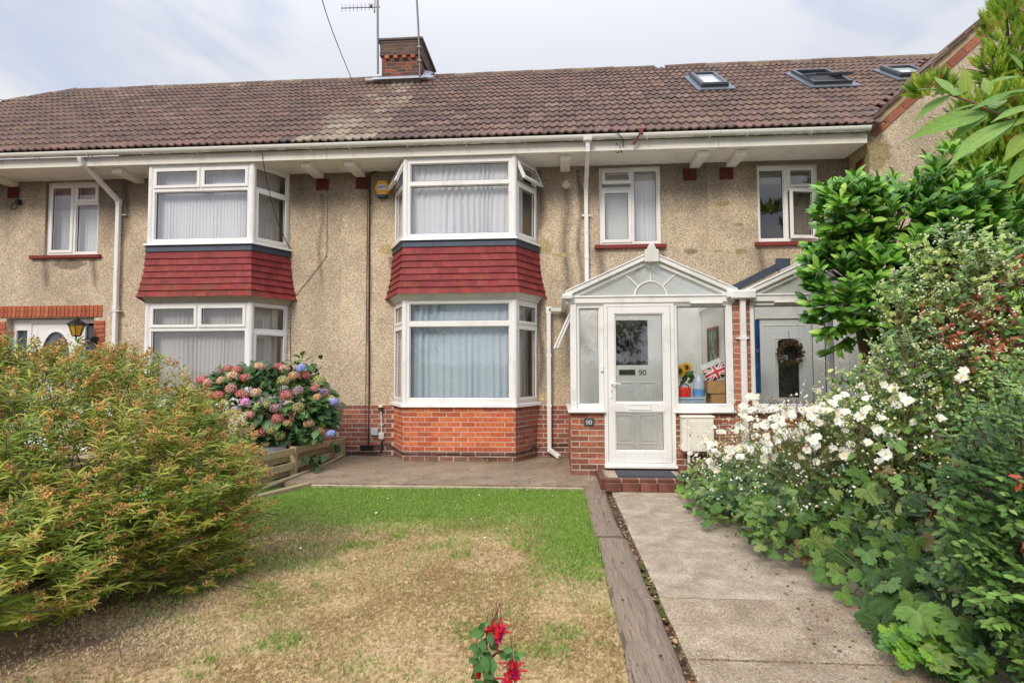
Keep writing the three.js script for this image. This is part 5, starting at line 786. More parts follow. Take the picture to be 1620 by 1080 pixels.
// ---------------------------------------------------------------- things inside the porches
{
  const card = [mat(S(196, 156, 104), { roughness: 0.9, map: grainT }), mat(S(188, 150, 100), { roughness: 0.9, map: grainT })];
  const boxx = (x0, x1, y0, y1, z0, z1, label, m) => { const t = thing('cardboard_box', label, 'cardboard box', [(x0 + x1) / 2, y0, (z0 + z1) / 2]); P('carton', bb(x0, x1, y0, y1 - 0.004, z0, z1, 0.004), m, t); P('flap', bb(x0 - 0.004, x1 + 0.004, y1 - 0.006, y1, z0 + 0.002, (z0 + z1) / 2 - 0.002, 0.001), m, t); P('flap', bb(x0 - 0.004, x1 + 0.004, y1 - 0.006, y1, (z0 + z1) / 2 + 0.002, z1 + 0.004, 0.001), m, t); P('tape', bb(x0 + (x1 - x0) * 0.42, x0 + (x1 - x0) * 0.58, y1, y1 + 0.001, z0, z1, 0.0002), mat(S(206, 176, 130), { roughness: 0.3 }), t); };
  boxx(2.08, 2.325, 0.90, 1.07, 1.25, 1.55, 'lower brown cardboard box on the porch window board', card[1]); boxx(2.04, 2.325, 1.078, 1.245, 1.24, 1.56, 'upper brown cardboard box under the flag pouch in the porch', card[0]);
  const cr = thing('plastic_crate', 'low grey-blue lidded plastic box on the porch window board', 'plastic box', [1.82, 0.9, 1.42]); const cm = new THREE.MeshPhysicalMaterial({ color: S(176, 198, 214), transmission: 0.3, thickness: 0, roughness: 0.35 }); P('tub', bb(1.67, 1.99, 0.902, 1.0, 1.26, 1.56, 0.01), cm, cr); P('lid', bb(1.66, 2.0, 1.0, 1.025, 1.25, 1.57, 0.008), mat(S(170, 192, 208), { roughness: 0.4 }), cr);
  const tn = thing('red_tin', 'bright red tin with black handle on the plastic box in the porch', 'tin', [1.74, 1.03, 1.45]); P('can', boxUV(ni(new THREE.LatheGeometry([[0, 1.028], [0.085, 1.028], [0.09, 1.035], [0.09, 1.14], [0.08, 1.155], [0, 1.155]].map((q) => new THREE.Vector2(...q)), 24).translate(1.745, 0, 1.45))), mat(S(214, 40, 30), { roughness: 0.3 }), tn); P('handle', tube([[1.68, 1.15, 1.45], [1.70, 1.19, 1.45], [1.79, 1.19, 1.45], [1.81, 1.15, 1.45]], 0.008, 14, 6), black, tn);
  const jg = thing('plastic_bottle', 'clear and pale blue plastic bottle between red tin and boxes', 'bottle', [1.94, 1.03, 1.42]); P('bottle', boxUV(ni(new THREE.LatheGeometry([[0, 1.027], [0.075, 1.027], [0.08, 1.04], [0.078, 1.2], [0.06, 1.27], [0.03, 1.31], [0.028, 1.34], [0, 1.34]].map((q) => new THREE.Vector2(...q)), 24).translate(1.945, 0, 1.42))), new THREE.MeshPhysicalMaterial({ color: S(214, 232, 244), transmission: 0.5, thickness: 0, roughness: 0.3 }), jg); P('band', boxUV(ni(new THREE.CylinderGeometry(0.083, 0.083, 0.09, 24, 1, true).translate(1.945, 1.09, 1.42))), mat(S(92, 150, 206), { roughness: 0.4 }), jg);
  // pouch with a union flag
  const cv = document.createElement('canvas'); cv.width = 256; cv.height = 160; const x = cv.getContext('2d'); x.fillStyle = '#2b2630'; x.fillRect(0, 0, 256, 160); const bar = (a, b, w, c) => { x.strokeStyle = c; x.lineWidth = w; x.beginPath(); x.moveTo(...a); x.lineTo(...b); x.stroke(); };
  bar([0, 0], [256, 160], 34, '#e8e4e0'); bar([256, 0], [0, 160], 34, '#e8e4e0'); bar([0, 0], [256, 160], 14, '#b8343c'); bar([256, 0], [0, 160], 14, '#b8343c'); bar([128, 0], [128, 160], 54, '#e8e4e0'); bar([0, 80], [256, 80], 54, '#e8e4e0'); bar([128, 0], [128, 160], 32, '#b8343c'); bar([0, 80], [256, 80], 32, '#b8343c');
  const ft = new THREE.CanvasTexture(cv); ft.colorSpace = THREE.SRGBColorSpace;
  const fb = thing('flag_pouch', 'tilted pouch printed with a red, white and dark union flag on the upper box', 'pouch', [2.17, 1.25, 1.4]); const pg = new THREE.PlaneGeometry(0.30, 0.19, 20, 12), pp = pg.attributes.position; for (let i = 0; i < pp.count; i++) { const u = pp.getX(i) / 0.15, v = pp.getY(i) / 0.095; pp.setZ(i, 0.05 * Math.sqrt(Math.max(0, (1 - u * u) * (1 - v * v))) + 0.006 * Math.sin(u * 7 + v * 4)); } pg.computeVertexNormals(); const bg = pg.clone(); bg.scale(1, 1, -1); const ori = (g) => rot(g, -0.25, -0.1, 0.42).translate(2.175, 1.355, 1.42); P('printed_side', ori(pg), mat(0xffffff, { map: ft, roughness: 0.6 }), fb); P('back_side', ori(bg), mat(S(60, 50, 60)), fb); P('clear_flap', ori(new THREE.PlaneGeometry(0.28, 0.09, 8, 2).translate(0, 0.125, -0.005)), new THREE.MeshPhysicalMaterial({ color: S(226, 232, 232), transmission: 0.4, thickness: 0, roughness: 0.3 }), fb);
  // sunflowers
  const sf = thing('sunflower_bunch', 'bunch of yellow sunflowers behind the red tin in the porch', 'flowers', [1.75, 0.9, 1.28]); const ym = mat(S(240, 186, 30), { roughness: 0.6 }), gm = mat(S(60, 96, 40), { roughness: 0.7 });
  P('pot', boxUV(ni(new THREE.LatheGeometry([[0, 0.902], [0.06, 0.902], [0.085, 1.12], [0.09, 1.13]].map((q) => new THREE.Vector2(...q)), 16).translate(1.76, 0, 1.16))), mat(S(220, 220, 214), { roughness: 0.5 }), sf);
  for (const [a, b, c, s] of [[1.72, 1.375, 1.30, 1], [1.83, 1.43, 1.24, 0.8], [1.66, 1.32, 1.28, 0.7]]) { const pt = []; for (let k = 0; k < 26; k++) { const an = k / 13 * Math.PI, g = new THREE.SphereGeometry(1, 6, 4).scale(0.035 * s, 0.010 * s, 0.004).translate(0.065 * s, 0, 0).rotateY(k % 2 ? 0.35 : 0.1).rotateZ(an); pt.push(g); } const h = P('flower_head', M(pt).translate(a, b, c), ym, sf); P('flower_centre', boxUV(ni(new THREE.SphereGeometry(0.036 * s, 12, 8).scale(1, 1, 0.4).translate(a, b, c + 0.008))), mat(S(70, 44, 24), { roughness: 1 }), h); P('stem', tube([[a, b, c - 0.01], [1.76, 1.1, 1.16]], 0.006, 4, 5), gm, sf); }
  for (let k = 0; k < 8; k++) { const g = new THREE.SphereGeometry(1, 6, 4).scale(0.075, 0.03, 0.006); rot(g, rr(-0.8, 0.8), rr(-1, 1), rr(-0.8, 0.8)).translate(1.82 + rr(-0.07, 0.09), 1.28 + rr(-0.06, 0.1), 1.24 + rr(-0.05, 0.04)); P('leaf', ni(g), gm, sf); }
  // picture
  const pc = document.createElement('canvas'); pc.width = 128; pc.height = 200; const y = pc.getContext('2d'); R.seed(9); y.fillStyle = '#8fb0a8'; y.fillRect(0, 0, 128, 200); for (let k = 0; k < 60; k++) { y.fillStyle = pick(['#3f7f86', '#c9b79a', '#b86a5c', '#5d7a50', '#e3dcc8', '#2f5560']); y.globalAlpha = 0.7; y.fillRect(rr(0, 110), rr(0, 180), rr(6, 30), rr(10, 60)); } y.globalAlpha = 1;
  const pt = new THREE.CanvasTexture(pc); pt.colorSpace = THREE.SRGBColorSpace; const pf = thing('picture', 'wood-framed picture in blues and reds hung on the porch side wall', 'picture', [2.34, 1.65, 0.72]);
  const or = (g) => rot(g, 0, -Math.PI / 2, 0).translate(2.34, 1.66, 0.72); P('frame', or(ring(-0.27, 0.27, -0.36, 0.36, 0.05, 0.03, 0.006)), mat(S(150, 112, 70), { roughness: 0.5, map: grainT }), pf); P('print', or(new THREE.PlaneGeometry(0.46, 0.64).translate(0, 0, 0.012)), mat(0xffffff, { map: pt, roughness: 0.5 }), pf);
  // wreath and blue cloth in the right porch
  const wr = thing('door_wreath', 'round wreath of dried brown and plum foliage on the right porch door', 'wreath', [3.69, 1.66, 0.05]); R.seed(41); const wm = [[74, 56, 40], [98, 72, 50], [88, 44, 52], [84, 88, 50], [120, 98, 70]].map((c) => mat(S(...c), { roughness: 1 })); P('hoop', boxUV(ni(new THREE.TorusGeometry(0.16, 0.03, 8, 24).translate(3.69, 1.655, 0.045))), wm[0], wr);
  for (let q = 0; q < 5; q++) { const gs = []; for (let k = 0; k < 60; k++) { const a = rr(0, 6.28), r = 0.16 + rr(-0.04, 0.05); gs.push(rot(new THREE.SphereGeometry(1, 5, 4).scale(0.03, 0.010, 0.008), rr(0, 3), rr(0, 3), rr(0, 3)).translate(3.69 + r * Math.cos(a), 1.655 + r * Math.sin(a), 0.05 + rr(0, 0.05))); } P('dried_foliage', M(gs), wm[q], wr); }
  P('hook', tube([[3.69, 1.82, 0.03], [3.69, 2.0, 0.02]], 0.004, 2, 5), black, wr);
  curtain('strip of bright blue cloth hanging at the left edge inside the right porch', null, [2.86, 1.05, 0.75], 0, 0.14, 1.08, { mat: mat(S(34, 92, 160), { roughness: 0.9 }), folds: 2.5, amp: 0.02, nx: 30, name: 'blue_cloth', cat: 'cloth' });
}

// ---------------------------------------------------------------- plants
const leafT = tex(128, 256, (i, j) => { const u = i / 128 - 0.5, v = j / 256, mid = 1 - sstep(Math.abs(u), 0.012, 0.05), side = Math.abs(((v * 9 - Math.abs(u) * 5) % 1) - 0.5), vein = (1 - sstep(side, 0.0, 0.10)) * 0.35, n = fbm(i / 9, j / 9, 3, 0, 301), q = 226 + 26 * Math.max(mid, vein) + (n - 0.5) * 50; return [q, q, q * 0.96]; }, {});
leafT.wrapS = leafT.wrapT = THREE.ClampToEdgeWrapping;
function leaf(len, w, o = {}) {            // blade along +y, face towards +z
  const n = o.n || 4, fold = o.fold ?? 0.25, curl = o.curl ?? 0.2, p = [], uv = [], ix = [], sh = o.shape ?? 0.85;
  for (let i = 0; i <= n; i++) { const t = i / n, h = Math.pow(Math.sin(Math.PI * Math.pow(clamp(t, 0.015, 0.985), sh)), o.pw || 1) * w / 2 * (o.tip && t > 0.6 ? 1 - (t - 0.6) * o.tip : 1), y = t * len * (1 - 0.1 * curl * t), z = -curl * len * t * t; p.push(-h, y, z + h * fold, 0, y, z, h, y, z + h * fold); uv.push(0, t, 0.5, t, 1, t); if (i) { const a = (i - 1) * 3, b = i * 3; ix.push(a, a + 1, b, a + 1, b + 1, b, a + 1, a + 2, b + 1, a + 2, b + 2, b + 1); } }
  const g = new THREE.BufferGeometry(); g.setAttribute('position', new THREE.Float32BufferAttribute(p, 3)); g.setAttribute('uv', new THREE.Float32BufferAttribute(uv, 2)); g.setIndex(ix); g.computeVertexNormals(); return g;
}
function lobed(size, lobes, depth, sd, o = {}) { // palmate leaf: stalk end at origin, blade forward along +y
  const N = 44, p = [0, 0.12 * size, 0], uv = [0.5, 0.1], ix = [];
  for (let i = 0; i <= N; i++) {
    const a = mix(-2.75, 2.75, i / N), l = Math.abs(Math.sin((a / 2.75 * lobes / 2 + (lobes % 2 ? 0.5 : 0)) * Math.PI)), tooth = 0.06 * ((i & 1) ? 1 : -1) + 0.05 * (hash(i, sd, 3) - 0.5), r = size * (1 - depth * (1 - l) ** 1.2 + tooth) * (0.62 - 0.10 * Math.abs(a) / 2.75 + 0.10 * Math.cos(a));
    const x = Math.sin(a) * r, y = 0.12 * size + Math.cos(a) * r, z = -(o.cup ?? 0.25) * (x * x + (y * y) * 0.7) / size + 0.10 * size * (l - 0.5) + 0.03 * size * Math.sin(i * 1.7 + sd);
    p.push(x, y, z); uv.push(0.5 + x / size * 0.6, clamp(y / size * 0.7 + 0.25));
  }
  for (let i = 1; i <= N; i++) ix.push(0, i + 1, i);
  const g = new THREE.BufferGeometry(); g.setAttribute('position', new THREE.Float32BufferAttribute(p, 3)); g.setAttribute('uv', new THREE.Float32BufferAttribute(uv, 2)); g.setIndex(ix); g.computeVertexNormals(); return g;
}
const leafMat = (c, o = {}) => new THREE.MeshPhysicalMaterial({ color: c, roughness: 0.55, transmission: 0.22, thickness: 0, map: leafT, ...o });
const V = (x, y, z) => new THREE.Vector3(x, y, z), EYE = V(0, 1.4, 9.6);
const jit = (v, a) => v.clone().add(V(rr(-a, a), rr(-a, a), rr(-a, a))).normalize();
const q4 = new THREE.Matrix4();
function orient(pos, dir, up, s) {          // y axis along dir, blade facing as near as it can to up
  const y = dir.clone().normalize(), x = y.clone().cross(up); if (x.lengthSq() < 1e-6) x.set(1, 0, 0.01); x.normalize(); const z = x.clone().cross(y);
  return new THREE.Matrix4().makeBasis(x.multiplyScalar(s), y.multiplyScalar(s), z.multiplyScalar(s)).setPosition(pos);
}
// put(list): [matrix in world space, palette index, geometry index]; the nearest n become parts of their own, the rest one part
function foliage(plant, name, geos, mats, list, n = 300, massName) {
  const w = WP.get(plant), inv = new THREE.Matrix4().makeTranslation(-w.x, -w.y, -w.z), pos = new THREE.Vector3();
  for (const q of list) { q[0].premultiply(inv); pos.setFromMatrixPosition(q[0]).add(w); q.d = pos.distanceTo(EYE); }
  if (n) list.sort((a, b) => a.d - b.d);
  list.slice(0, n).forEach((q) => { const o = mk(name, geos[q[2] || 0], mats[q[1]]); o.matrixAutoUpdate = false; q[0].decompose(o.position, o.quaternion, o.scale); o.matrixAutoUpdate = true; plant.add(o); });
  const rest = list.slice(n); if (!rest.length) return;
  const base = mats[0].clone(); base.color.set(0xffffff);
  geos.forEach((g, k) => {
    const l = rest.filter((q) => (q[2] || 0) === k); if (!l.length) return; const im = new THREE.InstancedMesh(g, base, l.length), c = new THREE.Color(); im.name = massName || name.replace(/leaf$/, 'foliage'); im.userData.kind = 'stuff'; im.castShadow = im.receiveShadow = true;
    l.forEach((q, i) => { im.setMatrixAt(i, q[0]); c.copy(mats[q[1]].color).multiplyScalar(rr(0.82, 1.15)); im.setColorAt(i, c); }); plant.add(im);
  });
}
const bark = mat(S(92, 78, 66), { roughness: 0.95, map: grainT, bumpMap: grainB, bumpScale: 0.006 }), twigM = mat(S(84, 66, 54), { roughness: 0.9 }), twigRed = mat(S(120, 74, 62), { roughness: 0.8 }), greenStem = mat(S(96, 116, 62), { roughness: 0.8 });
const sph = () => { const z = rr(-1, 1), a = rr(0, 6.2832), r = Math.sqrt(1 - z * z); return V(r * Math.cos(a), z, r * Math.sin(a)); };
const lump = (d, s, f = 2.2) => fbm(d.x * f + 10 + s, d.y * f + d.z * f * 0.7 + 20, 3, 0, s);
function sweep(a, b, r0, r1, bend = 0.15, n = 8, rad = 5) { const m = a.clone().lerp(b, 0.5).add(V(rr(-bend, bend), rr(-bend, bend) * 0.6, rr(-bend, bend))), m2 = a.clone().lerp(b, 0.8).add(V(rr(-bend, bend), rr(-bend, bend) * 0.4, rr(-bend, bend)).multiplyScalar(0.5)); return taper([a, m, m2, b].map((q) => q.toArray()), r0, r1, n, rad); }

{ // 1. large golden shrub, front left
  R.seed(1001); const C = V(-3.9, 0.5, 5.6), E = V(1.82, 1.15, 1.2), t = thing('willow_leaved_shrub', 'large yellow-green narrow-leaved shrub with orange-brown tips at the left of the lawn', 'shrub', [-3.4, -0.06, 5.6]);
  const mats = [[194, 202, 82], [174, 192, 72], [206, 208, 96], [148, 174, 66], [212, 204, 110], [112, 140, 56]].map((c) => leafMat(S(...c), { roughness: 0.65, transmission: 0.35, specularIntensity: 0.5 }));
  const tips = [[198, 152, 86], [182, 134, 76], [206, 166, 102], [162, 118, 70]].map((c) => mat(S(...c), { roughness: 0.95 }));
  const g = [leaf(0.074, 0.0118, { n: 3, curl: 0.35 }), leaf(0.062, 0.0105, { n: 3, curl: 0.15 })], bud = new THREE.TetrahedronGeometry(0.0058), L1 = [], F = [], tw = [], twf = [];
  const stems = []; for (let k = 0; k < 16; k++) stems.push(V(-3.45 + rr(-0.35, 0.35), -0.08, 5.6 + rr(-0.3, 0.3)));
  for (let k = 0; k < 8800; k++) {
    const d = sph(), front = d.z > -0.2 || R() < 0.35; if (!front) continue; if (d.y < -0.45 && R() < 0.86) continue; const l = lump(d, 5, 2.6), inner = R() < 0.22, low = d.y < -0.05 && d.z > 0.1;
    if (low && R() < 0.78 - 0.9 * clamp(d.x + 0.1)) continue;
    const rad = (inner ? rr(0.6, 0.85) : rr(0.86, 1.0)) * (0.80 + 0.36 * l), p = k % 6 ? C.clone().add(d.clone().multiply(E).multiplyScalar(rad)) : V(-3.65, 0.34, 6.55).add(d.clone().multiply(V(1.25, 0.62, 0.8)).multiplyScalar(rad)); if (p.y < 0.0 || p.x < -5) continue; if (p.y < 0.85 && p.x < -2.75 && p.z > 5.6 && R() < (k % 6 ? 0.42 : 0.15)) continue;
    const dir = jit(d.clone().multiplyScalar(0.8).add(V(0, 0.55, 0)), 0.35), n = inner ? 12 : 17, len = rr(0.11, 0.2), base = p.clone().sub(dir.clone().multiplyScalar(len));
    if (R() < 0.14) twf.push(tube([base.clone().sub(dir.clone().multiplyScalar(0.1)).toArray(), p.toArray()], 0.0022, 1, 3));
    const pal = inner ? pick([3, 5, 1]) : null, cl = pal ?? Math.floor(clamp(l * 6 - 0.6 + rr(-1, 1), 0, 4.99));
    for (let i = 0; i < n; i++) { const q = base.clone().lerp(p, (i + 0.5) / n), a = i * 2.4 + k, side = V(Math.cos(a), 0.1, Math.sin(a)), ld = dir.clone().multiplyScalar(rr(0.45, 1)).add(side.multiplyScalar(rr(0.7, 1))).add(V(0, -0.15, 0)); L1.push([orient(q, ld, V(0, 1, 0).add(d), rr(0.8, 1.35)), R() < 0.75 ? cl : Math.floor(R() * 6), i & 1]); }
    if (!inner && d.y > -0.6 && R() < 0.52) { const m = Math.floor(rr(18, 36)), ft = Math.floor(R() * 4); for (let i = 0; i < m; i++) { const q = p.clone().add(dir.clone().multiplyScalar(rr(-0.01, 0.035))).add(V(rr(-1, 1), rr(-0.6, 0.7), rr(-1, 1)).multiplyScalar(0.024)); F.push([orient(q, sph(), V(0, 1, 0.2), rr(0.7, 1.7)), R() < 0.7 ? ft : Math.floor(R() * 4), 0]); } }
  }
  for (let k = 0; k < 150; k++) { const d = sph(); if (d.y < -0.35) d.y *= -0.4; const s = pick(stems), e = C.clone().add(d.multiply(E).multiplyScalar(rr(0.7, 0.92))); if (e.y < 0.05) e.y = 0.1 + R() * 0.3; const mid = s.clone().lerp(e, 0.5).add(V(0, -0.12, 0)); tw.push(taper([s, mid.add(V(rr(-0.1, 0.1), rr(-0.1, 0.05), rr(-0.1, 0.1))), e].map((q) => q.toArray()), k < 24 ? rr(0.012, 0.022) : rr(0.004, 0.009), 0.002, 8, 5)); }
  for (let k = 0; k < 620; k++) { const d = sph(); d.y = -Math.abs(d.y) * 0.7; if (d.z < -0.1) d.z *= -1; const e = C.clone().add(d.multiply(E).multiplyScalar(rr(0.55, 0.95))); if (e.y < 0.02) e.y = rr(0.03, 0.3); if (k % 3 === 0) e.add(V(0.2, -0.1, rr(0, 0.75))); if (e.y < 0) e.y = 0.04; const s = e.clone().add(V(rr(-0.25, 0.25), rr(-0.15, 0.1), rr(-0.35, 0.05))); twf.push(taper([s, s.clone().lerp(e, 0.5).add(V(rr(-0.04, 0.04), rr(-0.04, 0.04), 0)), e].map((q) => q.toArray()), 0.0035, 0.0013, 4, 4)); }
  P('branches', M(tw), twigM, t); P('twigs', M(twf), mat(S(84, 68, 58), { roughness: 0.9 }), t).userData.kind = 'stuff';
  foliage(t, 'leaf', g, mats, L1, 0, 'foliage'); foliage(t, 'seed_head', [bud], tips, F, 0, 'flower_tips');
}
{ // 2. hydrangea with mophead flowers
  R.seed(1002); const C = V(-4.28, 0.84, 1.3), E = V(1.16, 0.64, 0.62), t = thing('hydrangea', 'hydrangea in front of the left bay with faded pink, rust, mauve and blue mophead flowers', 'hydrangea', [-4.1, -0.05, 1.2]);
  const lm = [[80, 124, 64], [68, 110, 56], [94, 140, 70], [58, 96, 52], [108, 152, 76]].map((c) => leafMat(S(...c), { roughness: 0.5 })), lg = [leaf(0.15, 0.10, { fold: 0.15, curl: 0.3, n: 5 }), leaf(0.12, 0.075, { fold: 0.25, curl: 0.15, n: 5 })], L1 = [];
  const heads = [0, 1, 2].map((v) => { const q = [], fl = leaf(0.017, 0.015, { n: 2, fold: 0.1, curl: 0.1 }); for (let i = 0; i < 62; i++) { const y = 1 - 1.5 * (i + 0.5) / 62, a = i * 2.39996 + v, r = Math.sqrt(1 - y * y), d = V(r * Math.cos(a), y, r * Math.sin(a)), rad = 0.074 * (0.9 + 0.16 * hash(i, v, 4)), c = d.clone().multiply(V(1, 0.82, 1)).multiplyScalar(rad); for (let k = 0; k < 4; k++) { const tn = d.clone().cross(Math.abs(d.y) > 0.9 ? V(1, 0, 0) : V(0, 1, 0)).normalize().applyAxisAngle(d, k * Math.PI / 2 + i); q.push(fl.clone().applyMatrix4(orient(c, tn.add(d.clone().multiplyScalar(0.25)), d, 1))); } } const G = mergeGeometries(q), cnt = G.attributes.position.count, col = new Float32Array(cnt * 3), per = cnt / 62; for (let i = 0; i < cnt; i++) { const f = Math.floor(i / per), l = 0.85 + 0.8 * hash(f, v, 12), gr = hash(f, v, 15) < 0.22; col[i * 3] = l * (gr ? 0.8 : 1); col[i * 3 + 1] = l * (gr ? 1.25 : 1); col[i * 3 + 2] = l * 0.98; } G.setAttribute('color', new THREE.BufferAttribute(col, 3)); return G; });
  const hm = { pink: [196, 136, 128], rust: [188, 138, 108], red: [178, 98, 96], salmon: [204, 156, 132], mauve: [150, 116, 122], green: [170, 166, 106], olive: [152, 142, 96], blush: [226, 182, 168], blue: [140, 142, 206], violet: [142, 118, 174], bright: [212, 130, 182], gold: [202, 150, 62], grey: [170, 156, 160] }, HM = {}; for (const k in hm) HM[k] = mat(S(...hm[k]), { roughness: 0.9, vertexColors: true });
  const put = (x, y, z, k, s = 1) => { const o = PS('flower_head', heads[Math.floor(R() * 3)], HM[k], t, [x, y, z], [rr(-0.2, 0.7), rr(0, 6), rr(-0.4, 0.4)]); o.scale.setScalar(s); };
  for (let k = 0, n = 0; k < 2500 && n < 72; k++) { const d = sph(); if (d.z < 0.05 || d.y < -0.55) continue; const p = C.clone().add(d.clone().multiply(E).multiplyScalar(1.0)); if (p.x > -3.25 && p.y < 0.8) continue; if (put.l && put.l.some((q) => q.distanceTo(p) < 0.125)) continue; (put.l ||= []).push(p); n++; put(p.x, p.y, p.z, d.x > 0.25 ? pick(['rust', 'red', 'green', 'olive', 'mauve', 'red', 'pink']) : d.y > 0.3 ? pick(['pink', 'mauve', 'salmon', 'red']) : pick(['salmon', 'blush', 'rust', 'pink', 'green', 'mauve']), rr(0.85, 1.22)); }
  put(-3.55, 1.43, 1.6, 'blue', 0.95); put(-3.12, 0.96, 1.5, 'blue', 0.9); put(-3.13, 0.52, 1.55, 'blue', 0.85); put(-4.15, 0.98, 1.98, 'bright', 0.85); put(-4.28, 0.72, 1.96, 'gold', 0.8); put(-4.30, 0.88, 1.97, 'grey', 0.75); put(-3.28, 1.10, 1.55, 'violet', 0.6); put(-4.75, 0.88, 1.8, 'blush', 1); put(-4.9, 1.0, 1.7, 'pink', 1);
  for (let k = 0; k < 3000; k++) { const d = sph(); if (d.z < -0.5 || (d.y < -0.85)) continue; const p = C.clone().add(d.clone().multiply(E).multiplyScalar(rr(0.6, 0.98))); if (p.y < 0.42) continue; L1.push([orient(p, jit(d.clone().add(V(0, -0.2, 0)), 0.5), V(0, 1, 0.6).add(d.clone().multiplyScalar(0.6)), rr(0.75, 1.15)), Math.floor(R() * 5), k & 1]); }
  for (let k = 0; k < 46; k++) { const p = V(-3.62 + rr(-0.18, 0.18), 1.48 + rr(-0.22, 0.14), 1.2 + rr(-0.1, 0.3)); L1.push([orient(p, jit(V(rr(-0.4, 0.4), 0.3, 0.4), 0.4), V(0, 1, 0.5), rr(0.8, 1.1)), pick([2, 4, 0]), k & 1]); }
  for (let k = 0; k < 50; k++) { const p = V(rr(-4.7, -3.2), rr(0.46, 0.62), rr(1.5, 1.8)); L1.push([orient(p, jit(V(rr(-0.5, 0.5), -0.1, 0.8), 0.4), V(0, 1, 0.5), rr(0.8, 1.2)), Math.floor(R() * 5), k & 1]); }
  const st = []; for (let k = 0; k < 30; k++) { const d = sph(); d.y = Math.abs(d.y) * 0.8 + 0.1; st.push(sweep(V(-4.1 + rr(-0.3, 0.3), -0.05, 1.15 + rr(-0.15, 0.15)), C.clone().add(d.multiply(E).multiplyScalar(0.9)), 0.008, 0.004)); } P('stems', M(st), twigM, t);
  foliage(t, 'leaf', lg, lm, L1, 300);
}
{ // 3. pale frothy plant beside the hydrangea and a pink rose
  R.seed(1003); const t = thing('gypsophila', 'frothy cream-white plant with tiny dried flowers between shrub and hydrangea', 'plant', [-4.3, 0.0, 2.25]), L1 = [], st = [], g = new THREE.IcosahedronGeometry(0.009, 0), ms = [[226, 214, 186], [206, 190, 150], [190, 180, 130], [232, 226, 206]].map((c) => mat(S(...c), { roughness: 0.9 }));
  for (let k = 0; k < 90; k++) { const b = V(-4.32 + rr(-0.08, 0.08), 0.0, 2.28), e = V(-4.32 + rr(-0.28, 0.34), rr(0.45, 0.9), 2.28 + rr(-0.2, 0.25)); st.push(sweep(b, e, 0.003, 0.0014, 0.06, 4, 3)); for (let i = 0; i < 26; i++) L1.push([orient(e.clone().add(V(rr(-0.05, 0.05), rr(-0.09, 0.05), rr(-0.05, 0.05))), sph(), V(0, 1, 0), rr(0.5, 1.3)), Math.floor(R() * 4), 0]); }
  P('stems', M(st), mat(S(150, 140, 96)), t); foliage(t, 'floret', [g], ms, L1, 0, 'florets');
  const ro = thing('pink_rose', 'small plant with a few pale pink blooms at the foot of the frothy plant', 'rose', [-4.42, 0, 2.4]), pet = []; for (let i = 0; i < 16; i++) pet.push(leaf(0.045, 0.045, { n: 3, fold: 0.5, curl: -0.3 }).applyMatrix4(orient(V(0, 0, 0), jit(V(Math.cos(i * 2.4) * (0.3 + i * 0.05), 1 - i * 0.05, Math.sin(i * 2.4) * (0.3 + i * 0.05)), 0.05), V(Math.cos(i * 2.4), 0.2, Math.sin(i * 2.4)), 0.8 + i * 0.02))); const pg = mergeGeometries(pet);
  for (const [x, y, z, c] of [[-4.46, 0.50, 2.45, [236, 186, 190]], [-4.36, 0.44, 2.46, [242, 216, 214]], [-4.52, 0.58, 2.38, [226, 160, 170]]]) PS('bloom', pg, mat(S(...c), { roughness: 0.8 }), ro, [x, y, z], [0.5, R() * 6, 0]);
  P('stems', M([[-4.46, 0.5, 2.45], [-4.36, 0.44, 2.46], [-4.52, 0.58, 2.38]].map((e) => sweep(V(-4.42, -0.05, 2.4), V(...e), 0.004, 0.003, 0.04))), greenStem, ro); const L2 = []; for (let k = 0; k < 60; k++) L2.push([orient(V(-4.42 + rr(-0.18, 0.18), rr(0.1, 0.5), 2.4 + rr(-0.1, 0.12)), jit(V(0, 0.2, 0.5), 0.8), V(0, 1, 0.4), rr(0.7, 1.1)), 0, 0]); foliage(ro, 'leaf', [leaf(0.05, 0.03)], [leafMat(S(120, 140, 116))], L2, 60);
  const iv = thing('ivy_plant', 'small dark lobed-leaf seedling growing through the foot of the board fence', 'plant', [-3.42, 0, 1.5]), L3 = []; for (let k = 0; k < 26; k++) { const a = k < 20; L3.push([orient(a ? V(-3.42 + rr(-0.02, 0.14), rr(0.02, 0.2), 1.55 + rr(-0.2, 0.22)) : V(-3.43 + rr(0, 0.06), rr(0.14, 0.28), 0.62 + rr(-0.12, 0.12)), jit(V(0.5, 0.2, 0.4), 0.6), V(0.3, 0.7, 0.6), rr(0.7, 1.2)), k % 2, 0]); } P('stems', M([sweep(V(-3.46, -0.04, 1.5), V(-3.38, 0.18, 1.6), 0.004, 0.002, 0.02), sweep(V(-3.46, -0.04, 0.6), V(-3.42, 0.26, 0.62), 0.004, 0.002, 0.02)]), greenStem, iv); foliage(iv, 'leaf', [lobed(0.10, 5, 0.35, 3)], [[58, 98, 56], [84, 124, 66]].map((c) => leafMat(S(...c))), L3, 40);
}
function shell3(C, E, n, o, fn) { for (let k = 0; k < n; k++) { const d = sph(); if (o.keep && !o.keep(d)) continue; const l = lump(d, o.s || 3, o.f || 2.4), inner = R() < (o.inner ?? 0.25), rad = (inner ? rr(0.55, 0.82) : rr(0.84, 1.0)) * (1 - (o.rough ?? 0.3) * 0.5 + (o.rough ?? 0.3) * l); fn(C.clone().add(d.clone().multiply(E).multiplyScalar(rad)), d, l, inner); } }
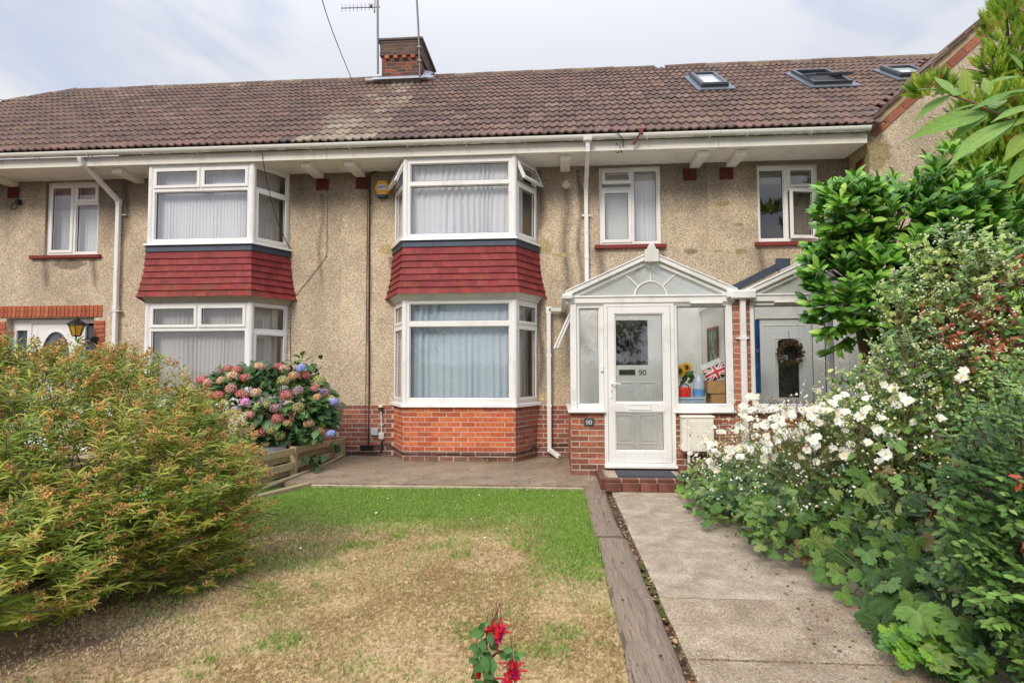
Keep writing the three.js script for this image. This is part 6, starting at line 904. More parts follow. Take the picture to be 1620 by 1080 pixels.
{ // 4. cherry laurel
  R.seed(1004); const t = thing('laurel', 'glossy dark green laurel with long oval leaves in front of the right porch', 'laurel', [3.42, -0.08, 2.7]), L1 = [], st = [];
  const ms = [[112, 172, 64], [134, 194, 70], [94, 152, 56], [158, 212, 82], [78, 128, 50], [184, 222, 94], [236, 210, 60]].map((c) => leafMat(S(...c), { roughness: 0.36, transmission: 0.2, specularIntensity: 0.7 })), lg = [leaf(0.145, 0.052, { fold: 0.28, curl: 0.25, n: 6, shape: 1.25, pw: 0.75 }), leaf(0.125, 0.048, { fold: 0.2, curl: 0.1, n: 6, shape: 1.2, pw: 0.75 })];
  const blob = (C, E, n, s) => shell3(C, E, Math.round(n * 0.62), { s, rough: 0.75, f: 3, keep: (d) => d.z > -0.45 }, (p, d, l, inner) => { const dir = jit(d.clone().multiplyScalar(0.9).add(V(0, 0.55, 0.15)), 0.3), m = inner ? 6 : 9, c = inner ? pick([2, 4, 0]) : clamp(Math.floor(l * 7 - 1.4 + rr(-1, 1)), 0, 5), c2 = [4, 2, 0, 1, 3, 5][c]; for (let i = 0; i < m; i++) { const a = i * 2.4 + l * 50, out = V(Math.cos(a), 0, Math.sin(a)); L1.push([orient(p.clone().sub(dir.clone().multiplyScalar(0.06 - 0.009 * i)), dir.clone().multiplyScalar(i > 5 ? 1.4 : 0.75).add(out.multiplyScalar(rr(0.6, 1))), dir.clone().multiplyScalar(0.8).add(V(-0.1, 0.3, 0.5)), rr(0.85, 1.3)), R() < 0.7 ? c2 : Math.floor(R() * 6), i & 1]); } if (R() < 0.3) st.push(sweep(V(3.6, 2.2, 2.6).lerp(p, 0.3), p, 0.008, 0.003, 0.08, 4, 4)); });
  blob(V(3.95, 2.72, 2.6), V(1.02, 0.82, 0.7), 720, 3); blob(V(3.35, 2.25, 2.8), V(0.62, 0.62, 0.5), 380, 7); blob(V(4.15, 3.05, 2.5), V(0.72, 0.62, 0.5), 280, 9); blob(V(4.3, 2.0, 2.7), V(0.8, 0.7, 0.6), 240, 11); blob(V(3.3, 3.12, 2.9), V(0.34, 0.34, 0.3), 220, 13); blob(V(4.35, 3.25, 2.9), V(0.45, 0.5, 0.35), 150, 15); blob(V(4.3, 1.75, 2.9), V(0.75, 0.55, 0.4), 200, 17); blob(V(4.8, 2.6, 2.8), V(0.5, 0.8, 0.4), 160, 19);
  L1.push([orient(V(3.42, 3.24, 3.15), V(0.5, -0.6, 0.3), V(0, 0.3, 1), 1), 6, 0]); 
  P('trunk', taper([[3.42, -0.1, 2.7], [3.44, 0.8, 2.72], [3.50, 1.5, 2.7], [3.47, 1.9, 2.65], [3.6, 2.4, 2.6]], 0.085, 0.05, 14, 8), mat(S(142, 118, 96), { roughness: 0.9, map: grainT, bumpMap: grainB, bumpScale: 0.006 }), t);
  P('branches', M([...st, sweep(V(3.5, 1.7, 2.68), V(4.1, 2.7, 2.5), 0.04, 0.015), sweep(V(3.5, 1.6, 2.68), V(3.2, 2.4, 2.8), 0.03, 0.01), sweep(V(3.5, 1.8, 2.68), V(3.6, 3.1, 2.7), 0.03, 0.01)]), bark, t); foliage(t, 'leaf', lg, ms, L1, 300);
}
{ // 5. conifer
  R.seed(1005); const t = thing('conifer', 'tall yellow-green conifer with feathery sprays before the gable wing', 'conifer', [5.45, -0.08, 2.3]), L1 = [];
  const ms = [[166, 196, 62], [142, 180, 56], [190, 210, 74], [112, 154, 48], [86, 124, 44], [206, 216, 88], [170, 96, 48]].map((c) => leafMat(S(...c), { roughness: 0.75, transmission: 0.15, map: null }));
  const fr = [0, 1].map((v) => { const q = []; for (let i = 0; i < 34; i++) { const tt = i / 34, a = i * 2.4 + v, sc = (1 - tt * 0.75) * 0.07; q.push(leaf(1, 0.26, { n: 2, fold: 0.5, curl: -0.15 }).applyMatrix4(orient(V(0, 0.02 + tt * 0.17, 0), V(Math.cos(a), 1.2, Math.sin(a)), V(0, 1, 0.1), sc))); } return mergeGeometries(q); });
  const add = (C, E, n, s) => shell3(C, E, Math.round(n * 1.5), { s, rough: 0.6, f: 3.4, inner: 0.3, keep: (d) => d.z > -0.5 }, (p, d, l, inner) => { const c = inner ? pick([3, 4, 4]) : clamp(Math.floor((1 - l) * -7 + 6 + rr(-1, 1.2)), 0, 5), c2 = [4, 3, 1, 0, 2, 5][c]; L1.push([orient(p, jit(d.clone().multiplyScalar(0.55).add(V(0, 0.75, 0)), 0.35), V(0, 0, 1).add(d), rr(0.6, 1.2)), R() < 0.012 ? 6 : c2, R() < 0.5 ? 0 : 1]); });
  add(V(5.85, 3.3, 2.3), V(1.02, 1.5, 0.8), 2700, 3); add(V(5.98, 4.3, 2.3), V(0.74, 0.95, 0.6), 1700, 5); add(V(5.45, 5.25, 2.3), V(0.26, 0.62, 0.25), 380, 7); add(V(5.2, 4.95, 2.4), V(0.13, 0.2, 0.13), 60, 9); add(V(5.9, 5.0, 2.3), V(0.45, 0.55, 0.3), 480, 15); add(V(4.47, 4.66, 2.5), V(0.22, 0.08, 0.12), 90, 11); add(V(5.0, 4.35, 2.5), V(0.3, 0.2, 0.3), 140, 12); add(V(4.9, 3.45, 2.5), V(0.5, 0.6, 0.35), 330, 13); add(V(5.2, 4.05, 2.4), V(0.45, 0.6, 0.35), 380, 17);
  P('trunk', taper([[5.5, -0.1, 2.2], [5.5, 2, 2.2], [5.5, 4.6, 2.25], [5.45, 5.6, 2.3]], 0.12, 0.015, 12, 8), bark, t); const st = []; for (let k = 0; k < 50; k++) { const y = rr(1.8, 5), d = sph(); d.y *= 0.3; st.push(sweep(V(5.5, y, 2.25), V(5.5, y + 0.3, 2.25).add(d.multiplyScalar(0.85)), 0.014, 0.004, 0.08, 5, 4)); } P('branches', M(st), twigM, t);
  foliage(t, 'spray', fr, ms, L1, 300, 'sprays');
}
{ // 6. snowberry-like bush on the right, with rust-red leaves
  R.seed(1006); const t = thing('berry_bush', 'pale green bush of small round leaves and cream berries with some rust-red leaves', 'bush', [3.05, -0.08, 5.0]), L1 = [], B = [], st = [];
  const ms = [[180, 206, 106], [152, 188, 96], [206, 220, 128], [124, 160, 88], [218, 226, 146], [100, 138, 78], [186, 104, 70], [170, 82, 60], [200, 130, 84]].map((c) => leafMat(S(...c), { roughness: 0.55 })), lg = [leaf(0.046, 0.032, { fold: 0.15, curl: 0.2, n: 4, shape: 0.8 }), leaf(0.036, 0.026, { fold: 0.3, n: 3 })], bm = [[226, 224, 186], [210, 208, 160], [236, 236, 214]].map((c) => mat(S(...c), { roughness: 0.5 })), bg = new THREE.IcosahedronGeometry(0.0075, 0);
  const add = (C, E, n, s, dark) => shell3(C, E, n, { s, rough: 0.5, f: 3, inner: 0.3, keep: (d) => d.z > -0.4 }, (p, d, l, inner) => { if (p.y < 0.1) return; const dir = jit(d.clone().add(V(-0.2, 0.35, 0.1)), 0.5), len = rr(0.08, 0.22), c = inner ? pick([3, 5, 1]) : clamp(Math.floor(l * 7 - 1.2 + rr(-1.2, 1.2) - dark), 0, 5), c2 = [5, 3, 1, 0, 2, 4][c], red = p.x > 2.75 && Math.abs(p.y - 1.75 - (p.x - 3) * 0.2) < 0.38 && lump(V(p.x * 1.6, p.y * 1.6, 1), 4, 1.5) > 0.5 && R() < 0.5; for (let i = 0; i < 9; i++) { const q = p.clone().sub(dir.clone().multiplyScalar(len * (1 - i / 9))), a = i * Math.PI + (i >> 1) * 1.2, sd = dir.clone().cross(V(Math.cos(a), 0.3, Math.sin(a))).normalize(); L1.push([orient(q, sd.multiplyScalar(i & 1 ? 1 : -1).add(dir.clone().multiplyScalar(0.5)), V(0, 1, 0.45), rr(0.7, 1.25)), red ? 6 + Math.floor(R() * 3) : R() < 0.7 ? c2 : Math.floor(R() * 6), i & 1]); } if (R() < 0.3) for (let i = 0; i < 5; i++) B.push([orient(p.clone().add(V(rr(-0.03, 0.03), rr(-0.02, 0.03), rr(-0.03, 0.03))), V(0, 1, 0), V(0, 0, 1), rr(0.6, 1.2)), Math.floor(R() * 3), 0]); if (R() < 0.3) st.push(sweep(p.clone().sub(dir.clone().multiplyScalar(rr(0.2, 0.5))), p, 0.003, 0.0012, 0.03, 3, 3)); });
  add(V(3.5, 1.55, 5.0), V(0.85, 0.95, 0.6), 1150, 3, 0); add(V(2.85, 1.2, 5.0), V(0.62, 0.72, 0.5), 760, 5, 0.3); add(V(2.45, 0.85, 4.8), V(0.5, 0.6, 0.45), 480, 7, 0.8); add(V(3.75, 2.1, 5.0), V(0.5, 0.6, 0.4), 360, 8, -0.3); add(V(2.85, 1.85, 4.7), V(0.34, 0.42, 0.3), 230, 21, -0.5); add(V(3.2, 2.2, 4.7), V(0.36, 0.4, 0.3), 230, 23, -0.5);
  for (let k = 0; k < 30; k++) st.push(sweep(V(3.0 + rr(-0.4, 0.5), -0.08, 4.9), V(rr(2.3, 3.8), rr(0.9, 2.2), rr(4.8, 5.4)), 0.008, 0.002, 0.15)); P('stems', M(st), twigRed, t);
  foliage(t, 'leaf', lg, ms, L1, 300); foliage(t, 'berry', [bg], bm, B, 0, 'berries');
}
// 7. white anemones: three clumps along the path
const petals = [0, 1, 2].map((v) => { R.seed(60 + v); const q = []; for (let k = 0; k < 11; k++) { const a = k * 2.4 + rr(-0.15, 0.15); q.push(leaf(rr(0.025, 0.033), 0.024, { n: 4, fold: 0.2, curl: rr(-0.3, 0.25), shape: 1.0, pw: 0.7 }).applyMatrix4(orient(V(0, 0, 0.0007 * k), V(Math.cos(a), Math.sin(a), 0.22), V(0, 0, 1), 1))); } return mergeGeometries(q); });
const petalM = [0, 1].map((k) => new THREE.MeshPhysicalMaterial({ color: k ? S(232, 228, 210) : S(240, 239, 230), roughness: 0.7, transmission: 0.25, thickness: 0 })), eyeG = new THREE.SphereGeometry(0.0074, 10, 6).scale(1, 1, 0.6), eyeM = [mat(S(226, 196, 70), { roughness: 0.9 }), mat(S(176, 190, 84), { roughness: 0.9 })];
const lobM = [[108, 156, 60], [90, 134, 52], [130, 174, 70], [72, 112, 48], [148, 180, 78]].map((c) => leafMat(S(...c), { roughness: 0.6, bumpMap: grainB, bumpScale: 0.002 })), lobG = [lobed(0.2, 3, 0.5, 1), lobed(0.2, 3, 0.42, 2, { cup: 0.4 }), lobed(0.2, 5, 0.4, 5)];
function anemone(label, seed, n, box, base, o) {
  R.seed(seed); let last = null; const t = thing('anemone_clump', label, 'anemone', [base[0], -0.08, base[2]]), st = [], L1 = [], bd = [], sm = [];
  for (let k = 0; k < n; k++) {
    const near = last && R() < 0.45, x = near ? last.x + rr(-0.06, 0.06) : rr(box[0], box[1]), z = near ? last.z + rr(-0.06, 0.06) : rr(box[4], box[5]), f = (x - box[0]) / (box[1] - box[0]), y = near ? last.y + rr(-0.07, 0.07) : mix(box[2], box[3], clamp(0.25 + 0.45 * f + rr(-0.35, 0.35))), s = rr(0.9, 1.5), p = V(x, y, z), face = EYE.clone().sub(p).normalize().multiplyScalar(0.55).add(V(rr(-0.7, 0.5), rr(0.1, 0.9), rr(0, 0.5))).normalize();
    last = p.clone(); const h = mk('flower', petals[k % 3], petalM[R() < 0.8 ? 0 : 1]); orient(p.clone().sub(WP.get(t)), face.clone().cross(V(1, 0, 0.2)), face, s).decompose(h.position, h.quaternion, h.scale); t.add(h); const e = mk('flower_centre', eyeG, eyeM[R() < 0.75 ? 0 : 1]); e.position.z = 0.006; h.add(e);
    const b = V(base[0] + rr(-0.3, 0.35), -0.05, base[2] + rr(-0.35, 0.35)); st.push(sweep(b, p.clone().sub(face.multiplyScalar(0.008)), 0.0026, 0.0016, 0.06, 6, 4));
    for (let i = 0; i < 3; i++) { const q = p.clone().add(V(rr(-0.12, 0.12), rr(-0.12, 0.10), rr(-0.1, 0.1))); if (R() < 0.75) { bd.push([orient(q, sph(), V(0, 1, 0), rr(0.6, 1.2)), R() < 0.5 ? 0 : 1 + Math.floor(R() * 2), 0]); st.push(sweep(p.clone().add(V(0, -0.15, 0)), q, 0.0013, 0.001, 0.02, 3, 3)); } }
  }
  for (let k = 0; k < (o.small || 0); k++) { const x = rr(box[0] - 0.1, box[1]), z = rr(box[4], box[5]), y = mix(box[2] - 0.25, box[3] - 0.1, R()); for (let i = 0; i < 4; i++) sm.push([orient(V(x + rr(-0.04, 0.04), y + rr(-0.04, 0.04), z), V(rr(-1, 1), rr(-0.3, 1), rr(0, 1)), V(0, 0.3, 1), rr(0.3, 0.7)), Math.floor(R() * 3), 0]); }
  for (let k = 0; k < (o.leaves || 0); k++) { const x = rr(...o.lx), z = rr(...o.lz), y = mix(o.ly[0], o.ly[1], R() * R() * 0.6 + 0.4 * clamp((x - o.lx[0]) / (o.lx[1] - o.lx[0]))), p = V(x, y, z); L1.push([orient(p, V(rr(-1, 0.5), rr(-0.5, 0.25), rr(0.0, 0.9)), V(-0.25, 0.8, 0.75).add(V(rr(-0.4, 0.4), 0, rr(-0.3, 0.3))), rr(0.45, 1.0) * (o.ls || 1)), Math.floor(R() * 5), Math.floor(R() * 3)]); if (k % 2) st.push(sweep(V(base[0] + rr(-0.2, 0.2), -0.06, base[2] + rr(-0.2, 0.2)), p, 0.004, 0.0025, 0.05, 5, 4)); }
  P('stems', M(st), mat(S(112, 116, 66), { roughness: 0.85 }), t).userData.kind = 'stuff';
  const fl = []; for (let k = 0; k < (o.fill || 900); k++) { const x = rr(box[0] - 0.05, box[1] + 0.15), z = rr(box[4] - 0.3, box[5]), y = (0.03 + (box[3] - 0.32) * R() * clamp(0.45 + 0.55 * (x - box[0]) / (box[1] - box[0]))); fl.push([orient(V(x, y, z), jit(V(-0.3, 0.1, 0.4), 0.8), V(-0.1, 0.8, 0.6), rr(0.5, 1.25)), Math.floor(R() * 5), k & 1]); }
  foliage(t, 'leaf', [leaf(0.075, 0.036, { n: 3 }), lobed(0.075, 3, 0.4, 31)], [[98, 138, 58], [82, 120, 52], [118, 158, 68], [68, 102, 48], [136, 156, 78]].map((c) => leafMat(S(...c))), fl, 0, 'foliage');
  if (bd.length) foliage(t, 'bud', [new THREE.IcosahedronGeometry(0.009, 1)], [[206, 204, 150], [188, 166, 116], [170, 176, 110]].map((c) => mat(S(...c), { roughness: 0.8 })), bd, 0, 'buds');
  if (sm.length) foliage(t, 'petal', [leaf(0.04, 0.026, { n: 2 })], [[240, 240, 232], [226, 214, 186], [236, 236, 226]].map((c) => mat(S(...c), { roughness: 0.8 })), sm, 0, 'small_flowers');
  if (L1.length) foliage(t, 'leaf', lobG, lobM, L1, 300);
}
anemone('clump of white anemones nearest the door step, small-flowered and leafy at its foot', 2001, 44, [1.46, 2.15, 0.35, 0.92, 3.0, 4.0], [1.9, 0, 3.4], { small: 150, leaves: 120, lx: [1.32, 2.2], ly: [0.02, 0.45], lz: [2.7, 4.2], ls: 0.6 });
anemone('tall clump of white anemones in the middle of the bed with the largest open flowers', 2002, 96, [1.52, 2.4, 0.55, 1.28, 4.0, 5.3], [2.15, 0, 4.6], { small: 120, leaves: 80, lx: [1.5, 2.3], ly: [0.05, 0.6], lz: [4.2, 5.2], ls: 0.75 });
anemone('clump of white anemones against the berry bush with many green buds', 2003, 64, [1.95, 2.75, 0.8, 1.42, 4.6, 5.9], [2.5, 0, 5.0], { small: 40, leaves: 0 });
{ // 8. big lobed leaves overhanging the path
  R.seed(1008); const t = thing('lobed_leaf_plant', 'large toothed lobed leaves hanging over the concrete path at the right', 'plant', [2.0, -0.08, 6.0]), L1 = [], st = [], g = [lobed(0.22, 3, 0.52, 11), lobed(0.22, 3, 0.58, 12, { cup: 0.4 }), lobed(0.2, 5, 0.42, 13, { cup: 0.5 }), lobed(0.22, 3, 0.48, 14, { cup: 0.2 })], ms = [[104, 150, 58], [88, 132, 52], [126, 170, 70], [72, 112, 46], [140, 166, 74], [156, 136, 84]].map((c) => leafMat(S(...c), { roughness: 0.6, bumpMap: grainB, bumpScale: 0.003 }));
  for (let k = 0; k < 95; k++) { const f = R(), x = 1.70 + 0.54 * f + rr(-0.04, 0.04), z = rr(5.1, 6.75), y = clamp(0.06 + 0.75 * f * rr(0.4, 1.15) + rr(-0.05, 0.05), 0.02, 1), p = V(x, y, z); L1.push([orient(p, V(rr(-1, 0.6), rr(-0.9, 0.1), rr(0, 0.9)), V(-0.35, 0.7, 0.9).add(V(rr(-0.5, 0.5), rr(-0.2, 0.2), rr(-0.3, 0.3))), rr(0.35, 0.85)), R() < 0.94 ? Math.floor(R() * 5) : 5, k & 3]); if (k % 2) st.push(sweep(V(2.05 + rr(-0.15, 0.2), -0.06, 6 + rr(-0.5, 0.5)), p, 0.004, 0.0025, 0.06, 6, 4)); }
  P('stems', M(st), greenStem, t); foliage(t, 'leaf', g, ms, L1, 300);
  const L5 = []; for (let k = 0; k < 2600; k++) { const x = rr(1.72, 2.7), z = rr(4.8, 7.6), y = 0.0 + rr(0, 0.34) * clamp((x - 1.65) * 2.5, 0.15, 1); if (x / (9.6 - z) < 0.52) continue; L5.push([orient(V(x, y, z), jit(V(-0.3, 0.15, 0.4), 0.9), V(0, 0.8, 0.5), rr(0.6, 1.3)), Math.floor(R() * 5), k & 1]); } foliage(t, 'leaf', [leaf(0.055, 0.03, { n: 3 }), lobed(0.06, 3, 0.35, 33)], [[78, 116, 56], [64, 98, 48], [94, 134, 64], [54, 84, 44], [112, 150, 74]].map((c) => leafMat(S(...c))), L5, 0, 'low_foliage');
  const y2 = thing('yellow_green_seedling', 'low bright lime-green leafy plant at the path edge, lower right', 'plant', [1.86, -0.06, 6.55]), L2 = []; R.seed(18); for (let k = 0; k < 110; k++) { const a = rr(0, 6.28), r = 0.26 * Math.sqrt(R()), p = V(1.80 + r * Math.cos(a) * 0.75, 0.02 + 0.2 * (1 - r / 0.26) * R() + 0.03, 6.6 + r * Math.sin(a)); L2.push([orient(p, jit(V(Math.cos(a), 0.25, Math.sin(a)), 0.5), V(0, 1, 0.5), rr(0.5, 1.1)), Math.floor(R() * 4), k & 1]); } P('stems', M([0, 1, 2, 3, 4, 5].map(() => sweep(V(1.86, -0.06, 6.55), V(1.8 + rr(-0.15, 0.15), rr(0.08, 0.2), 6.6 + rr(-0.15, 0.2)), 0.004, 0.002, 0.03))), greenStem, y2); foliage(y2, 'leaf', [lobed(0.09, 3, 0.3, 4), lobed(0.07, 5, 0.35, 6)], [[136, 184, 52], [112, 164, 48], [92, 140, 48], [160, 198, 70]].map((c) => leafMat(S(...c))), L2, 300);
}
{ // 9. dark evergreen shrub, front right
  R.seed(1009); const t = thing('dark_evergreen_shrub', 'dark green evergreen shrub of small leathery leaflets filling the lower right', 'shrub', [2.35, -0.08, 6.9]), L1 = [], st = [];
  const ms = [[114, 156, 72], [94, 136, 62], [134, 174, 84], [70, 106, 48], [152, 186, 104], [174, 204, 108], [186, 90, 64]].map((c) => leafMat(S(...c), { roughness: 0.5, transmission: 0.15, specularIntensity: 0.6 })), lg = [leaf(0.052, 0.024, { fold: 0.25, curl: 0.15, n: 4 }), leaf(0.042, 0.022, { fold: 0.15, n: 4 })];
  const add = (C, E, n, s) => shell3(C, E, n, { s, rough: 0.5, f: 3, inner: 0.35, keep: (d) => d.z > -0.4 && d.x < 0.7 }, (p, d, l, inner) => { if (p.y < 0 || p.x / (9.6 - p.z) < 0.60 + (p.y < 0.5 ? -0.03 : 0)) return; const dir = jit(d.clone().add(V(-0.1, 0.1, 0.2)), 0.55), sd = dir.clone().cross(V(0, 1, 0.3)).normalize(), c = inner ? pick([3, 1]) : [3, 1, 0, 2, 4, 5][clamp(Math.floor(l * 7 - 1.5 + rr(-1.3, 1.3)), 0, 5)]; for (let i = 0; i < 9; i++) { const q = p.clone().sub(dir.clone().multiplyScalar(0.15 * (1 - i / 9))); L1.push([orient(q, i === 8 ? dir : sd.clone().multiplyScalar(i & 1 ? 1 : -1).add(dir.clone().multiplyScalar(0.55)), V(0, 1, 0.6).add(d.clone().multiplyScalar(0.5)), rr(0.7, 1.15)), R() < 0.8 ? c : Math.floor(R() * 5), i & 1]); } st.push(tube([p.clone().sub(dir.clone().multiplyScalar(0.18)).toArray(), p.toArray()], 0.0016, 1, 3)); });
  add(V(2.35, 0.78, 6.7), V(0.72, 0.62, 0.55), 1000, 3); add(V(2.6, 0.35, 7.0), V(0.75, 0.5, 0.5), 640, 5); add(V(2.9, 1.1, 6.3), V(0.7, 0.6, 0.5), 640, 7); add(V(2.25, 0.18, 7.5), V(0.42, 0.3, 0.45), 300, 9); add(V(2.15, 0.12, 7.15), V(0.34, 0.24, 0.4), 260, 11); add(V(2.05, 0.45, 6.9), V(0.36, 0.3, 0.35), 260, 12);
  for (const [x, y, z] of [[1.93, 0.95, 6.9], [2.0, 1.0, 7.2], [1.86, 0.7, 6.95]]) for (let i = 0; i < 3; i++) L1.push([orient(V(x + rr(-0.03, 0.03), y + rr(-0.02, 0.02), z + 0.1), jit(V(0, -0.2, 0.3), 0.7), V(0, 0.5, 1), 0.9), 6, 0]);
  for (let k = 0; k < 24; k++) st.push(sweep(V(2.6 + rr(-0.3, 0.3), -0.08, 6.8 + rr(-0.3, 0.3)), V(rr(1.8, 2.9), rr(0.3, 1.3), rr(6.2, 7.3)), 0.009, 0.003, 0.12)); P('stems', M(st), twigM, t); foliage(t, 'leaf', lg, ms, L1, 300);
}
{ // 10. bronze shrub by the pier
  R.seed(1010); const t = thing('bronze_shrub', 'red-brown feathery shrub at the foot of the brick pier between the porches', 'shrub', [2.55, -0.08, 2.6]), L1 = [], st = [], ms = [[98, 66, 50], [84, 54, 46], [120, 82, 58], [92, 88, 56], [112, 60, 50]].map((c) => leafMat(S(...c), { roughness: 0.7 }));
  shell3(V(2.6, 0.55, 2.7), V(0.55, 0.55, 0.4), 330, { s: 3, rough: 0.5, keep: (d) => d.y > -0.6 && d.z > -0.3 }, (p, d) => { const dir = jit(d.clone().add(V(0, 0.6, 0)), 0.4); st.push(sweep(V(2.55 + rr(-0.1, 0.1), -0.08, 2.6), p, 0.003, 0.0012, 0.06, 4, 3)); for (let i = 0; i < 16; i++) { const q = p.clone().sub(dir.clone().multiplyScalar(0.14 * (1 - i / 16))), a = i * 2.4; L1.push([orient(q, dir.clone().add(V(Math.cos(a), 0, Math.sin(a))), V(0, 1, 0.3), rr(0.7, 1.3)), Math.floor(R() * 5), 0]); } });
  P('stems', M(st), twigRed, t).userData.kind = 'stuff'; foliage(t, 'leaf', [leaf(0.05, 0.009, { n: 2 })], ms, L1, 0, 'foliage');
  const g = thing('tall_grass_stems', 'few arching straw-coloured seed stems in front of the right porch door', 'grass stems', [2.9, -0.08, 3.3]), gs = []; R.seed(3); for (let k = 0; k < 12; k++) { const e = V(rr(2.5, 3.35), rr(1.1, 1.65), rr(3.2, 3.6)); gs.push(taper([[2.9 + rr(-0.1, 0.1), -0.08, 3.3], [2.9 + rr(-0.2, 0.2), 0.9, 3.35], e.toArray()], 0.003, 0.0015, 12, 4)); for (let i = 0; i < 9; i++) gs.push(leaf(0.05, 0.006, { n: 2 }).applyMatrix4(orient(e.clone().add(V(-0.02 * i * Math.sign(e.x - 2.9), -0.015 * i, 0)), V(rr(-1, 1), rr(-1, 0.3), rr(-0.5, 0.5)), V(0, 1, 1), 1))); } P('stems', M(gs.map((q) => { q.deleteAttribute('uv'); const n = ni(q); n.setAttribute('uv', new THREE.BufferAttribute(new Float32Array(n.attributes.position.count * 2), 2)); return n; })), mat(S(168, 146, 100), { roughness: 0.9 }), g);
}
{ // 11. branch with big pointed leaves close to the camera, upper right
  R.seed(1011); const t = thing('large_leaved_branch', 'branch with big pale green pointed leaves hanging close in at the upper right', 'branch', [2.6, -0.08, 7.9]), ms = [[144, 192, 72], [130, 180, 66], [156, 200, 82], [168, 196, 78]].map((c) => leafMat(S(...c), { roughness: 0.62, transmission: 0.4, specularIntensity: 0.4, bumpMap: grainB, bumpScale: 0.001 }));
  const f = 930, RM = new THREE.Matrix4().makeRotationFromEuler(new THREE.Euler(0.04835, 0.0733, -0.003, 'YXZ')), W3 = (u, v, d) => V((u - 810) / f * d, (540 - v) / f * d, -d).applyMatrix4(RM).add(EYE);
  const lv = [[1504, 150, 1452, 131, 1.95, 1.88, 0.34], [1504, 150, 1445, 183, 1.95, 1.9, 0.3], [1508, 150, 1480, 112, 1.95, 2.05, 0.3], [1530, 155, 1526, 100, 1.95, 1.98, 0.36], [1562, 178, 1442, 205, 1.9, 1.82, 0.3], [1563, 180, 1503, 215, 1.9, 1.85, 0.34], [1605, 190, 1500, 242, 1.86, 1.74, 0.27], [1566, 150, 1558, 118, 2.0, 2.05, 0.4], [1625, 122, 1562, 122, 1.95, 1.9, 0.3], [1640, 140, 1530, 162, 1.9, 1.86, 0.26], [1650, 165, 1570, 180, 1.86, 1.8, 0.28], [1640, 205, 1590, 245, 1.84, 1.76, 0.36], [1618, 110, 1600, 80, 1.98, 2.0, 0.4], [1650, 235, 1592, 285, 1.8, 1.72, 0.3], [1650, 180, 1606, 192, 1.84, 1.8, 0.4], [1575, 172, 1582, 150, 1.92, 2.02, 0.4], [1545, 165, 1490, 178, 1.93, 1.97, 0.3], [1600, 188, 1560, 158, 1.88, 1.96, 0.34], [1612, 195, 1548, 236, 1.86, 1.92, 0.3], [1640, 150, 1584, 140, 1.9, 1.86, 0.3], [1508, 152, 1548, 128, 1.95, 2.02, 0.36]];
  lv.forEach(([u0, v0, u1, v1, d0, d1, w], i) => { const a = W3(u0, v0, d0), b = W3(u1, v1, d1), L0 = a.distanceTo(b), g = leaf(L0, L0 * w * 0.8, { n: 9, fold: 0.22, curl: 0.12, shape: 0.8, tip: 0.6 }), o = mk('leaf', g, ms[i & 3]); orient(a.clone().sub(WP.get(t)), b.sub(a), V(-0.2, 0.75, 0.55).add(V(rr(-0.4, 0.4), rr(-0.3, 0.2), 0)), 1).decompose(o.position, o.quaternion, o.scale); o.scale.setScalar(1); t.add(o); });
  const s = [W3(1504, 150, 1.96), W3(1540, 162, 1.95), W3(1605, 192, 1.88), W3(1680, 215, 1.82)].map((q) => q.toArray()); P('stem', M([taper([...s, [2.3, 1.5, 7.9], [2.6, -0.1, 7.9]].reverse(), 0.013, 0.0035, 40, 7), taper([W3(1680, 120, 1.95).toArray(), W3(1618, 116, 1.96).toArray()], 0.006, 0.003, 4, 6)]), mat(S(120, 92, 66), { roughness: 0.8 }), t);
}
const lfA = leaf(0.026, 0.016, { n: 5, fold: 0.2, curl: 0.2 }), lfB = leaf(0.021, 0.0135, { n: 5, fold: 0.25, curl: 0.1 });
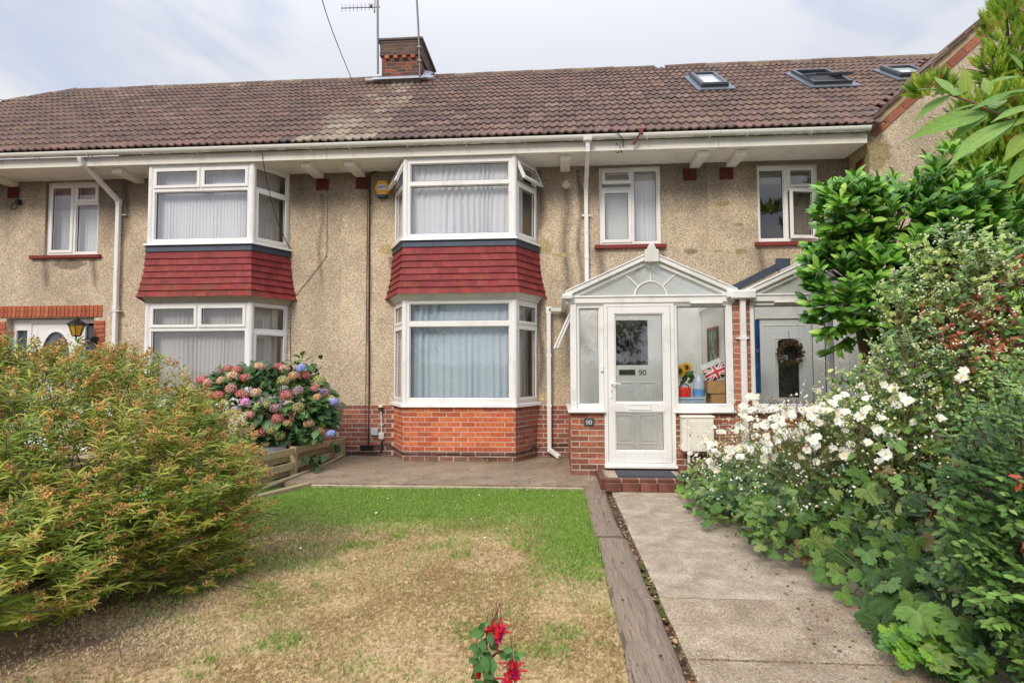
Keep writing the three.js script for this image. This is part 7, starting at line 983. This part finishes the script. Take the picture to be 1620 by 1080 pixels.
{ // 12. fuchsia in the immediate foreground
  R.seed(1012); const t = thing('fuchsia', 'fuchsia stem with hanging red and magenta flowers at the bottom edge of the picture', 'fuchsia', [-0.08, -0.06, 8.76]);
  const f = 930, RM = new THREE.Matrix4().makeRotationFromEuler(new THREE.Euler(0.04835, 0.0733, -0.003, 'YXZ')), W3 = (u, v, d) => V((u - 810) / f * d, (540 - v) / f * d, -d).applyMatrix4(RM).add(EYE), D = 0.86;
  const red = mat(S(186, 28, 38), { roughness: 0.35 }), mag = mat(S(196, 30, 92), { roughness: 0.45 }), lm = [[88, 138, 72], [70, 116, 60], [108, 156, 86]].map((c) => leafMat(S(...c), { roughness: 0.55, specularIntensity: 0.5 }));
  const st = [taper([[-0.10, -0.08, 8.76], W3(770, 1100, D).toArray(), W3(764, 1060, D).toArray(), W3(772, 1005, D).toArray(), W3(778, 975, D).toArray(), W3(786, 968, D).toArray()], 0.006, 0.0015, 30, 6), taper([W3(772, 1045, D).toArray(), W3(790, 1030, D).toArray(), W3(810, 1032, D).toArray()], 0.0025, 0.0012, 8, 5)];
  for (let k = 0; k < 46; k++) { const v = 982 + k * 2.6, u = 769 - (v - 985) * 0.07 + rr(-12, 12) * clamp((v - 960) / 70, 0.5, 1.1), p = W3(u, v, D + rr(-0.02, 0.02)), s = k < 5 ? 0.5 : rr(0.6, 0.95); const o = mk('leaf', k & 1 ? lfA : lfB, lm[k % 3]); orient(p.sub(WP.get(t)), V(rr(-1, 1), rr(-0.9, 0.2), rr(0, 0.8)), V(rr(-0.4, 0.4), 0.4, 1), s).decompose(o.position, o.quaternion, o.scale); t.add(o); }
  for (let k = 0; k < 9; k++) { const p = W3(788 + k * 4.2, 1032 + rr(-5, 6), D + rr(-0.015, 0.015)), o = mk('leaf', lfB, lm[k % 3]); orient(p.sub(WP.get(t)), V(rr(-0.2, 1), rr(-0.6, 0.3), rr(0, 0.8)), V(0, 0.5, 1), rr(0.5, 0.8)).decompose(o.position, o.quaternion, o.scale); t.add(o); }
  const flower = (u, v, s, open, d = D) => { // pedicel, tube, four sepals, rolled corolla, stamens hanging down
    const g = new THREE.Group(); g.name = 'flower'; const p = W3(u, v, d).sub(WP.get(t)); g.position.copy(p); g.scale.setScalar(s); g.rotation.set(rr(-0.15, 0.15), rr(0, 6), rr(-0.15, 0.15)); t.add(g);
    L('pedicel', tube([[0, 0, 0], [0.001, 0.014, 0], [0, 0.026, 0.001]], 0.0008, 4, 4), mat(S(120, 60, 56)), g); L('ovary', boxUV(ni(new THREE.SphereGeometry(0.0028, 8, 6).scale(1, 1.5, 1))), mat(S(90, 110, 60)), g);
    L('flower_tube', boxUV(ni(new THREE.LatheGeometry([[0.0022, 0], [0.0026, -0.008], [0.0045, -0.016], [0.006, -0.019]].map((q) => new THREE.Vector2(...q)), 10))), red, g);
    if (!open) { L('sepals', boxUV(ni(new THREE.SphereGeometry(0.0062, 10, 8).scale(1, 1.7, 1).translate(0, -0.024, 0))), red, g); return; }
    const sp = []; for (let k = 0; k < 4; k++) { const a = k * Math.PI / 2; sp.push(leaf(0.026, 0.011, { n: 4, fold: 0.3, curl: -0.35 }).applyMatrix4(orient(V(0, -0.017, 0), V(Math.cos(a), open > 1 ? 0.25 : -0.35, Math.sin(a)), V(0, 1, 0.01), 1))); } L('sepals', mergeGeometries(sp), red, g);
    const co = []; for (let k = 0; k < 8; k++) { const a = k * Math.PI / 4; co.push(leaf(0.019, 0.014, { n: 4, fold: 0.5, curl: 0.15, shape: 0.6 }).applyMatrix4(orient(V(0.002 * Math.cos(a), -0.018, 0.002 * Math.sin(a)), V(Math.cos(a) * 0.45, -1, Math.sin(a) * 0.45), V(Math.cos(a), 0, Math.sin(a)), 1))); } L('corolla', mergeGeometries(co), mag, g);
    const sm = []; for (let k = 0; k < 6; k++) { const a = k; sm.push(tube([[0, -0.03, 0], [0.003 * Math.cos(a), -0.045, 0.003 * Math.sin(a)]], 0.0004, 2, 3)); } sm.push(tube([[0, -0.03, 0], [0.001, -0.056, 0.001]], 0.0005, 2, 3)); L('stamens', M(sm), mat(S(190, 60, 90)), g); };
  for (const q of [[785, 977, 0.85, 1], [779, 980, 0.75, 1], [792, 975, 0.7, 1], [787, 984, 0.8, 1, D - 0.01], [809, 1033, 0.78, 1], [816, 1042, 0.8, 1], [804, 1056, 0.85, 1, D - 0.01], [772, 988, 0.6, 0], [754, 1032, 0.75, 0], [756, 1045, 0.8, 0], [752, 1078, 0.8, 0]]) flower(...q);
  P('stem', M(st), mat(S(110, 62, 58), { roughness: 0.7 }), t);
}

{ // the other side of the road, behind the camera: seen only mirrored in the glass
  R.seed(1020); const ms = [[70, 98, 48], [58, 84, 42], [84, 112, 54], [48, 70, 38]].map((c) => mat(S(...c), { roughness: 0.8 })), lg = leaf(0.26, 0.15, { n: 3 });
  const crown = (t, C, E, n, s) => { const l = []; shell3(C, E, n, { s, rough: 0.6, f: 3, inner: 0.35 }, (p, d) => { for (let i = 0; i < 5; i++) l.push([orient(p.clone().add(V(rr(-0.2, 0.2), rr(-0.2, 0.2), rr(-0.2, 0.2))), jit(d, 0.8), V(0, 1, -0.4), rr(0.7, 1.3)), Math.floor(R() * 4), 0]); }); foliage(t, 'leaf', [lg], ms, l, 0, 'crown'); };
  [['tall broad tree across the road mirrored in the porch door', 2.2, 23, 2.6, 2.4, 4.4], ['rounded tree across the road mirrored in the right upstairs window', 12.5, 24, 3.0, 2.3, 5.4], ['spreading tree across the road mirrored in the left bay windows', -9.5, 26, 3.2, 2.6, 4.2]].forEach(([lb, x, z, rx, ry, y], i) => { const t = thing('street_tree', lb, 'tree', [x, -0.1, z]); P('trunk', taper([[x, -0.1, z], [x + 0.1, 1.5, z], [x, y, z]], 0.2, 0.08, 8, 8), bark, t); crown(t, V(x, y, z), V(rx, ry, rx * 0.8), 420, i + 2); });
  const h = thing('garden_hedge', 'clipped hedge across the road mirrored low in the porch glass', 'hedge', [0, -0.1, 20]), hl = []; for (let k = 0; k < 5200; k++) { const top = R() < 0.25, p = V(rr(-14, 15), top ? rr(1.45, 1.7) : rr(0, 1.6), top ? rr(19.6, 20.6) : 19.6 + rr(-0.15, 0.15)); hl.push([orient(p, sph(), V(0, 0.6, -1), rr(0.6, 1)), Math.floor(R() * 4), 0]); } P('core', bb(-14, 15, -0.1, 1.5, 19.7, 20.6, 0.05), mat(S(34, 46, 28), { roughness: 1 }), h); foliage(h, 'leaf', [lg], ms, hl, 0, 'foliage');
}

renderer.render(scene, camera);
